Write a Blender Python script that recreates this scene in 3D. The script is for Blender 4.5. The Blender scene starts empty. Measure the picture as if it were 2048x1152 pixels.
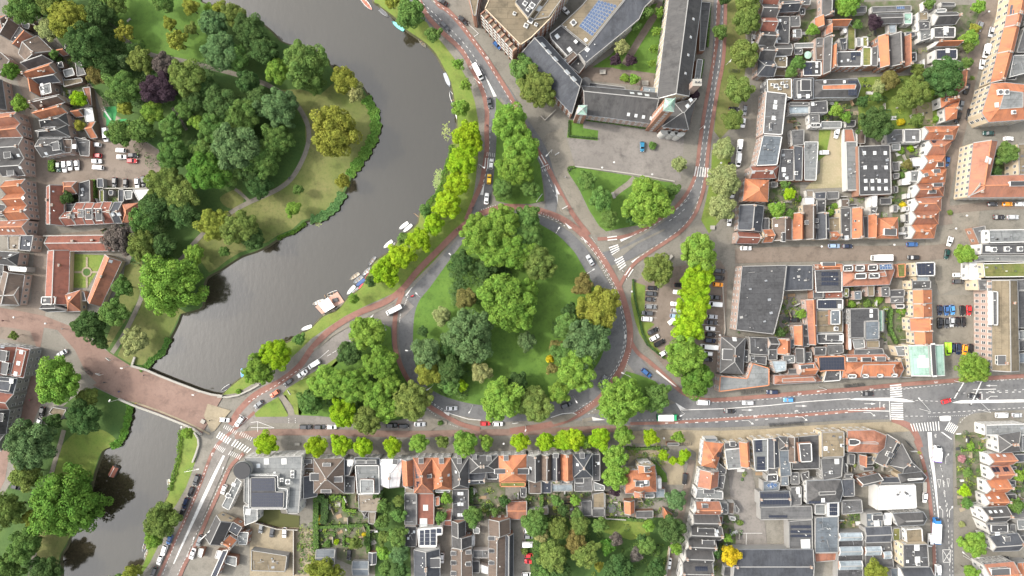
import bpy,bmesh,math,random
from mathutils import Vector,Matrix
from mathutils.geometry import tessellate_polygon
random.seed(7)
R_=math.radians
SC=bpy.context.scene
COL=SC.collection
# ---------------------------------------------------------------- camera, sky, sun, exposure
HCAM=273.07
cam=bpy.data.objects.new('camera',bpy.data.cameras.new('camera'));COL.objects.link(cam)
cam.data.lens=24;cam.data.sensor_width=36;cam.data.clip_end=3000;cam.data.clip_start=1
cam.location=(0,0,HCAM);cam.rotation_euler=(0,0,0);SC.camera=cam
SUN_EL,SUN_AZ=44,168
world=bpy.data.worlds.new('World');SC.world=world;world.use_nodes=True
wn=world.node_tree;wn.nodes.clear()
wo=wn.nodes.new('ShaderNodeOutputWorld');wb=wn.nodes.new('ShaderNodeBackground')
sk=wn.nodes.new('ShaderNodeTexSky');sk.sky_type='NISHITA';sk.sun_disc=False
sk.sun_elevation=R_(SUN_EL);sk.sun_rotation=R_(90-SUN_AZ);sk.air_density=1.6;sk.dust_density=5.0;sk.ozone_density=0.6
hs=wn.nodes.new('ShaderNodeHueSaturation');hs.inputs['Saturation'].default_value=0.30;hs.inputs['Value'].default_value=1.85
wn.links.new(sk.outputs[0],hs.inputs['Color']);wn.links.new(hs.outputs[0],wb.inputs[0])
wb.inputs[1].default_value=0.15;wn.links.new(wb.outputs[0],wo.inputs[0])
sun=bpy.data.objects.new('sun',bpy.data.lights.new('sun','SUN'));COL.objects.link(sun)
sun.data.energy=2.3;sun.data.angle=R_(3.5);sun.data.color=(1.0,0.94,0.84)
sd=Vector((math.cos(R_(SUN_EL))*math.cos(R_(SUN_AZ)),math.cos(R_(SUN_EL))*math.sin(R_(SUN_AZ)),math.sin(R_(SUN_EL))))
sun.rotation_euler=sd.to_track_quat('Z','Y').to_euler();sun.location=sd*400
SC.view_settings.view_transform='Standard';SC.view_settings.look='None'
SC.view_settings.exposure=0.6;SC.view_settings.gamma=1.0;SC.view_settings.use_curve_mapping=False
# ---------------------------------------------------------------- helpers
TILE={a+str(i+1):(512*i,288*j) for j,a in enumerate('ABCD') for i in range(4)}
def P(t,x,y):
 if t=='0':return(x,y)
 o=TILE[t];return(o[0]+x/4.0,o[1]+y/4.0)
def PL(t,s):
 v=[float(q) for q in s.replace(',',' ').split()]
 return[P(t,v[i],v[i+1]) for i in range(0,len(v),2)]
def W(px,py,z=0.0):
 s=0.2*(HCAM-z)/HCAM
 return Vector(((px-1024)*s,(576-py)*s,z))
def W2(p,z=0.0):return W(p[0],p[1],z)
def tag(o,label=None,cat=None,group=None,kind=None):
 if label:o['label']=label
 if cat:o['category']=cat
 if group:o['group']=group
 if kind:o['kind']=kind
 return o
LABELS={}
def thing(name,label,cat,loc=(0,0,0),rz=0.0,group=None):
 o=bpy.data.objects.new(name,None);COL.objects.link(o)
 o.location=loc;o.rotation_euler=(0,0,rz);o.empty_display_size=0.5
 tag(o,label,cat,group)
 LABELS.setdefault(label,[]).append(name)
 return o
def part(name,me,parent,loc=(0,0,0),rot=None,scale=None,color=None,mat=None):
 o=bpy.data.objects.new(name,me);COL.objects.link(o)
 if parent:o.parent=parent
 if mat is not None:o.matrix_local=mat
 else:
  o.location=loc
  if rot is not None:o.rotation_euler=rot
  if scale is not None:o.scale=scale if hasattr(scale,'__len__') else(scale,)*3
 if color:o.color=(*color,1.0)
 return o
def mesh(name,verts,faces,mats,mi=None,smooth=False,uv=None):
 me=bpy.data.meshes.new(name);me.from_pydata([tuple(v) for v in verts],[],faces)
 for m in(mats if isinstance(mats,(list,tuple)) else[mats]):me.materials.append(m)
 if mi:me.polygons.foreach_set('material_index',mi)
 if smooth:me.polygons.foreach_set('use_smooth',[True]*len(faces))
 if uv:
  l=me.uv_layers.new(name='UVMap');k=0
  flat=[]
  for f in uv:
   for c in f:flat+=[c[0],c[1]]
  l.data.foreach_set('uv',flat)
 me.update();return me
class MB:
 def __init__(s):s.v=[];s.f=[];s.m=[]
 def quadbox(s,base,z0,z1,m=0):
  n=len(base);k=len(s.v)
  s.v+=[(p[0],p[1],z0) for p in base]+[(p[0],p[1],z1) for p in base]
  s.f.append(list(range(k+n-1,k-1,-1)));s.f.append(list(range(k+n,k+2*n)))
  for i in range(n):
   j=(i+1)%n;s.f.append([k+i,k+j,k+n+j,k+n+i])
  s.m+=[m]*(n+2)
 def box(s,c,d,m=0,rz=0.0):
  hx,hy=d[0]/2,d[1]/2;ca,sa=math.cos(rz),math.sin(rz)
  b=[(c[0]+x*ca-y*sa,c[1]+x*sa+y*ca) for x,y in((-hx,-hy),(hx,-hy),(hx,hy),(-hx,hy))]
  s.quadbox(b,c[2]-d[2]/2,c[2]+d[2]/2,m)
 def face(s,pts,m=0):
  k=len(s.v);s.v+=[tuple(p) for p in pts];s.f.append(list(range(k,k+len(pts))));s.m.append(m)
 def bar(s,a,b,w,h,m=0):
  a=Vector(a);b=Vector(b);d=(b-a);d2=Vector((d.x,d.y,0))
  if d2.length<1e-4:return
  n=Vector((-d.y,d.x,0)).normalized()*(w/2);k=len(s.v)
  for q in(a,b):
   for sg,dz in((-1,-h),(1,-h),(1,0),(-1,0)):
    s.v.append((q.x+n.x*sg,q.y+n.y*sg,q.z+dz))
  s.f+=[[k,k+1,k+2,k+3][::-1],[k+4,k+5,k+6,k+7]]
  for i in range(4):
   j=(i+1)%4;s.f.append([k+i,k+j,k+4+j,k+4+i][::-1] if False else[k+i,k+4+i,k+4+j,k+j][::-1])
  s.m+=[m]*6
 def tube(s,pts,rad,n=6,m=0,cap=True):
  k0=len(s.v);pts=[Vector(p) for p in pts]
  for i,p in enumerate(pts):
   d=(pts[min(i+1,len(pts)-1)]-pts[max(i-1,0)]).normalized()
   u=d.orthogonal().normalized();w=d.cross(u)
   r=rad[i] if hasattr(rad,'__len__') else rad
   for j in range(n):
    a=2*math.pi*j/n;q=p+(u*math.cos(a)+w*math.sin(a))*r;s.v.append(tuple(q))
  for i in range(len(pts)-1):
   for j in range(n):
    a=k0+i*n+j;b=k0+i*n+(j+1)%n
    s.f.append([a,b,b+n,a+n]);s.m.append(m)
  if cap:
   s.f.append([k0+j for j in range(n)][::-1]);s.f.append([k0+(len(pts)-1)*n+j for j in range(n)]);s.m+=[m,m]
 def build(s,name,mats,smooth=False):return mesh(name,s.v,s.f,mats,s.m,smooth)
def smooth_line(pts,closed=False,sub=6):
 out=[];n=len(pts)
 for i in range(n if closed else n-1):
  p0=pts[(i-1)%n] if closed or i>0 else pts[0];p1=pts[i];p2=pts[(i+1)%n]
  p3=pts[(i+2)%n] if closed or i+2<n else pts[-1]
  for k in range(sub):
   t=k/sub
   out.append(tuple(0.5*((2*p1[j])+(-p0[j]+p2[j])*t+(2*p0[j]-5*p1[j]+4*p2[j]-p3[j])*t*t+(-p0[j]+3*p1[j]-3*p2[j]+p3[j])*t**3) for j in(0,1)))
 if not closed:out.append(tuple(pts[-1]))
 return out
def inside(p,poly):
 x,y=p[0],p[1];c=False;j=len(poly)-1
 for i in range(len(poly)):
  xi,yi=poly[i][0],poly[i][1];xj,yj=poly[j][0],poly[j][1]
  if(yi>y)!=(yj>y) and x<(xj-xi)*(y-yi)/(yj-yi)+xi:c=not c
  j=i
 return c
def area2(poly):return sum(poly[i-1][0]*poly[i][1]-poly[i][0]*poly[i-1][1] for i in range(len(poly)))
def ccw(poly):return list(poly) if area2(poly)>0 else list(poly)[::-1]
# ---------------------------------------------------------------- materials
MATS={}
def newmat(name):
 m=bpy.data.materials.new(name);m.use_nodes=True;nt=m.node_tree;b=nt.nodes['Principled BSDF']
 return m,nt,b
def nd(nt,typ,**kw):
 n=nt.nodes.new(typ)
 for k,v in kw.items():
  if k.startswith('i_'):n.inputs[k[2:].replace('_',' ')].default_value=v
  else:setattr(n,k,v)
 return n
def surf(name,c1,c2,c3=None,scale=0.25,fine=4.0,rough=0.85,bump=0.25,coord='world',mixhi=0.6,stretch=None,spec=0.25,stain=0.0,seam=0.0):
 """two- or three-tone weathered surface: broad patches, fine grain, light relief"""
 m,nt,b=newmat(name);L=nt.links.new
 if coord=='world':src=nd(nt,'ShaderNodeNewGeometry').outputs['Position']
 elif coord=='uv':src=nd(nt,'ShaderNodeTexCoord').outputs['UV']
 else:src=nd(nt,'ShaderNodeTexCoord').outputs['Object']
 oi=nd(nt,'ShaderNodeObjectInfo')
 add=nd(nt,'ShaderNodeVectorMath',operation='ADD');mul=nd(nt,'ShaderNodeMath',operation='MULTIPLY');mul.inputs[1].default_value=91.7 if coord!='world' else 0.0
 L(oi.outputs['Random'],mul.inputs[0]);L(src,add.inputs[0]);L(mul.outputs[0],add.inputs[1]);src=add.outputs[0]
 if stretch:
  mp=nd(nt,'ShaderNodeMapping');mp.inputs['Scale'].default_value=stretch;L(src,mp.inputs[0]);src=mp.outputs[0]
 n1=nd(nt,'ShaderNodeTexNoise',i_Scale=scale,i_Detail=5.0,i_Roughness=0.6);L(src,n1.inputs['Vector'])
 n2=nd(nt,'ShaderNodeTexNoise',i_Scale=fine,i_Detail=3.0,i_Roughness=0.7);L(src,n2.inputs['Vector'])
 r1=nd(nt,'ShaderNodeMapRange');r1.inputs[1].default_value=0.35;r1.inputs[2].default_value=0.65;L(n1.outputs[0],r1.inputs[0])
 mx=nd(nt,'ShaderNodeMix',data_type='RGBA');mx.inputs[6].default_value=(*c1,1);mx.inputs[7].default_value=(*c2,1);L(r1.outputs[0],mx.inputs[0])
 mx2=nd(nt,'ShaderNodeMix',data_type='RGBA');mx2.inputs[7].default_value=(*(c3 or c1),1)
 r2=nd(nt,'ShaderNodeMapRange');r2.inputs[1].default_value=0.48;r2.inputs[2].default_value=0.72;r2.inputs[4].default_value=mixhi;L(n2.outputs[0],r2.inputs[0])
 L(mx.outputs[2],mx2.inputs[6]);L(r2.outputs[0],mx2.inputs[0])
 mx2o=mx2.outputs[2]
 if stain:
  n3=nd(nt,'ShaderNodeTexNoise',i_Scale=0.21,i_Detail=7.0,i_Roughness=0.72);L(add.outputs[0],n3.inputs['Vector']);r3=nd(nt,'ShaderNodeMapRange');r3.inputs[1].default_value=.5;r3.inputs[2].default_value=.68;r3.inputs[3].default_value=1.08;r3.inputs[4].default_value=1-stain;L(n3.outputs[0],r3.inputs[0]);val=r3.outputs[0]
  if seam:
   bt=nd(nt,'ShaderNodeTexBrick');bt.inputs['Scale'].default_value=1.0;bt.inputs['Brick Width'].default_value=6.5;bt.inputs['Row Height'].default_value=seam;bt.inputs['Mortar Size'].default_value=.07;bt.inputs['Color1'].default_value=(1,1,1,1);bt.inputs['Color2'].default_value=(.86,.86,.86,1);bt.inputs['Mortar'].default_value=(.62,.62,.62,1);L(add.outputs[0],bt.inputs['Vector']);mm=nd(nt,'ShaderNodeMath',operation='MULTIPLY');L(val,mm.inputs[0]);L(bt.outputs[0],mm.inputs[1]);val=mm.outputs[0]
  vm=nd(nt,'ShaderNodeVectorMath',operation='SCALE');L(mx2o,vm.inputs[0]);L(val,vm.inputs['Scale']);mx2o=vm.outputs[0]
 hv=nd(nt,'ShaderNodeHueSaturation');rv=nd(nt,'ShaderNodeMapRange');rv.inputs[3].default_value=0.88 if coord!='world' else 1.0;rv.inputs[4].default_value=1.14 if coord!='world' else 1.0
 L(oi.outputs['Random'],rv.inputs[0]);L(rv.outputs[0],hv.inputs['Value']);L(mx2o,hv.inputs['Color']);L(hv.outputs[0],b.inputs['Base Color'])
 b.inputs['Roughness'].default_value=rough;b.inputs['Specular IOR Level'].default_value=spec
 if bump:
  bp=nd(nt,'ShaderNodeBump');bp.inputs['Strength'].default_value=bump;bp.inputs['Distance'].default_value=0.1;L(n2.outputs[0],bp.inputs['Height']);L(bp.outputs[0],b.inputs['Normal'])
 MATS[name]=m;return m
def plain(name,c,rough=0.6,metal=0.0,spec=0.4,objcol=False,var=0.12):
 m,nt,b=newmat(name);L=nt.links.new
 oi=nd(nt,'ShaderNodeObjectInfo');hv=nd(nt,'ShaderNodeHueSaturation')
 nz=nd(nt,'ShaderNodeTexNoise',i_Scale=1.7,i_Detail=3.0);g=nd(nt,'ShaderNodeNewGeometry');L(g.outputs['Position'],nz.inputs['Vector'])
 mr=nd(nt,'ShaderNodeMapRange');mr.inputs[3].default_value=1-var;mr.inputs[4].default_value=1+var;L(nz.outputs[0],mr.inputs[0]);L(mr.outputs[0],hv.inputs['Value'])
 if objcol:L(oi.outputs['Color'],hv.inputs['Color'])
 else:hv.inputs['Color'].default_value=(*c,1)
 L(hv.outputs[0],b.inputs['Base Color'])
 b.inputs['Roughness'].default_value=rough;b.inputs['Metallic'].default_value=metal;b.inputs['Specular IOR Level'].default_value=spec
 MATS[name]=m;return m
surf('paving',(.125,.116,.098),(.158,.147,.126),(.095,.088,.075),0.06,1.6,stain=.26)
surf('paving_grey',(.133,.121,.099),(.169,.152,.125),(.108,.097,.080),0.08,1.3,stain=.26)
surf('paving_pale',(.216,.180,.123),(.180,.153,.108),(.252,.211,.150),0.12,1.8,stain=.26)
surf('brick_street',(.128,.103,.083),(.152,.124,.102),(.10,.082,.068),0.10,1.5,stain=.26)
surf('brick_red',(.142,.092,.074),(.172,.116,.094),(.118,.08,.066),0.07,1.2,stain=.26)
surf('asphalt',(.088,.088,.090),(.128,.126,.124),(.070,.070,.073),0.05,0.9,mixhi=0.5,stretch=(1,1,1),stain=.26)
surf('asphalt_worn',(.128,.117,.107),(.160,.146,.133),(.096,.089,.081),0.07,1.0,mixhi=0.5,stain=.26)
surf('cycle_red',(.156,.077,.061),(.193,.104,.083),(.123,.065,.054),0.09,1.1,mixhi=0.5,stain=.26)
surf('concrete_kerb',(.198,.186,.168),(.156,.150,.138),(.228,.216,.198),0.4,3.0)
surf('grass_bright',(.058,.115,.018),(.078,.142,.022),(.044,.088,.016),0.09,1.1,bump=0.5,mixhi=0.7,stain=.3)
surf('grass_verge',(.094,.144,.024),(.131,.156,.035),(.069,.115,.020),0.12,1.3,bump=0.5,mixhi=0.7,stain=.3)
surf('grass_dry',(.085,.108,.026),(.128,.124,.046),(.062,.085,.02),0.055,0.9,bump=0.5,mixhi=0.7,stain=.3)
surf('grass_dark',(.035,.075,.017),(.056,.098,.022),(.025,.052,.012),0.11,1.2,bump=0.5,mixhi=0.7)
surf('soil',(.075,.058,.035),(.11,.085,.052),(.05,.042,.026),0.2,1.6,bump=0.5)
surf('garden',(.045,.075,.02),(.13,.112,.09),(.09,.075,.055),0.28,1.3,bump=0.5)
surf('sand',(.245,.204,.132),(.187,.170,.096),(.288,.245,.168),0.12,1.3)
surf('rubber_green',(.035,.19,.06),(.05,.22,.075),(.03,.15,.05),0.5,3.0)
surf('bank_earth',(.045,.05,.022),(.07,.06,.035),(.03,.04,.015),0.5,2.0,bump=0.6)
plain('road_paint',(.46,.45,.43),0.7,var=0.4)
plain('stone',(.252,.238,.210),0.8)
# roofs (uv in metres: u along the eaves, v up the slope)
def roofmat(n,a,b_,c,fine=0.9,rough=0.8,st=(2.2,0.5,1.0),sc=0.35,spec=0.25):surf(n,a,b_,c,sc,fine,rough,0.35,'uv',0.55,st,spec,.38,2.1 if st==(1,1,1) else 0)
roofmat('or',(.315,.120,.056),(.24,.098,.056),(.165,.078,.054))
roofmat('ob',(.245,.105,.064),(.185,.088,.062),(.13,.07,.052))
roofmat('rb',(.185,.071,.049),(.140,.059,.044),(.100,.049,.040))
roofmat('br',(.088,.064,.050),(.066,.052,.043),(.11,.085,.068))
roofmat('gs',(0.047,0.046,0.046),(0.062,0.060,0.059),(0.034,0.034,0.036))
roofmat('ds',(0.037,0.040,0.047),(0.051,0.054,0.061),(0.028,0.030,0.035))
FL=dict(st=(1,1,1),sc=0.22,fine=1.1)
roofmat('bf',(.040,.040,.042),(.065,.065,.067),(.027,.027,.029),**FL)
roofmat('gf',(0.071,0.071,0.072),(0.092,0.091,0.090),(0.053,0.053,0.054),**FL)
roofmat('lf',(0.122,0.128,0.128),(0.149,0.153,0.151),(0.088,0.090,0.090),**FL)
roofmat('wf',(.589,.589,.580),(.532,.532,.522),(.627,.627,.617),**FL)
roofmat('tf',(.147,.118,.079),(.120,.099,.067),(.168,.138,.096),**FL)
roofmat('sd',(.085,.106,.025),(.136,.123,.047),(.060,.085,.017),**FL)
roofmat('cg',(.20,.31,.255),(.245,.345,.29),(.155,.26,.215),**FL)
roofmat('bl',(.082,.095,.108),(.105,.118,.13),(.07,.08,.092),(.765),0.5,(1,1,1),0.3)
roofmat('gl',(.17,.20,.22),(.22,.25,.265),(.12,.145,.165),1.4,0.2,(1,1,1),0.5,0.5)
roofmat('wd',(.136,.114,.090),(.167,.141,.110),(.105,.087,.070),1.2,0.8,(0.3,3,1),0.6)
def wallmat(n,a,b_,c):surf(n,a,b_,c,0.3,3.0,0.9,0.3,'obj',0.5,(1,1,2.5))
wallmat('w_brick',(.223,.119,.081),(.257,.142,.100),(.180,.095,.071))
wallmat('w_brown',(.15,.105,.08),(.18,.125,.095),(.12,.088,.068))
wallmat('w_pink',(.320,.239,.204),(.288,.220,.189),(.352,.266,.229))
wallmat('w_cream',(.400,.331,.238),(.368,.308,.223),(.432,.362,.266))
wallmat('w_white',(.43,.42,.40),(.39,.38,.36),(.47,.46,.44))
wallmat('w_grey',(.203,.199,.191),(.232,.225,.214),(.173,.169,.165))
wallmat('w_dark',(.09,.09,.095),(.11,.11,.11),(.07,.07,.075))
plain('trim_white',(.40,.395,.38),0.6);plain('trim_grey',(.215,.21,.20),0.6);plain('trim_dark',(.07,.07,.072),0.6)
plain('ridge_or',(.36,.15,.075),0.8);plain('zinc',(.2,.21,.22),0.5,0.2)
plain('glass',(.03,.038,.045),0.08,0.0,0.8,var=0.3);plain('skylight_pane',(.40,.43,.45),0.15,0.0,0.8)
plain('solar_cell',(.011,.014,.026),0.28,0.0,0.7,var=0.25);plain('solar_blue',(.05,.085,.16),0.2,0.0,0.7,var=0.2)
plain('brick_chimney',(.21,.12,.085),0.9)
plain('car_paint',(1,1,1),0.25,0.0,0.6,True,0.03);plain('car_glass',(.012,.014,.017),0.05,0.0,0.8);plain('tyre',(.02,.02,.02),0.85)
plain('rim',(.35,.35,.36),0.3,0.8);plain('lamp_lens',(.75,.75,.72),0.1);plain('tail_lens',(.3,.01,.01),0.2);plain('tint',(1,1,1),0.6,0.0,0.4,True,0.08)
plain('metal_pale',(.50,.50,.48),0.45,0.2);plain('metal_dark',(.05,.05,.052),0.5,0.3);plain('wood',(.22,.15,.09),0.8);plain('deck_pink',(.38,.23,.18),0.8)
plain('canvas_white',(.68,.67,.63),0.8);plain('bark',(.075,.058,.042),0.9);plain('skin',(.45,.28,.2),0.6)
def foliage(name,trans=0.22):
 m,nt,b=newmat(name);L=nt.links.new;nt.nodes.remove(b);out=nt.nodes['Material Output']
 oi=nd(nt,'ShaderNodeObjectInfo');g=nd(nt,'ShaderNodeNewGeometry');tc=nd(nt,'ShaderNodeTexCoord')
 nz=nd(nt,'ShaderNodeTexNoise',i_Scale=0.33,i_Detail=2.0);L(g.outputs['Position'],nz.inputs['Vector'])
 mr=nd(nt,'ShaderNodeMapRange');mr.inputs[1].default_value=.3;mr.inputs[2].default_value=.7;mr.inputs[3].default_value=0.516;mr.inputs[4].default_value=0.493;L(nz.outputs[0],mr.inputs[0])
 mv=nd(nt,'ShaderNodeMapRange');mv.inputs[3].default_value=0.72;mv.inputs[4].default_value=1.34;L(g.outputs['Random Per Island'],mv.inputs[0])
 hv=nd(nt,'ShaderNodeHueSaturation');L(mr.outputs[0],hv.inputs['Hue']);L(mv.outputs[0],hv.inputs['Value']);L(oi.outputs['Color'],hv.inputs['Color'])
 d=nd(nt,'ShaderNodeBsdfDiffuse');t=nd(nt,'ShaderNodeBsdfTranslucent');mx=nd(nt,'ShaderNodeMixShader');mx.inputs[0].default_value=trans
 L(hv.outputs[0],d.inputs[0]);L(hv.outputs[0],t.inputs[0]);L(d.outputs[0],mx.inputs[1]);L(t.outputs[0],mx.inputs[2]);L(mx.outputs[0],out.inputs[0])
 MATS[name]=m;return m
foliage('foliage')
# water: murky, softly rippled, mirrors sky and trees
m,nt,b=newmat('water');L=nt.links.new
g=nd(nt,'ShaderNodeNewGeometry');mp=nd(nt,'ShaderNodeMapping');mp.inputs['Scale'].default_value=(1.0,0.45,1);mp.inputs['Rotation'].default_value=(0,0,R_(25));L(g.outputs['Position'],mp.inputs[0])
nz=nd(nt,'ShaderNodeTexNoise',i_Scale=0.75,i_Detail=4.0);L(mp.outputs[0],nz.inputs['Vector']);bp=nd(nt,'ShaderNodeBump');bp.inputs['Strength'].default_value=0.2;bp.inputs['Distance'].default_value=0.15
L(nz.outputs[0],bp.inputs['Height']);L(bp.outputs[0],b.inputs['Normal'])
nb=nd(nt,'ShaderNodeTexNoise',i_Scale=0.02,i_Detail=3.0);L(g.outputs['Position'],nb.inputs['Vector']);mxw=nd(nt,'ShaderNodeMix',data_type='RGBA');mxw.inputs[6].default_value=(.020,.016,.008,1);mxw.inputs[7].default_value=(.030,.027,.019,1);L(nb.outputs[0],mxw.inputs[0]);L(mxw.outputs[2],b.inputs['Base Color'])
rw=nd(nt,'ShaderNodeMapRange');rw.inputs[1].default_value=.4;rw.inputs[2].default_value=.62;rw.inputs[3].default_value=.03;rw.inputs[4].default_value=.13;L(nb.outputs[0],rw.inputs[0]);L(rw.outputs[0],b.inputs['Roughness']);b.inputs['IOR'].default_value=1.78;MATS['water']=m
# ================================================================ THE GROUND
def tess(poly,holes=()):
 loops=[[Vector((p[0],p[1],0)) for p in poly]]+[[Vector((p[0],p[1],0)) for p in h] for h in holes]
 return[v for l in loops for v in l],[list(t) for t in tessellate_polygon(loops)]
def up(verts,tris):
 out=[]
 for t in tris:
  a,b_,c=(verts[i] for i in t)
  out.append(t if(b_.x-a.x)*(c.y-a.y)-(b_.y-a.y)*(c.x-a.x)>0 else t[::-1])
 return out
def structure(name,me,label=None):
 o=bpy.data.objects.new(name,me);COL.objects.link(o);o['kind']='structure'
 if label:o['label']=label
 return o
def sheet(name,pts,z,mat,label=None,skirt=0.3,edge=None):
 poly=ccw([tuple(W2(p,0))[:2] for p in pts]);v,t=tess(poly);n=len(v)
 V=[(p.x,p.y,z) for p in v];F=up(v,t);mi=[0]*len(F)
 if skirt:
  V+=[(p.x,p.y,z-skirt) for p in v]
  for i in range(n):
   j=(i+1)%n;F.append([i,n+i,n+j,j]);mi.append(1 if edge else 0)
 return structure(name,mesh(name,V,F,[MATS[mat]]+([MATS[edge]] if edge else[]),mi),label)
def strip_pts(line,width,z):
 """left and right edge of a ribbon along a world polyline"""
 l,r=[],[]
 for i,p in enumerate(line):
  a=line[max(i-1,0)];b_=line[min(i+1,len(line)-1)]
  d=Vector((b_[0]-a[0],b_[1]-a[1])).normalized();w=(width[i] if hasattr(width,'__len__') else width)/2
  l.append((p[0]-d.y*w,p[1]+d.x*w,z));r.append((p[0]+d.y*w,p[1]-d.x*w,z))
 return l,r
def ribbon(name,pts,wpx,z,mat,label=None,smooth=True,skirt=0.12):
 pts=smooth_line(pts,False,5) if smooth else pts
 line=[tuple(W2(p))[:2] for p in pts];l,r=strip_pts(line,wpx*0.2,z);n=len(l)
 V=l+r;F=[[i,n+i,n+i+1,i+1] for i in range(n-1)]
 if skirt:
  k=len(V);V=V+[(p[0],p[1],z-skirt) for p in l]+[(p[0],p[1],z-skirt) for p in r]
  F+=[[i,i+1,k+i+1,k+i] for i in range(n-1)]+[[n+i,k+n+i,k+n+i+1,n+i+1] for i in range(n-1)]
 return structure(name,mesh(name,V,F,MATS[mat]),label)
W_SHORE=PL('0',"""395,-220 396,-20 412,8 430,24 452,34 482,42 512,44 524,49 545,66 562,84 592,94 622,100 645,116 662,134 672,143 690,148 708,158 722,172 735,192 748,214 757,240 756,268
 742,292 733,312 714,338 704,354 696,372 688,388 680,402 667,421 652,432 637,440 619,440 607,445 588,463 572,470 557,476 537,490 512,502 485,511 463,524 450,533 437,541 420,550 410,560 405,585 405,612 390,620 375,624 362,628 355,646 344,668 335,686 325,706 306,719 296,737
 286,760 272,785 261,810 257,841 250,864 240,884 222,893 207,899 200,914 192,936 186,956 180,980 172,1010 160,1035 150,1056 141,1069 132,1094 122,1109 120,1130 122,1152 118,1400""")
E_SHORE=PL('0',"""744,-220 744,-20 757,8 774,22 794,38 812,58 832,72 852,86 872,107 887,134 902,164 910,206 915,236 914,262 905,290 900,316 890,345 884,372 868,396 853,410 840,428 837,446 820,462 800,478 784,500
 768,512 748,526 738,548 728,567 718,580 697,596 687,608 672,623 647,633 622,658 602,668 580,683 560,692 530,712 500,737 490,751 462,773 446,790 434,806 418,828 400,845 388,850 363,853 361,879 357,914 350,946 342,976 335,996 318,1025 300,1050 292,1089 297,1104 287,1129 275,1142 262,1165 180,1400""")
RIVER=smooth_line(W_SHORE,False,3)+smooth_line(E_SHORE,False,3)[::-1]
riv=ccw([tuple(W2(p))[:2] for p in RIVER])
outer=[(-1200,-1200),(1200,-1200),(1200,1200),(-1200,1200)]
v,t=tess(outer,[riv[::-1]])
structure('ground',mesh('ground',[(p.x,p.y,0) for p in v],up(v,t),MATS['paving']),'brown brick paving and yards between the houses')
n=len(riv);V=[(p[0],p[1],0.0) for p in riv]
for i,p in enumerate(riv):
 a=riv[i-1];c=riv[(i+1)%n];d=Vector((c[0]-a[0],c[1]-a[1])).normalized()
 V.append((p[0]-d.y*0.9,p[1]+d.x*0.9,-1.0))
V+=[(x,y,-3.0) for x,y,z in V[n:]]
F=[[i,(i+1)%n,n+(i+1)%n,n+i] for i in range(n)]+[[n+i,n+(i+1)%n,2*n+(i+1)%n,2*n+i] for i in range(n)]
structure('river_bank',mesh('river_bank',V,F,MATS['bank_earth']))
v,t=tess([(-260,-260),(120,-260),(120,300),(-260,300)])
structure('river_water',mesh('river_water',[(p.x,p.y,-0.8) for p in v],up(v,t),MATS['water']),'calm dark grey river water')
# ---- zones in painter's order, each sheet 4 mm above the last
ZK=[0]
def zone(name,mat,pts,smooth=False,label=None,raise_=0.0,edge=None):
 ZK[0]+=1
 return sheet(name,smooth_line(pts,True,4) if smooth else pts,0.0025*ZK[0]+raise_,mat,label,0.25+raise_,edge)
park_west=PL('0',"296,737 265,735 232,718 205,692 165,662 150,640 165,625 205,630 222,605 245,560 262,520 268,480 270,440 280,398 312,372 322,330 318,300 262,262 236,240 208,205 190,180 168,150 128,95 85,40 55,-30 55,-220")
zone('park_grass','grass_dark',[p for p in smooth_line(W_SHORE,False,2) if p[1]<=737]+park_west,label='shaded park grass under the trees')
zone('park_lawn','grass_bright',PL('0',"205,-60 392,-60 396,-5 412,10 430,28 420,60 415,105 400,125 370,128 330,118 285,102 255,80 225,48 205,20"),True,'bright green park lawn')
zone('dry_lawn','grass_dry',PL('0',"560,180 600,178 640,190 680,155 712,166 732,194 746,216 752,240 751,266 738,292 728,312 710,338 700,354 680,396 665,416 637,434 604,440 585,458 556,470 535,484 508,496 480,505 455,520 432,538 418,545 400,520 390,490 420,462 450,435 500,405 545,382 590,345 612,300 610,250 590,205"),False,'dry yellowing grass on the river bend')
zone('dry_lawn','grass_dry',PL('0',"282,600 300,580 340,605 372,625 360,628 352,646 341,668 332,686 322,704 300,718 285,730 262,728 235,712 262,650"),False,'dry grass between the path and the water')
zone('dry_lawn','grass_dry',PL('0',"250,532 282,515 288,540 284,585 262,625 235,665 218,695 208,690 228,640 240,590"),False,'strip of dry grass west of the park path')
zone('dry_lawn','grass_dry',PL('0',"440,395 475,378 488,392 480,415 455,415"),True,'small dry grass patch by the path fork')
south_park=[p for p in smooth_line(W_SHORE,False,2) if p[1]>=806]+PL('0',"-200,1400 -200,1130 0,1060 0,1000 25,960 40,915 75,880 108,830 140,800 160,785 190,775 240,799")
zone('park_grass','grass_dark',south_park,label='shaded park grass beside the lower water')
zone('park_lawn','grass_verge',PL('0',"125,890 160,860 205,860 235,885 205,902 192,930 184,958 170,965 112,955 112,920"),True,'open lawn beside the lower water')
zone('park_lawn','grass_dry',PL('0',"80,1060 140,1062 128,1095 118,1115 118,1150 70,1150 70,1100"),True,'thin lawn at the lower water edge')
ver=[p for p in smooth_line(E_SHORE,False,2) if p[1]<=790]
zone('riverside_verge','grass_verge',ver+PL('0',"475,786 510,765 540,738 575,722 600,700 622,678 655,655 690,632 730,612 775,592 800,580 830,560 870,520 900,485 925,455 940,420 950,370 956,320 958,250 950,205 938,165 915,125 888,90 862,60 846,30 835,-10 832,-220"),label='mown grass verge along the river bank')
zone('riverside_verge','grass_verge',PL('0',"392,862 398,890 393,915 385,940 372,975 352,1010 330,1040 320,1085 300,1125 275,1160 262,1165 275,1142 287,1129 297,1104 292,1089 300,1050 318,1025 335,996 342,976 350,946 357,914 361,879 364,856"),label='mown grass verge along the lower water')
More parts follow.
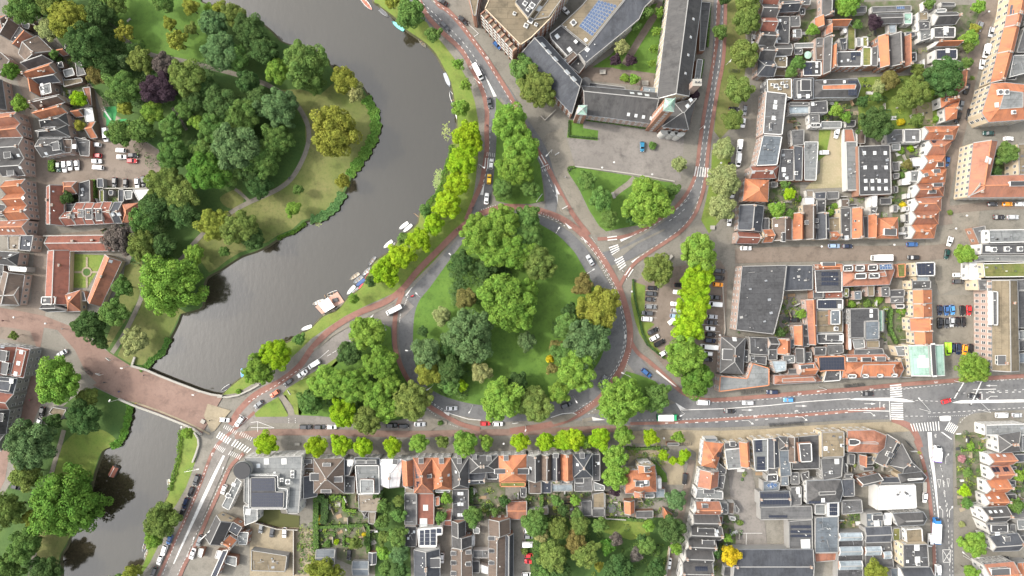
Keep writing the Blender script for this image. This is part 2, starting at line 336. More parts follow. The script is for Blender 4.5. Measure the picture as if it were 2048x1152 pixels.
# car park and squares of the old town (left)
zone('car_park_paving','brick_street',PL('0',"195,215 240,235 262,268 318,302 322,345 312,376 205,372 180,365 150,372 98,372 72,345 90,300 180,290 185,240"),False,'brown brick car park beside the park')
zone('brick_street','brick_street',PL('0',"-200,40 0,66 30,90 55,130 70,190 66,250 72,300 92,330 98,372 90,450 95,470 250,455 265,470 250,520 240,470 98,475 90,640 70,690 -200,640 -200,620 20,620 62,600 75,400 70,340 60,280 45,190 20,120 -200,70"),False,'narrow brown brick streets of the old town')
zone('street','brick_red',PL('0',"-200,600 0,615 40,622 90,632 140,652 165,668 210,700 265,734 300,752 300,800 275,812 245,798 200,772 172,745 150,700 115,660 88,655 80,700 88,730 85,800 60,860 20,900 10,960 -10,1000 -200,1060 -200,880 10,860 50,760 72,690 60,662 20,655 -200,640"),False,'red brick street leading onto the bridge')
zone('playground_paving','paving_pale',PL('0',"192,185 215,205 235,235 262,255 265,262 225,262 208,250 200,215"),False,'pale playground paving')
zone('playground_mat','rubber_green',PL('A1',"835,855 925,850 935,890 915,1005 850,1010 850,950 825,930"),False,'green rubber playground surface')
zone('playground_mat','rubber_green',PL('A1',"945,955 1015,950 1020,998 948,1003"),False,'small green rubber playground surface')
zone('courtyard_garden','grass_verge',PL('B1',"585,880 850,890 790,1000 700,1150 560,1150"),False,'almshouse courtyard garden')
zone('courtyard_paving','brick_street',PL('A3',"540,560 600,520 1000,540 1150,580 1160,700 560,640"),False,'brown brick cloister court')
zone('court_lawn','grass_bright',PL('A3',"640,540 790,440 960,240 1110,40 1180,20 1240,20 1160,590 940,560 880,560 800,540"),False,'green lawn inside the school court')
ZK[0]+=1;ribbon('garden_path',PL('A3',"1200,20 1130,140 1010,330 900,520"),14,0.0025*ZK[0],'brick_street','paved path across the court lawn',False)
zone('forecourt','asphalt_worn',PL('0',"1137,280 1150,240 1310,262 1360,266 1368,275 1362,362 1300,352 1240,352 1150,335"),False,'grey forecourt in front of the church')
zone('church_lawn','grass_bright',PL('A3',"455,960 570,965 570,1025 690,1045 685,1125 440,1100"),False,'small square lawn below the copper turret')
zone('pavement','paving_grey',PL('0',"1090,270 1125,255 1150,330 1140,340 1168,405 1195,450 1215,468 1180,470 1150,430 1120,370 1098,320"),False,'grey pavement beside the triangle lawn')
zone('triangle_lawn','grass_bright',PL('0',"1150,333 1200,342 1265,352 1300,360 1345,365 1350,395 1330,420 1290,448 1240,457 1212,463 1198,452 1178,420 1158,378 1136,345"),False,'triangular lawn below the church forecourt',0.1,'concrete_kerb')
ZK[0]+=1;ribbon('garden_path',PL('B3',"980,270 930,320 860,370 800,420"),11,0.1+0.0025*ZK[0],'paving_grey','paved path crossing the triangle lawn',False)
zone('street_verge','grass_dry',PL('0',"1450,-60 1488,-60 1492,130 1482,200 1462,255 1440,278 1428,262 1436,190 1448,110"),False,'grass strip under the street trees')
zone('street_verge','grass_verge',PL('0',"1424,300 1452,275 1462,320 1458,380 1448,430 1418,467 1402,440 1412,400 1422,350"),False,'grass strip under the pale flowering trees')
ROADS={}
RK=[0]
def road(name,mat,pts,label=None,smooth=False):
 RK[0]+=1;return sheet(name,smooth_line(pts,True,4) if smooth else pts,0.19+0.0025*RK[0],mat,label,0.15)
def lane(name,mat,pts,w,label=None):
 RK[0]+=1;return ribbon(name,pts,w,0.19+0.0025*RK[0],mat,label)
road('roundabout_road','asphalt',PL('0',"990,424 1024,420 1074,430 1112,445 1142,465 1168,490 1192,523 1214,560 1228,580 1240,604 1251,640 1254,676 1247,722 1224,764 1188,801 1150,826 1104,836 1050,842 1000,844 955,838 918,833 880,824 855,810 835,787 815,762 804,722 799,690 797,660 799,620 806,598 835,565 860,540 885,512 915,478 940,453 965,434"),'grey asphalt roundabout')
lane('road','asphalt',PL('0',"800,-120 838,0 887,45 917,75 942,105 962,137 985,172 1005,190"),38,'asphalt road along the upper river bank')
lane('road','asphalt',PL('0',"962,137 978,180 981,230 981,290 978,345 968,395 945,440"),24,'left carriageway towards the roundabout')
lane('road','asphalt',PL('0',"975,150 1010,185 1040,238 1078,295 1095,345 1103,393 1098,430"),24,'right carriageway leaving the roundabout')
lane('road','asphalt_worn',PL('0',"815,600 787,626 735,655 687,683 632,723 587,756 544,788 512,811 480,845 450,889 430,935 412,976 392,1022 375,1064 345,1139 325,1200 290,1300"),37,'asphalt road past the bridge to the lower left')
lane('road','asphalt',PL('0',"1440,-120 1438,40 1436,100 1428,170 1417,240 1409,295 1402,340 1390,385 1368,422 1330,455 1290,480 1252,503 1215,520"),22,'asphalt side road past the church tower')
lane('road','asphalt',PL('0',"1380,420 1335,460 1290,485 1250,507 1205,520"),30,'widening end of the side road')
lane('road','asphalt',PL('0',"1245,690 1291,748 1349,788 1386,805 1440,812"),28,'slip road leaving the roundabout')
road('road','asphalt',PL('0',"1170,828 1230,826 1290,824 1345,808 1386,794 1424,799 1534,793 1611,789 1711,781 1778,776 1906,766 2300,745 2300,805 2000,822 1950,826 1912,838 1860,840 1800,838 1700,840 1600,846 1540,851 1440,855 1330,855 1260,851 1190,845 1150,840"),'main asphalt road running right')
road('road','asphalt',PL('0',"1795,836 1920,834 1906,870 1905,935 1906,1020 1907,1100 1910,1400 1872,1400 1869,1152 1864,1064 1858,990 1848,935 1833,872"),'asphalt street running down at the right')
lane('road','asphalt_worn',PL('0',"470,850 512,838 560,836 620,838 700,846 800,850 860,846"),20,'service road with parking bays')
lane('street','brick_red',PL('0',"470,872 520,866 600,864 700,866 820,868 920,866 1030,864 1100,862 1200,858 1260,858"),13,'red brick street along the tree row')
lane('street','brick_street',PL('0',"1470,512 1560,509 1700,507 1850,506 1900,500"),30,'brown brick side street at the right')
lane('street','brick_street',PL('0',"2010,-60 1986,5 1966,50 1950,105 1935,165 1925,220 1910,280 1895,340 1884,395 1890,450"),30,'brown brick street at the far right')
lane('street','brick_street',PL('0',"1384,920 1376,960 1366,1010 1352,1070 1338,1130 1328,1200"),13,'narrow brick lane between the villa and the grey houses')
lane('street','brick_street',PL('0',"1900,420 1980,412 2060,410 2300,405"),16,'brown brick side street at the right edge')
road('car_park_paving','brick_street',PL('0',"1272,562 1300,540 1440,520 1455,545 1452,620 1440,680 1425,770 1400,782 1360,765 1330,735 1300,700 1288,660 1278,610"),'brick car park beside the roundabout')
RK[0]+=2
lane('cycle_lane','cycle_red',PL('0',"1060,418 1024,413 987,419 957,430 917,460 882,495 837,540 806,577 770,604 712,628 662,659 624,697 600,731 562,762 512,789 478,822 462,850"),12,'red cycle lane along the river bank')
lane('cycle_lane','cycle_red',PL('0',"806,583 796,610 790,640 790,690 799,724 812,752 832,783 857,811 887,829 922,848 960,858"),9,'red cycle lane on the left rim of the roundabout')
lane('cycle_lane','cycle_red',PL('0',"1024,413 1074,420 1124,438 1164,468 1200,510 1226,552 1244,591 1257,638 1260,676 1255,706 1241,738 1222,768 1199,797 1174,817 1149,832 1119,844 1074,854 1020,862"),12,'red cycle lane on the right rim of the roundabout')
lane('cycle_lane','cycle_red',PL('0',"1260,680 1275,705 1299,724 1334,755 1361,782 1386,794 1424,800 1534,792 1611,785 1711,778 1778,771 1906,761 2060,751 2200,744"),8,'red cycle lane above the main road')
lane('cycle_lane','cycle_red',PL('0',"838,0 857,35 887,67 924,102 942,135 957,162 969,195 974,225 973,262 974,295 969,333 962,368 947,403 932,440"),9,'red cycle lane beside the upper river bank')
lane('cycle_lane','cycle_red',PL('0',"862,-30 876,8 894,20 917,44 942,76 969,112 994,150 1022,196 1043,240 1074,300 1094,332 1114,372 1134,410 1154,440 1178,470"),9,'red cycle lane beside the brick office block')
lane('cycle_lane','cycle_red',PL('0',"1442,-80 1434,70 1430,105 1419,165 1408,228 1399,290 1393,340 1382,372 1364,400 1340,424 1286,459 1244,474 1195,478"),7,'red cycle lane left of the side road')
lane('cycle_lane','cycle_red',PL('0',"1452,-80 1448,100 1436,175 1425,240 1416,303 1410,363 1399,406 1384,437 1356,467 1299,505 1269,527 1250,552 1238,575"),7,'red cycle lane right of the side road')
lane('cycle_lane','cycle_red',PL('0',"1260,847 1340,845 1450,838 1534,832 1600,830 1700,822 1770,816"),6,'red cycle lane in the middle of the main road')
lane('cycle_lane','cycle_red',PL('0',"1830,880 1840,905 1852,950 1858,990 1864,1050 1868,1110 1870,1200"),7,'red cycle lane left of the right-hand street')
lane('cycle_lane','cycle_red',PL('0',"1782,842 1815,850 1832,870 1840,895"),12,'red cycle lane at the curved corner')
lane('cycle_lane','cycle_red',PL('D1',"2040,-160 1900,-40 1720,130 1610,400 1500,660 1400,870 1290,1110 1250,1200"),6,'red cycle lane left of the lower road')
lane('cycle_lane','cycle_red',PL('D1',"1950,170 1850,270 1780,420 1680,640 1590,850 1480,1060 1430,1180"),7,'red cycle lane right of the lower road')
PZ=0.19+0.0025*(RK[0]+2)
IZ=PZ+0.07
def island(name,mat,pts,label,smooth=False,edge='concrete_kerb',dz=0.0):
 return sheet(name,smooth_line(pts,True,4) if smooth else pts,IZ+dz,mat,label,0.25,edge)
island('roundabout_lawn','grass_bright',PL('0',"965,443 935,475 912,503 885,540 859,576 839,601 829,631 826,676 827,706 834,738 852,770 875,786 902,797 942,807 1000,813 1060,809 1100,800 1135,782 1168,757 1195,728 1209,695 1214,665 1209,635 1199,600 1189,573 1174,548 1161,525 1149,505 1131,485 1112,468 1086,452 1060,437 1024,425 990,430"),'wide green lawn of the roundabout',True)
island('median_lawn','grass_bright',PL('0',"992,195 1010,215 1034,250 1062,290 1080,330 1086,372 1088,402 1060,408 1020,408 992,402 985,375 990,330 993,280 992,230"),'long lawn between the two carriageways',False)
island('corner_lawn','grass_bright',PL('0',"735,652 772,650 782,655 784,690 790,715 805,750 825,782 850,808 852,822 820,835 780,842 700,838 640,832 598,830 596,805 618,775 650,745 690,705 715,675"),'triangular lawn covered by a clump of trees')
island('corner_lawn','grass_verge',PL('C2',"-10,1005 60,940 180,870 260,1015 250,1028 0,1030"),'small grass triangle beside the footpath')
island('footpath','paving_grey',PL('C2',"180,868 240,855 260,890 300,960 315,1015 262,1022 250,960"),'paved footpath between two grass triangles')
island('corner_lawn','grass_verge',PL('C2',"255,800 430,690 520,640 640,560 660,600 480,760 360,1015 310,1010 300,950 215,845"),'grass triangle left of the tree clump')
island('corner_lawn','grass_bright',PL('0',"1252,742 1278,750 1310,762 1332,785 1335,805 1310,818 1262,822 1215,822 1190,818 1222,788"),'grass island between slip road and main road',False)
island('car_park_hedge_bank','grass_verge',PL('C3',"960,-60 1000,-40 1065,-20 1060,200 1040,270 1110,275 1140,290 1080,340 1150,470 1260,580 1200,560 1080,460 1020,370 980,250 950,100"),'grass bank along the car park')
island('traffic_island','paving_grey',PL('B3',"365,400 400,420 440,500 465,575 420,570 385,530 365,470"),'narrow paved traffic island')
island('traffic_island','paving_grey',PL('B3',"770,780 850,770 880,790 860,800 780,808"),'paved refuge between crossing stripes')
island('traffic_island','paving',PL('B3',"800,890 860,850 1190,690 1225,675 1215,695 1000,800 890,890 830,920"),'long brick refuge down the side road')
island('traffic_island','paving_grey',PL('C2',"1545,1000 1600,1015 1800,1055 1790,1085 1650,1060 1560,1030"),'curved kerb island at the lower roundabout exit')
island('traffic_island','paving_grey',PL('C2',"1340,1060 1440,1040 1530,1060 1530,1090 1440,1110 1400,1140 1350,1110"),'paved island with a small shrub')
island('traffic_island','paving_grey',PL('C2',"740,285 900,230 1130,95 1125,112 930,215 780,290 620,380 520,470 470,500 455,495 520,440"),'long kerb island beside the cycle lane')
island('traffic_island','paving_grey',PL('C3',"330,1030 500,1000 520,1012 440,1060 330,1090 310,1060"),'kerb island at the bottom of the roundabout')
island('traffic_island','paving_grey',PL('C3',"560,1045 640,1030 640,1058 560,1075"),'small kerb island beside the white wedge')
island('pavement','paving_pale',PL('0',"1265,862 1330,859 1440,861 1540,857 1600,852 1700,846 1780,843 1800,850 1820,862 1760,866 1640,868 1500,878 1420,885 1405,905 1396,960 1390,960 1392,905 1370,890 1265,886"),'pale pavement along the lower shops')
island('traffic_island','road_paint',PL('C4',"1375,1025 1450,1022 1458,1050 1440,1062 1380,1062 1370,1045"),'white rounded refuge at the right junction',True)
for pts,w,lab in[("215,42 245,72 262,90 288,104 320,114 362,121 420,135 470,148 500,157 530,168 560,184 590,206 610,236 618,265 614,296 600,330 582,358 560,376 530,391 500,404 470,420 440,440 410,464 385,490 363,518 330,545",9,'grey asphalt walk winding through the park'),("288,530 285,575 281,600 258,650 238,685 224,706",9,'pale paved path down to the bridge street'),("345,215 358,235 374,260",6,'short brown path under the trees'),("500,404 485,390 470,378",6,'path spur at the fork'),("128,860 120,890 108,930 100,960",9,'paved path through the lower park'),("70,1105 62,1140 55,1180",8,'paved path at the lower left')]:
 ZK[0]+=1;ribbon('park_path',PL('0',pts),w,0.0025*ZK[0]+0.02,'paving_grey',lab)
for pts,lab in[("697,596 687,606 672,621",0)]:pass
ZK[0]+=2
GARDENS=[]
def gard(mat,pts,label):
 zone('garden_ground',mat,pts,False,label);GARDENS.append((mat,pts))
gard('garden',PL('0',"630,985 760,985 755,1152 630,1100"),'formal garden with box hedges')
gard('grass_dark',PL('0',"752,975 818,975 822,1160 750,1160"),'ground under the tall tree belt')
gard('garden',PL('0',"868,980 905,980 905,1040 868,1040"),'small back garden');gard('garden',PL('0',"938,965 1010,965 1012,1035 938,1040"),'back garden with a small lawn')
gard('garden',PL('0',"1050,985 1175,985 1175,1035 1050,1035"),'row of narrow back gardens')
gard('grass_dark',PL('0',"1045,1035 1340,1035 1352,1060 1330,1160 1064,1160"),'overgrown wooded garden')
gard('grass_verge',PL('0',"1205,1036 1300,1042 1300,1070 1262,1080 1200,1062"),'long garden lawn')
gard('garden',PL('0',"1440,1030 1475,1030 1465,1160 1430,1160"),'gardens behind the grey terrace')
gard('garden',PL('0',"1590,25 1700,5 1850,0 1850,40 1820,90 1720,80 1600,90"),'gardens at the upper right');gard('garden',PL('0',"1586,90 1645,60 1650,150 1586,150"),'garden between dark flat roofs')
gard('grass_verge',PL('0',"1716,155 1850,150 1878,195 1870,255 1716,262"),'walled park garden with lawn');gard('sand',PL('0',"1825,205 1865,205 1865,250 1822,250"),'sandy corner of the walled garden')
gard('garden',PL('0',"1655,195 1715,195 1715,255 1655,255"),'gardens behind the gabled row');gard('garden',PL('0',"1905,10 1965,10 1945,110 1930,150 1910,120"),'front gardens along the far right street')
gard('garden',PL('0',"1532,365 1600,365 1600,450 1532,450"),'green garden behind the orange hipped house')
gard('sand',PL('0',"1640,258 1688,258 1686,375 1610,378 1640,345"),'sandy building plot');gard('grass_verge',PL('0',"1638,258 1662,258 1652,310 1636,322"),'weeds at the edge of the sandy plot')
gard('rubber_green',PL('0',"1685,268 1691,268 1691,370 1685,370"),'green strip along the sandy plot')
gard('garden',PL('0',"1785,290 1830,290 1835,470 1785,470"),'narrow gardens behind the orange gables');gard('garden',PL('0',"1690,590 1785,590 1785,625 1690,625"),'planted courtyard')
gard('garden',PL('0',"1650,410 1680,410 1680,430 1650,430"),'tiny courtyard garden');gard('garden',PL('0',"1775,610 1820,600 1820,690 1775,690"),'courtyard beside the orange strip')
gard('garden',PL('0',"1910,870 1970,860 1960,1010 1915,1010"),'front gardens at the lower right');gard('garden',PL('0',"2010,880 2060,880 2060,1010 2015,1010"),'back gardens at the lower right edge')
gard('garden',PL('0',"1680,1020 1730,1020 1730,1062 1680,1062"),'paved garden with planting')
gard('paving_pale',PL('0',"500,1042 632,1060 632,1152 500,1152"),'pale yard with parked cars');gard('sd',PL('D2',"30,625 190,620 200,650 350,670 345,765 180,760 5,715"),'mossy flat yard roof')
gard('asphalt_worn',PL('0',"1455,930 1500,930 1530,1050 1535,1100 1475,1100 1462,1010"),'grey yard behind the orange houses')
gard('paving_pale',PL('D3',"930,130 1150,120 1240,200 1370,260 1380,420 1240,420 1240,330 1150,200 1000,200 930,260"),'gravel drive of the villa');gard('grass_bright',PL('D3',"1000,205 1060,205 1150,240 1230,330 1245,400 1190,400 1150,300 1090,240 1010,225"),'curved lawn round the villa')
gard('garden',PL('B1',"500,395 620,395 620,480 505,480"),'back garden with dark bushes');gard('garden',PL('B1',"725,290 950,360 950,470 725,470"),'back gardens of the red terrace')
gard('paving_grey',PL('0',"1862,590 1952,590 1950,700 1862,740"),'grey parking court');gard('paving_grey',PL('0',"1850,420 1960,400 1950,560 1880,590 1850,500"),'grey brick crossroads at the right')
gard('garden',PL('B4',"1840,20 1990,20 1990,240 1780,240"),'courtyard garden of the brown tiled block');gard('garden',PL('A1',"500,380 640,400 700,650 650,850 600,1080 560,900 480,640"),'back gardens of the old town houses')
gard('asphalt_worn',PL('0',"1555,590 1612,590 1608,660 1550,668"),'grey yard beside the dark hall');gard('soil',PL('0',"985,540 1010,540 1010,572 985,572"),'bare soil under the roundabout trees')
# ---- the almshouse court: four lawns, a ring path and a round pond
cc=W(*P('B1',697,1025))
mb=MB();mb.quadbox([(cc.x+2.1*math.cos(a),cc.y+2.1*math.sin(a)) for a in[i*math.pi/12 for i in range(24)]],.05,.30)
structure('ring_path',mb.build('ring_path',MATS['paving_pale']),'round path at the centre of the almshouse garden')
mb=MB();mb.quadbox([(cc.x+1.45*math.cos(a),cc.y+1.45*math.sin(a)) for a in[i*math.pi/12 for i in range(24)]],.05,.36)
structure('garden_bed',mb.build('garden_bed',MATS['grass_dark']),'round planted bed inside the ring path')
for k,(a,b_) in enumerate([("597,1025","665,1025"),("730,1025","790,1025"),("697,905","697,990"),("697,1060","697,1150")]):
 ribbon('garden_path',PL('B1',a+' '+b_),4,.24,'paving_pale',None,False)
# ================================================================ ROAD MARKINGS (flat paint sheets)
def paint_poly(mb,pts,z=None):
 q=ccw([tuple(W2(p))[:2] for p in pts]);v,t=tess(q);k=len(mb.v);z=z or PZ
 mb.v+=[(p.x,p.y,z) for p in v];mb.f+=[[i+k for i in f] for f in up(v,t)];mb.m+=[0]*len(t)
def paint_bar(mb,a,b_,w,z=None):
 A=Vector(a);B=Vector(b_);d=(B-A)
 if d.length<.05:return
 n=Vector((-d.y,d.x)).normalized()*w/2
 paint_poly(mb,[A+n,B+n,B-n,A-n],z)
def dashes(mb,pts,on,off,w,start=0.0):
 pts=smooth_line(pts,False,8) if len(pts)>2 else pts
 pos,tgt,draw,prev=0.0,start+on,True,None
 acc=0.0;cur=Vector(pts[0]);seg0=cur.copy();left=on
 for p in pts[1:]:
  p=Vector(p)
  while(p-cur).length>1e-6:
   d=(p-cur).length;s=min(d,left);nxt=cur+(p-cur).normalized()*s
   if draw:paint_bar(mb,cur,nxt,w)
   left-=s;cur=nxt
   if left<=1e-6:draw=not draw;left=on if draw else off
def shift(pts,d):
 out=[];pts=[Vector(p) for p in pts]
 for i,p in enumerate(pts):
  t=(pts[min(i+1,len(pts)-1)]-pts[max(i-1,0)]).normalized();out.append((p.x+t.y*d,p.y-t.x*d))
 return out
def marking(name,mb,label=None):return structure(name,mb.build(name,MATS['road_paint']),label)
mb=MB()
for line,d in[("838,0 887,45 917,75 942,105 962,137 975,160",0),("842,-20 862,6 887,25 917,52 942,84 962,112 985,152 1008,192 1035,232",6),("830,0 860,28 890,58 920,90 942,122 960,156 975,195 980,225",-1),("1434,0 1424,165 1412,240 1404,292 1397,338 1386,372 1368,402 1344,425 1300,455 1262,472",0),("1446,0 1440,110 1430,175 1420,240 1411,303 1405,363 1394,406 1379,437 1351,465 1299,500 1275,516",0)]:
 dashes(mb,shift(PL('0',line),d),5,6,0.9)
marking('lane_line',mb,'dashed white lines along the upper roads')
mb=MB()
for line in["980,250 979,300 973,340 965,372","1081,318 1094,350 1108,385 1122,410 1135,425"]:dashes(mb,PL('0',line),5,6,0.9)
for line in["1334,432 1352,420 1366,408 1378,396","1338,442 1358,428 1372,415"]:dashes(mb,PL('0',line),6,5,0.9)
marking('lane_line',mb,'short dashed white lines near the islands')
mb=MB()
RIM=PL('0',"1164,474 1184,494 1204,524 1222,556 1238,590 1249,640 1252,676 1246,710 1234,738 1214,766")
dashes(mb,RIM,5,5,0.9);dashes(mb,shift(RIM,-3.4),5,5,0.9)
for line in["1254,560 1240,532 1222,506","1060,425 1100,437 1130,452"]:dashes(mb,PL('0',line),4,5,0.9)
for line in["862,803 884,817 900,826","868,809 880,818 894,826","1145,826 1165,812 1185,800","1176,828 1195,816"]:dashes(mb,PL('0',line),4,4,0.8)
marking('lane_line',mb,'dashed white lines round the roundabout')
mb=MB()
MAIN=[("1380,796 1424,804 1534,798 1611,790 1711,783 1778,778 1860,772",4,5,0.9),("1274,840 1340,839 1450,835 1534,829 1600,825 1680,818 1750,816",3.5,4,0.8),("1330,846 1450,843 1534,838 1600,832 1700,824",6,14,1.4),("1806,778 1860,772 1905,767",4,4,.9),("1945,764 2048,757",4,4,.9),("1855,826 1920,823 1960,820 2048,815",5,5,.9),("1770,832 1850,832",5,5,.9),("1945,786 2060,783",5,8,1.3),("1925,786 2060,778",5,12,1.0),("1950,822 1930,834 1918,846",3,3,.8),("1820,800 1890,803",5,5,.8)]
for line,on,off,w in MAIN:dashes(mb,PL('0',line),on,off,w)
for line,w in[("1361,818 1384,819 1450,817 1534,811 1611,803 1700,797",1.3),("1695,820 1778,822",1.5),("1778,802 1780,840",1.4),("1759,803 1759,816",1.2),("1945,779 1991,778",1.4),("1963,787 1963,799",2)]:
 p=PL('0',line)
 for a,b_ in zip(p,p[1:]):paint_bar(mb,a,b_,w)
marking('lane_line',mb,'white lane lines of the main road')
mb=MB()
for line,on,off,w in[("500,830 470,868 440,912 415,965 395,1012 375,1058 350,1120 330,1170",200,1,0.1),("497,804 520,790 545,775 570,758 600,738",5,5,1),("478,838 460,862",4,4,.9),("415,930 396,980 378,1022 360,1065 342,1108 325,1152",4,4,.9),("455,935 436,978 414,1025 392,1070 372,1115 350,1160",4,4,.9),("655,712 690,690 715,668 745,648",9,3,.9),("600,742 632,722 658,700",200,1,.9),("578,846 578,834",2,2,1),("591,846 591,834",2,2,1)]:
 dashes(mb,PL('0',line),on,off,w)
p=PL('D1',"1797,190 1400,1050");paint_poly(mb,PL('D1',"1785,185 1802,190 1640,540 1395,1055 1388,1050 1600,560 1700,350"))
marking('lane_line',mb,'white lines of the road at the lower left')
mb=MB()
for line,on,off,w in[("1883,940 1890,1000 1895,1040",4,6,1.2),("1893,1005 1896,1060 1899,1152",5,6,1),("1858,930 1866,990 1870,1060 1872,1152",4,4,.8),("1880,930 1884,945",3,3,1),("1903,1060 1905,1152",4,4,.8)]:dashes(mb,PL('0',line),on,off,w)
paint_poly(mb,PL('D4',"1272,0 1305,0 1318,180 1345,420 1362,640 1370,760 1362,760 1350,620 1315,350 1285,180"));paint_poly(mb,PL('D4',"1380,0 1395,0 1470,55 1462,60"))
for a,b_ in[("1393,940","1460,940"),("1460,940","1455,1040"),("1455,1040","1398,1040"),("1398,1040","1393,940"),("1393,940","1455,1040"),("1460,940","1398,1040")]:paint_bar(mb,PL('D4',a)[0],PL('D4',b_)[0],1)
marking('lane_line',mb,'white lines and crossed box of the right-hand street')
mb=MB()
for t,s in[('A2',"1812,562 1900,775 1926,772"),('B3',"338,315 382,402 356,408"),('B3',"352,402 372,420 366,482"),('B3',"422,630 482,674 455,678"),('B3',"552,738 612,792 583,780"),('B3',"862,765 980,728 872,783"),('B3',"952,942 1024,893 964,950"),('B2',"1828,310 1793,405 1818,408"),('B2',"1683,655 1732,622 1705,668"),('C3',"1155,652 1318,790 1300,785 1150,668"),('C3',"1305,915 1345,978 1440,975 1385,965"),('C3',"638,1030 748,1054 645,1060"),('C2',"1500,992 1550,995 1545,1022 1530,1015"),('C2',"1195,60 1240,0 1255,-10 1205,62"),('C4',"640,892 700,880 975,876 1080,884 1175,910 1080,912 960,902 700,895"),('C4',"1465,917 1535,898 2060,890 2060,912 1540,922"),('C2',"900,245 945,205 925,240"),('C3',"815,20 835,20 860,78 850,78"),('C3',"898,372 915,372 905,415")]:
 paint_poly(mb,PL(t,s),IZ+.02 if t in('C3',) and s.startswith('638') else None)
for t,s in[('C3',"310,1035 400,1005 480,998 515,1010"),('C2',"1545,1000 1600,1018 1700,1048 1800,1056"),('C2',"1205,1055 1330,1055")]:
 p=PL(t,s)
 for a,b_ in zip(p,p[1:]):paint_bar(mb,a,b_,1.3,IZ+.012)
marking('road_wedge',mb,'white painted wedges at the islands')
# zebra crossings: one object each, stripes as children
def zebra(label,bars,extra=()):
 o=structure('zebra_crossing',None,label)
 for a,b_,w in bars:
  mb=MB();paint_bar(mb,a,b_,w,PZ+.004);part('stripe',mb.build('stripe',MATS['road_paint']),o)
def bars(t,a0,a1,b0,b1,n,w):
 a0,a1,b0,b1=(Vector(P(t,*q)) for q in(a0,a1,b0,b1));return[(a0.lerp(a1,k/(n-1)),b0.lerp(b1,k/(n-1)),w) for k in range(n)]
zebra('zebra crossing on the side road below the church',bars('B3',(1474,180),(1566,192),(1458,258),(1562,268),6,2.6))
zebra('upper half of the zebra crossing at the mouth of the side road',bars('B3',(775,832),(798,888),(848,806),(862,850),4,2.4))
zebra('lower half of the zebra crossing at the mouth of the side road',bars('B3',(820,935),(858,1008),(885,900),(912,965),5,2.4))
zebra('two-bar zebra crossing over the cycle lane above the side road',bars('B3',(762,748),(764,770),(838,738),(840,762),2,2.2))
zebra('two-bar zebra crossing over the cycle lane below the side road',bars('B3',(908,1048),(928,1062),(948,988),(968,1000),2,2.2))
zebra('zebra crossing on the left carriageway by the median trees',bars('B2',(1838,112),(1918,118),(1830,195),(1912,205),5,2.0)+bars('B2',(1850,65),(1922,78),(1846,96),(1920,108),6,.8))
zebra('zebra crossing on the right carriageway by the median trees',bars('B3',(212,98),(234,86),(250,165),(272,155),2,2.0)+bars('B3',(240,205),(296,175),(248,225),(300,200),5,.8))
zebra('upper zebra crossing on the main road',bars('C4',(972,782),(976,870),(1062,772),(1072,862),6,2.6))
zebra('lower zebra crossing on the main road',bars('C4',(980,924),(985,1046),(1076,924),(1080,1050),8,2.4))
zebra('wide zebra crossing at the top of the right-hand street',bars('C4',(1138,1085),(1360,1066),(1160,1146),(1366,1140),11,1.9))
zebra('slanted zebra crossing right of the white refuge',bars('C4',(1452,1068),(1516,1105),(1412,1135),(1478,1165),6,1.9))
zebra('broad zebra crossing below the bridge, left half',bars('D1',(1765,-5),(1850,50),(1735,45),(1820,95),6,2.6))
zebra('broad zebra crossing below the bridge, right half',bars('D1',(1890,60),(2010,130),(1855,110),(1975,165),7,2.6))
zebra('narrow cycle crossing left of the broad zebra',bars('D1',(1732,95),(1805,130),(1715,125),(1780,165),7,1.2))
zebra('narrow cycle crossing right of the broad zebra',bars('D1',(1850,150),(1935,185),(1830,180),(1915,218),7,1.2))
zebra('upper cycle crossing at the bridge end',bars('C1',(1805,1092),(1900,1145),(1790,1120),(1885,1170),8,1.0))
zebra('small crossing at the upper right of the bridge end',bars('D1',(1935,-5),(2020,40),(1918,25),(2005,70),7,1.0))
mb=MB();
def sharks(t,a,b_,n,side,s=1.5):
 A=Vector(P(t,*a));B=Vector(P(t,*b_));d=(B-A).normalized();nn=Vector((-d.y,d.x))*side
 for k in range(n):
  c=A.lerp(B,k/(n-1));paint_poly(mb,[c-d*s*.55,c+d*s*.55,c+nn*s])
for q in[('B3',(636,745),(666,790),5,1),('B3',(688,832),(742,916),7,-1,2),('B3',(722,992),(805,1142),9,1,2),('C3',(940,522),(906,640),8,-1,2),('C3',(957,402),(948,474),8,1,1.0),('C3',(536,995),(650,905),8,1,1.6),('C2',(1362,952),(1440,1016),6,1,2),('C2',(1146,270),(1155,208),6,1,2),('C2',(1180,150),(1215,62),8,1,2),('C2',(1545,1085),(1610,1108),6,1,1.6),('B2',(1805,530),(1915,492),7,-1,2),('B2',(1680,596),(1745,560),8,-1,.9),('B3',(235,550),(372,608),8,1,2),('C4',(1282,1026),(1366,1024),7,1,1.4),('C4',(1460,1020),(1582,1016),9,1,1.4)]:sharks(*q)
marking('give_way_teeth',mb,'rows of white give-way triangles at the junctions')
mb=MB()
def arrow(t,x,y,ang,s=1.0,turn=0):
 c=Vector(P(t,x,y));ca,sa=math.cos(R_(ang)),math.sin(R_(ang));f=lambda u,v_:c+Vector((u*ca-v_*sa,u*sa+v_*ca))*s
 paint_bar(mb,f(-11,0),f(3,0),.9*s)
 if turn:paint_bar(mb,f(3,0),f(9,5*turn),.9*s);paint_poly(mb,[f(7,7*turn),f(11,3.5*turn),f(13,7.5*turn)])
 else:paint_poly(mb,[f(3,-2),f(3,2),f(12,0)])
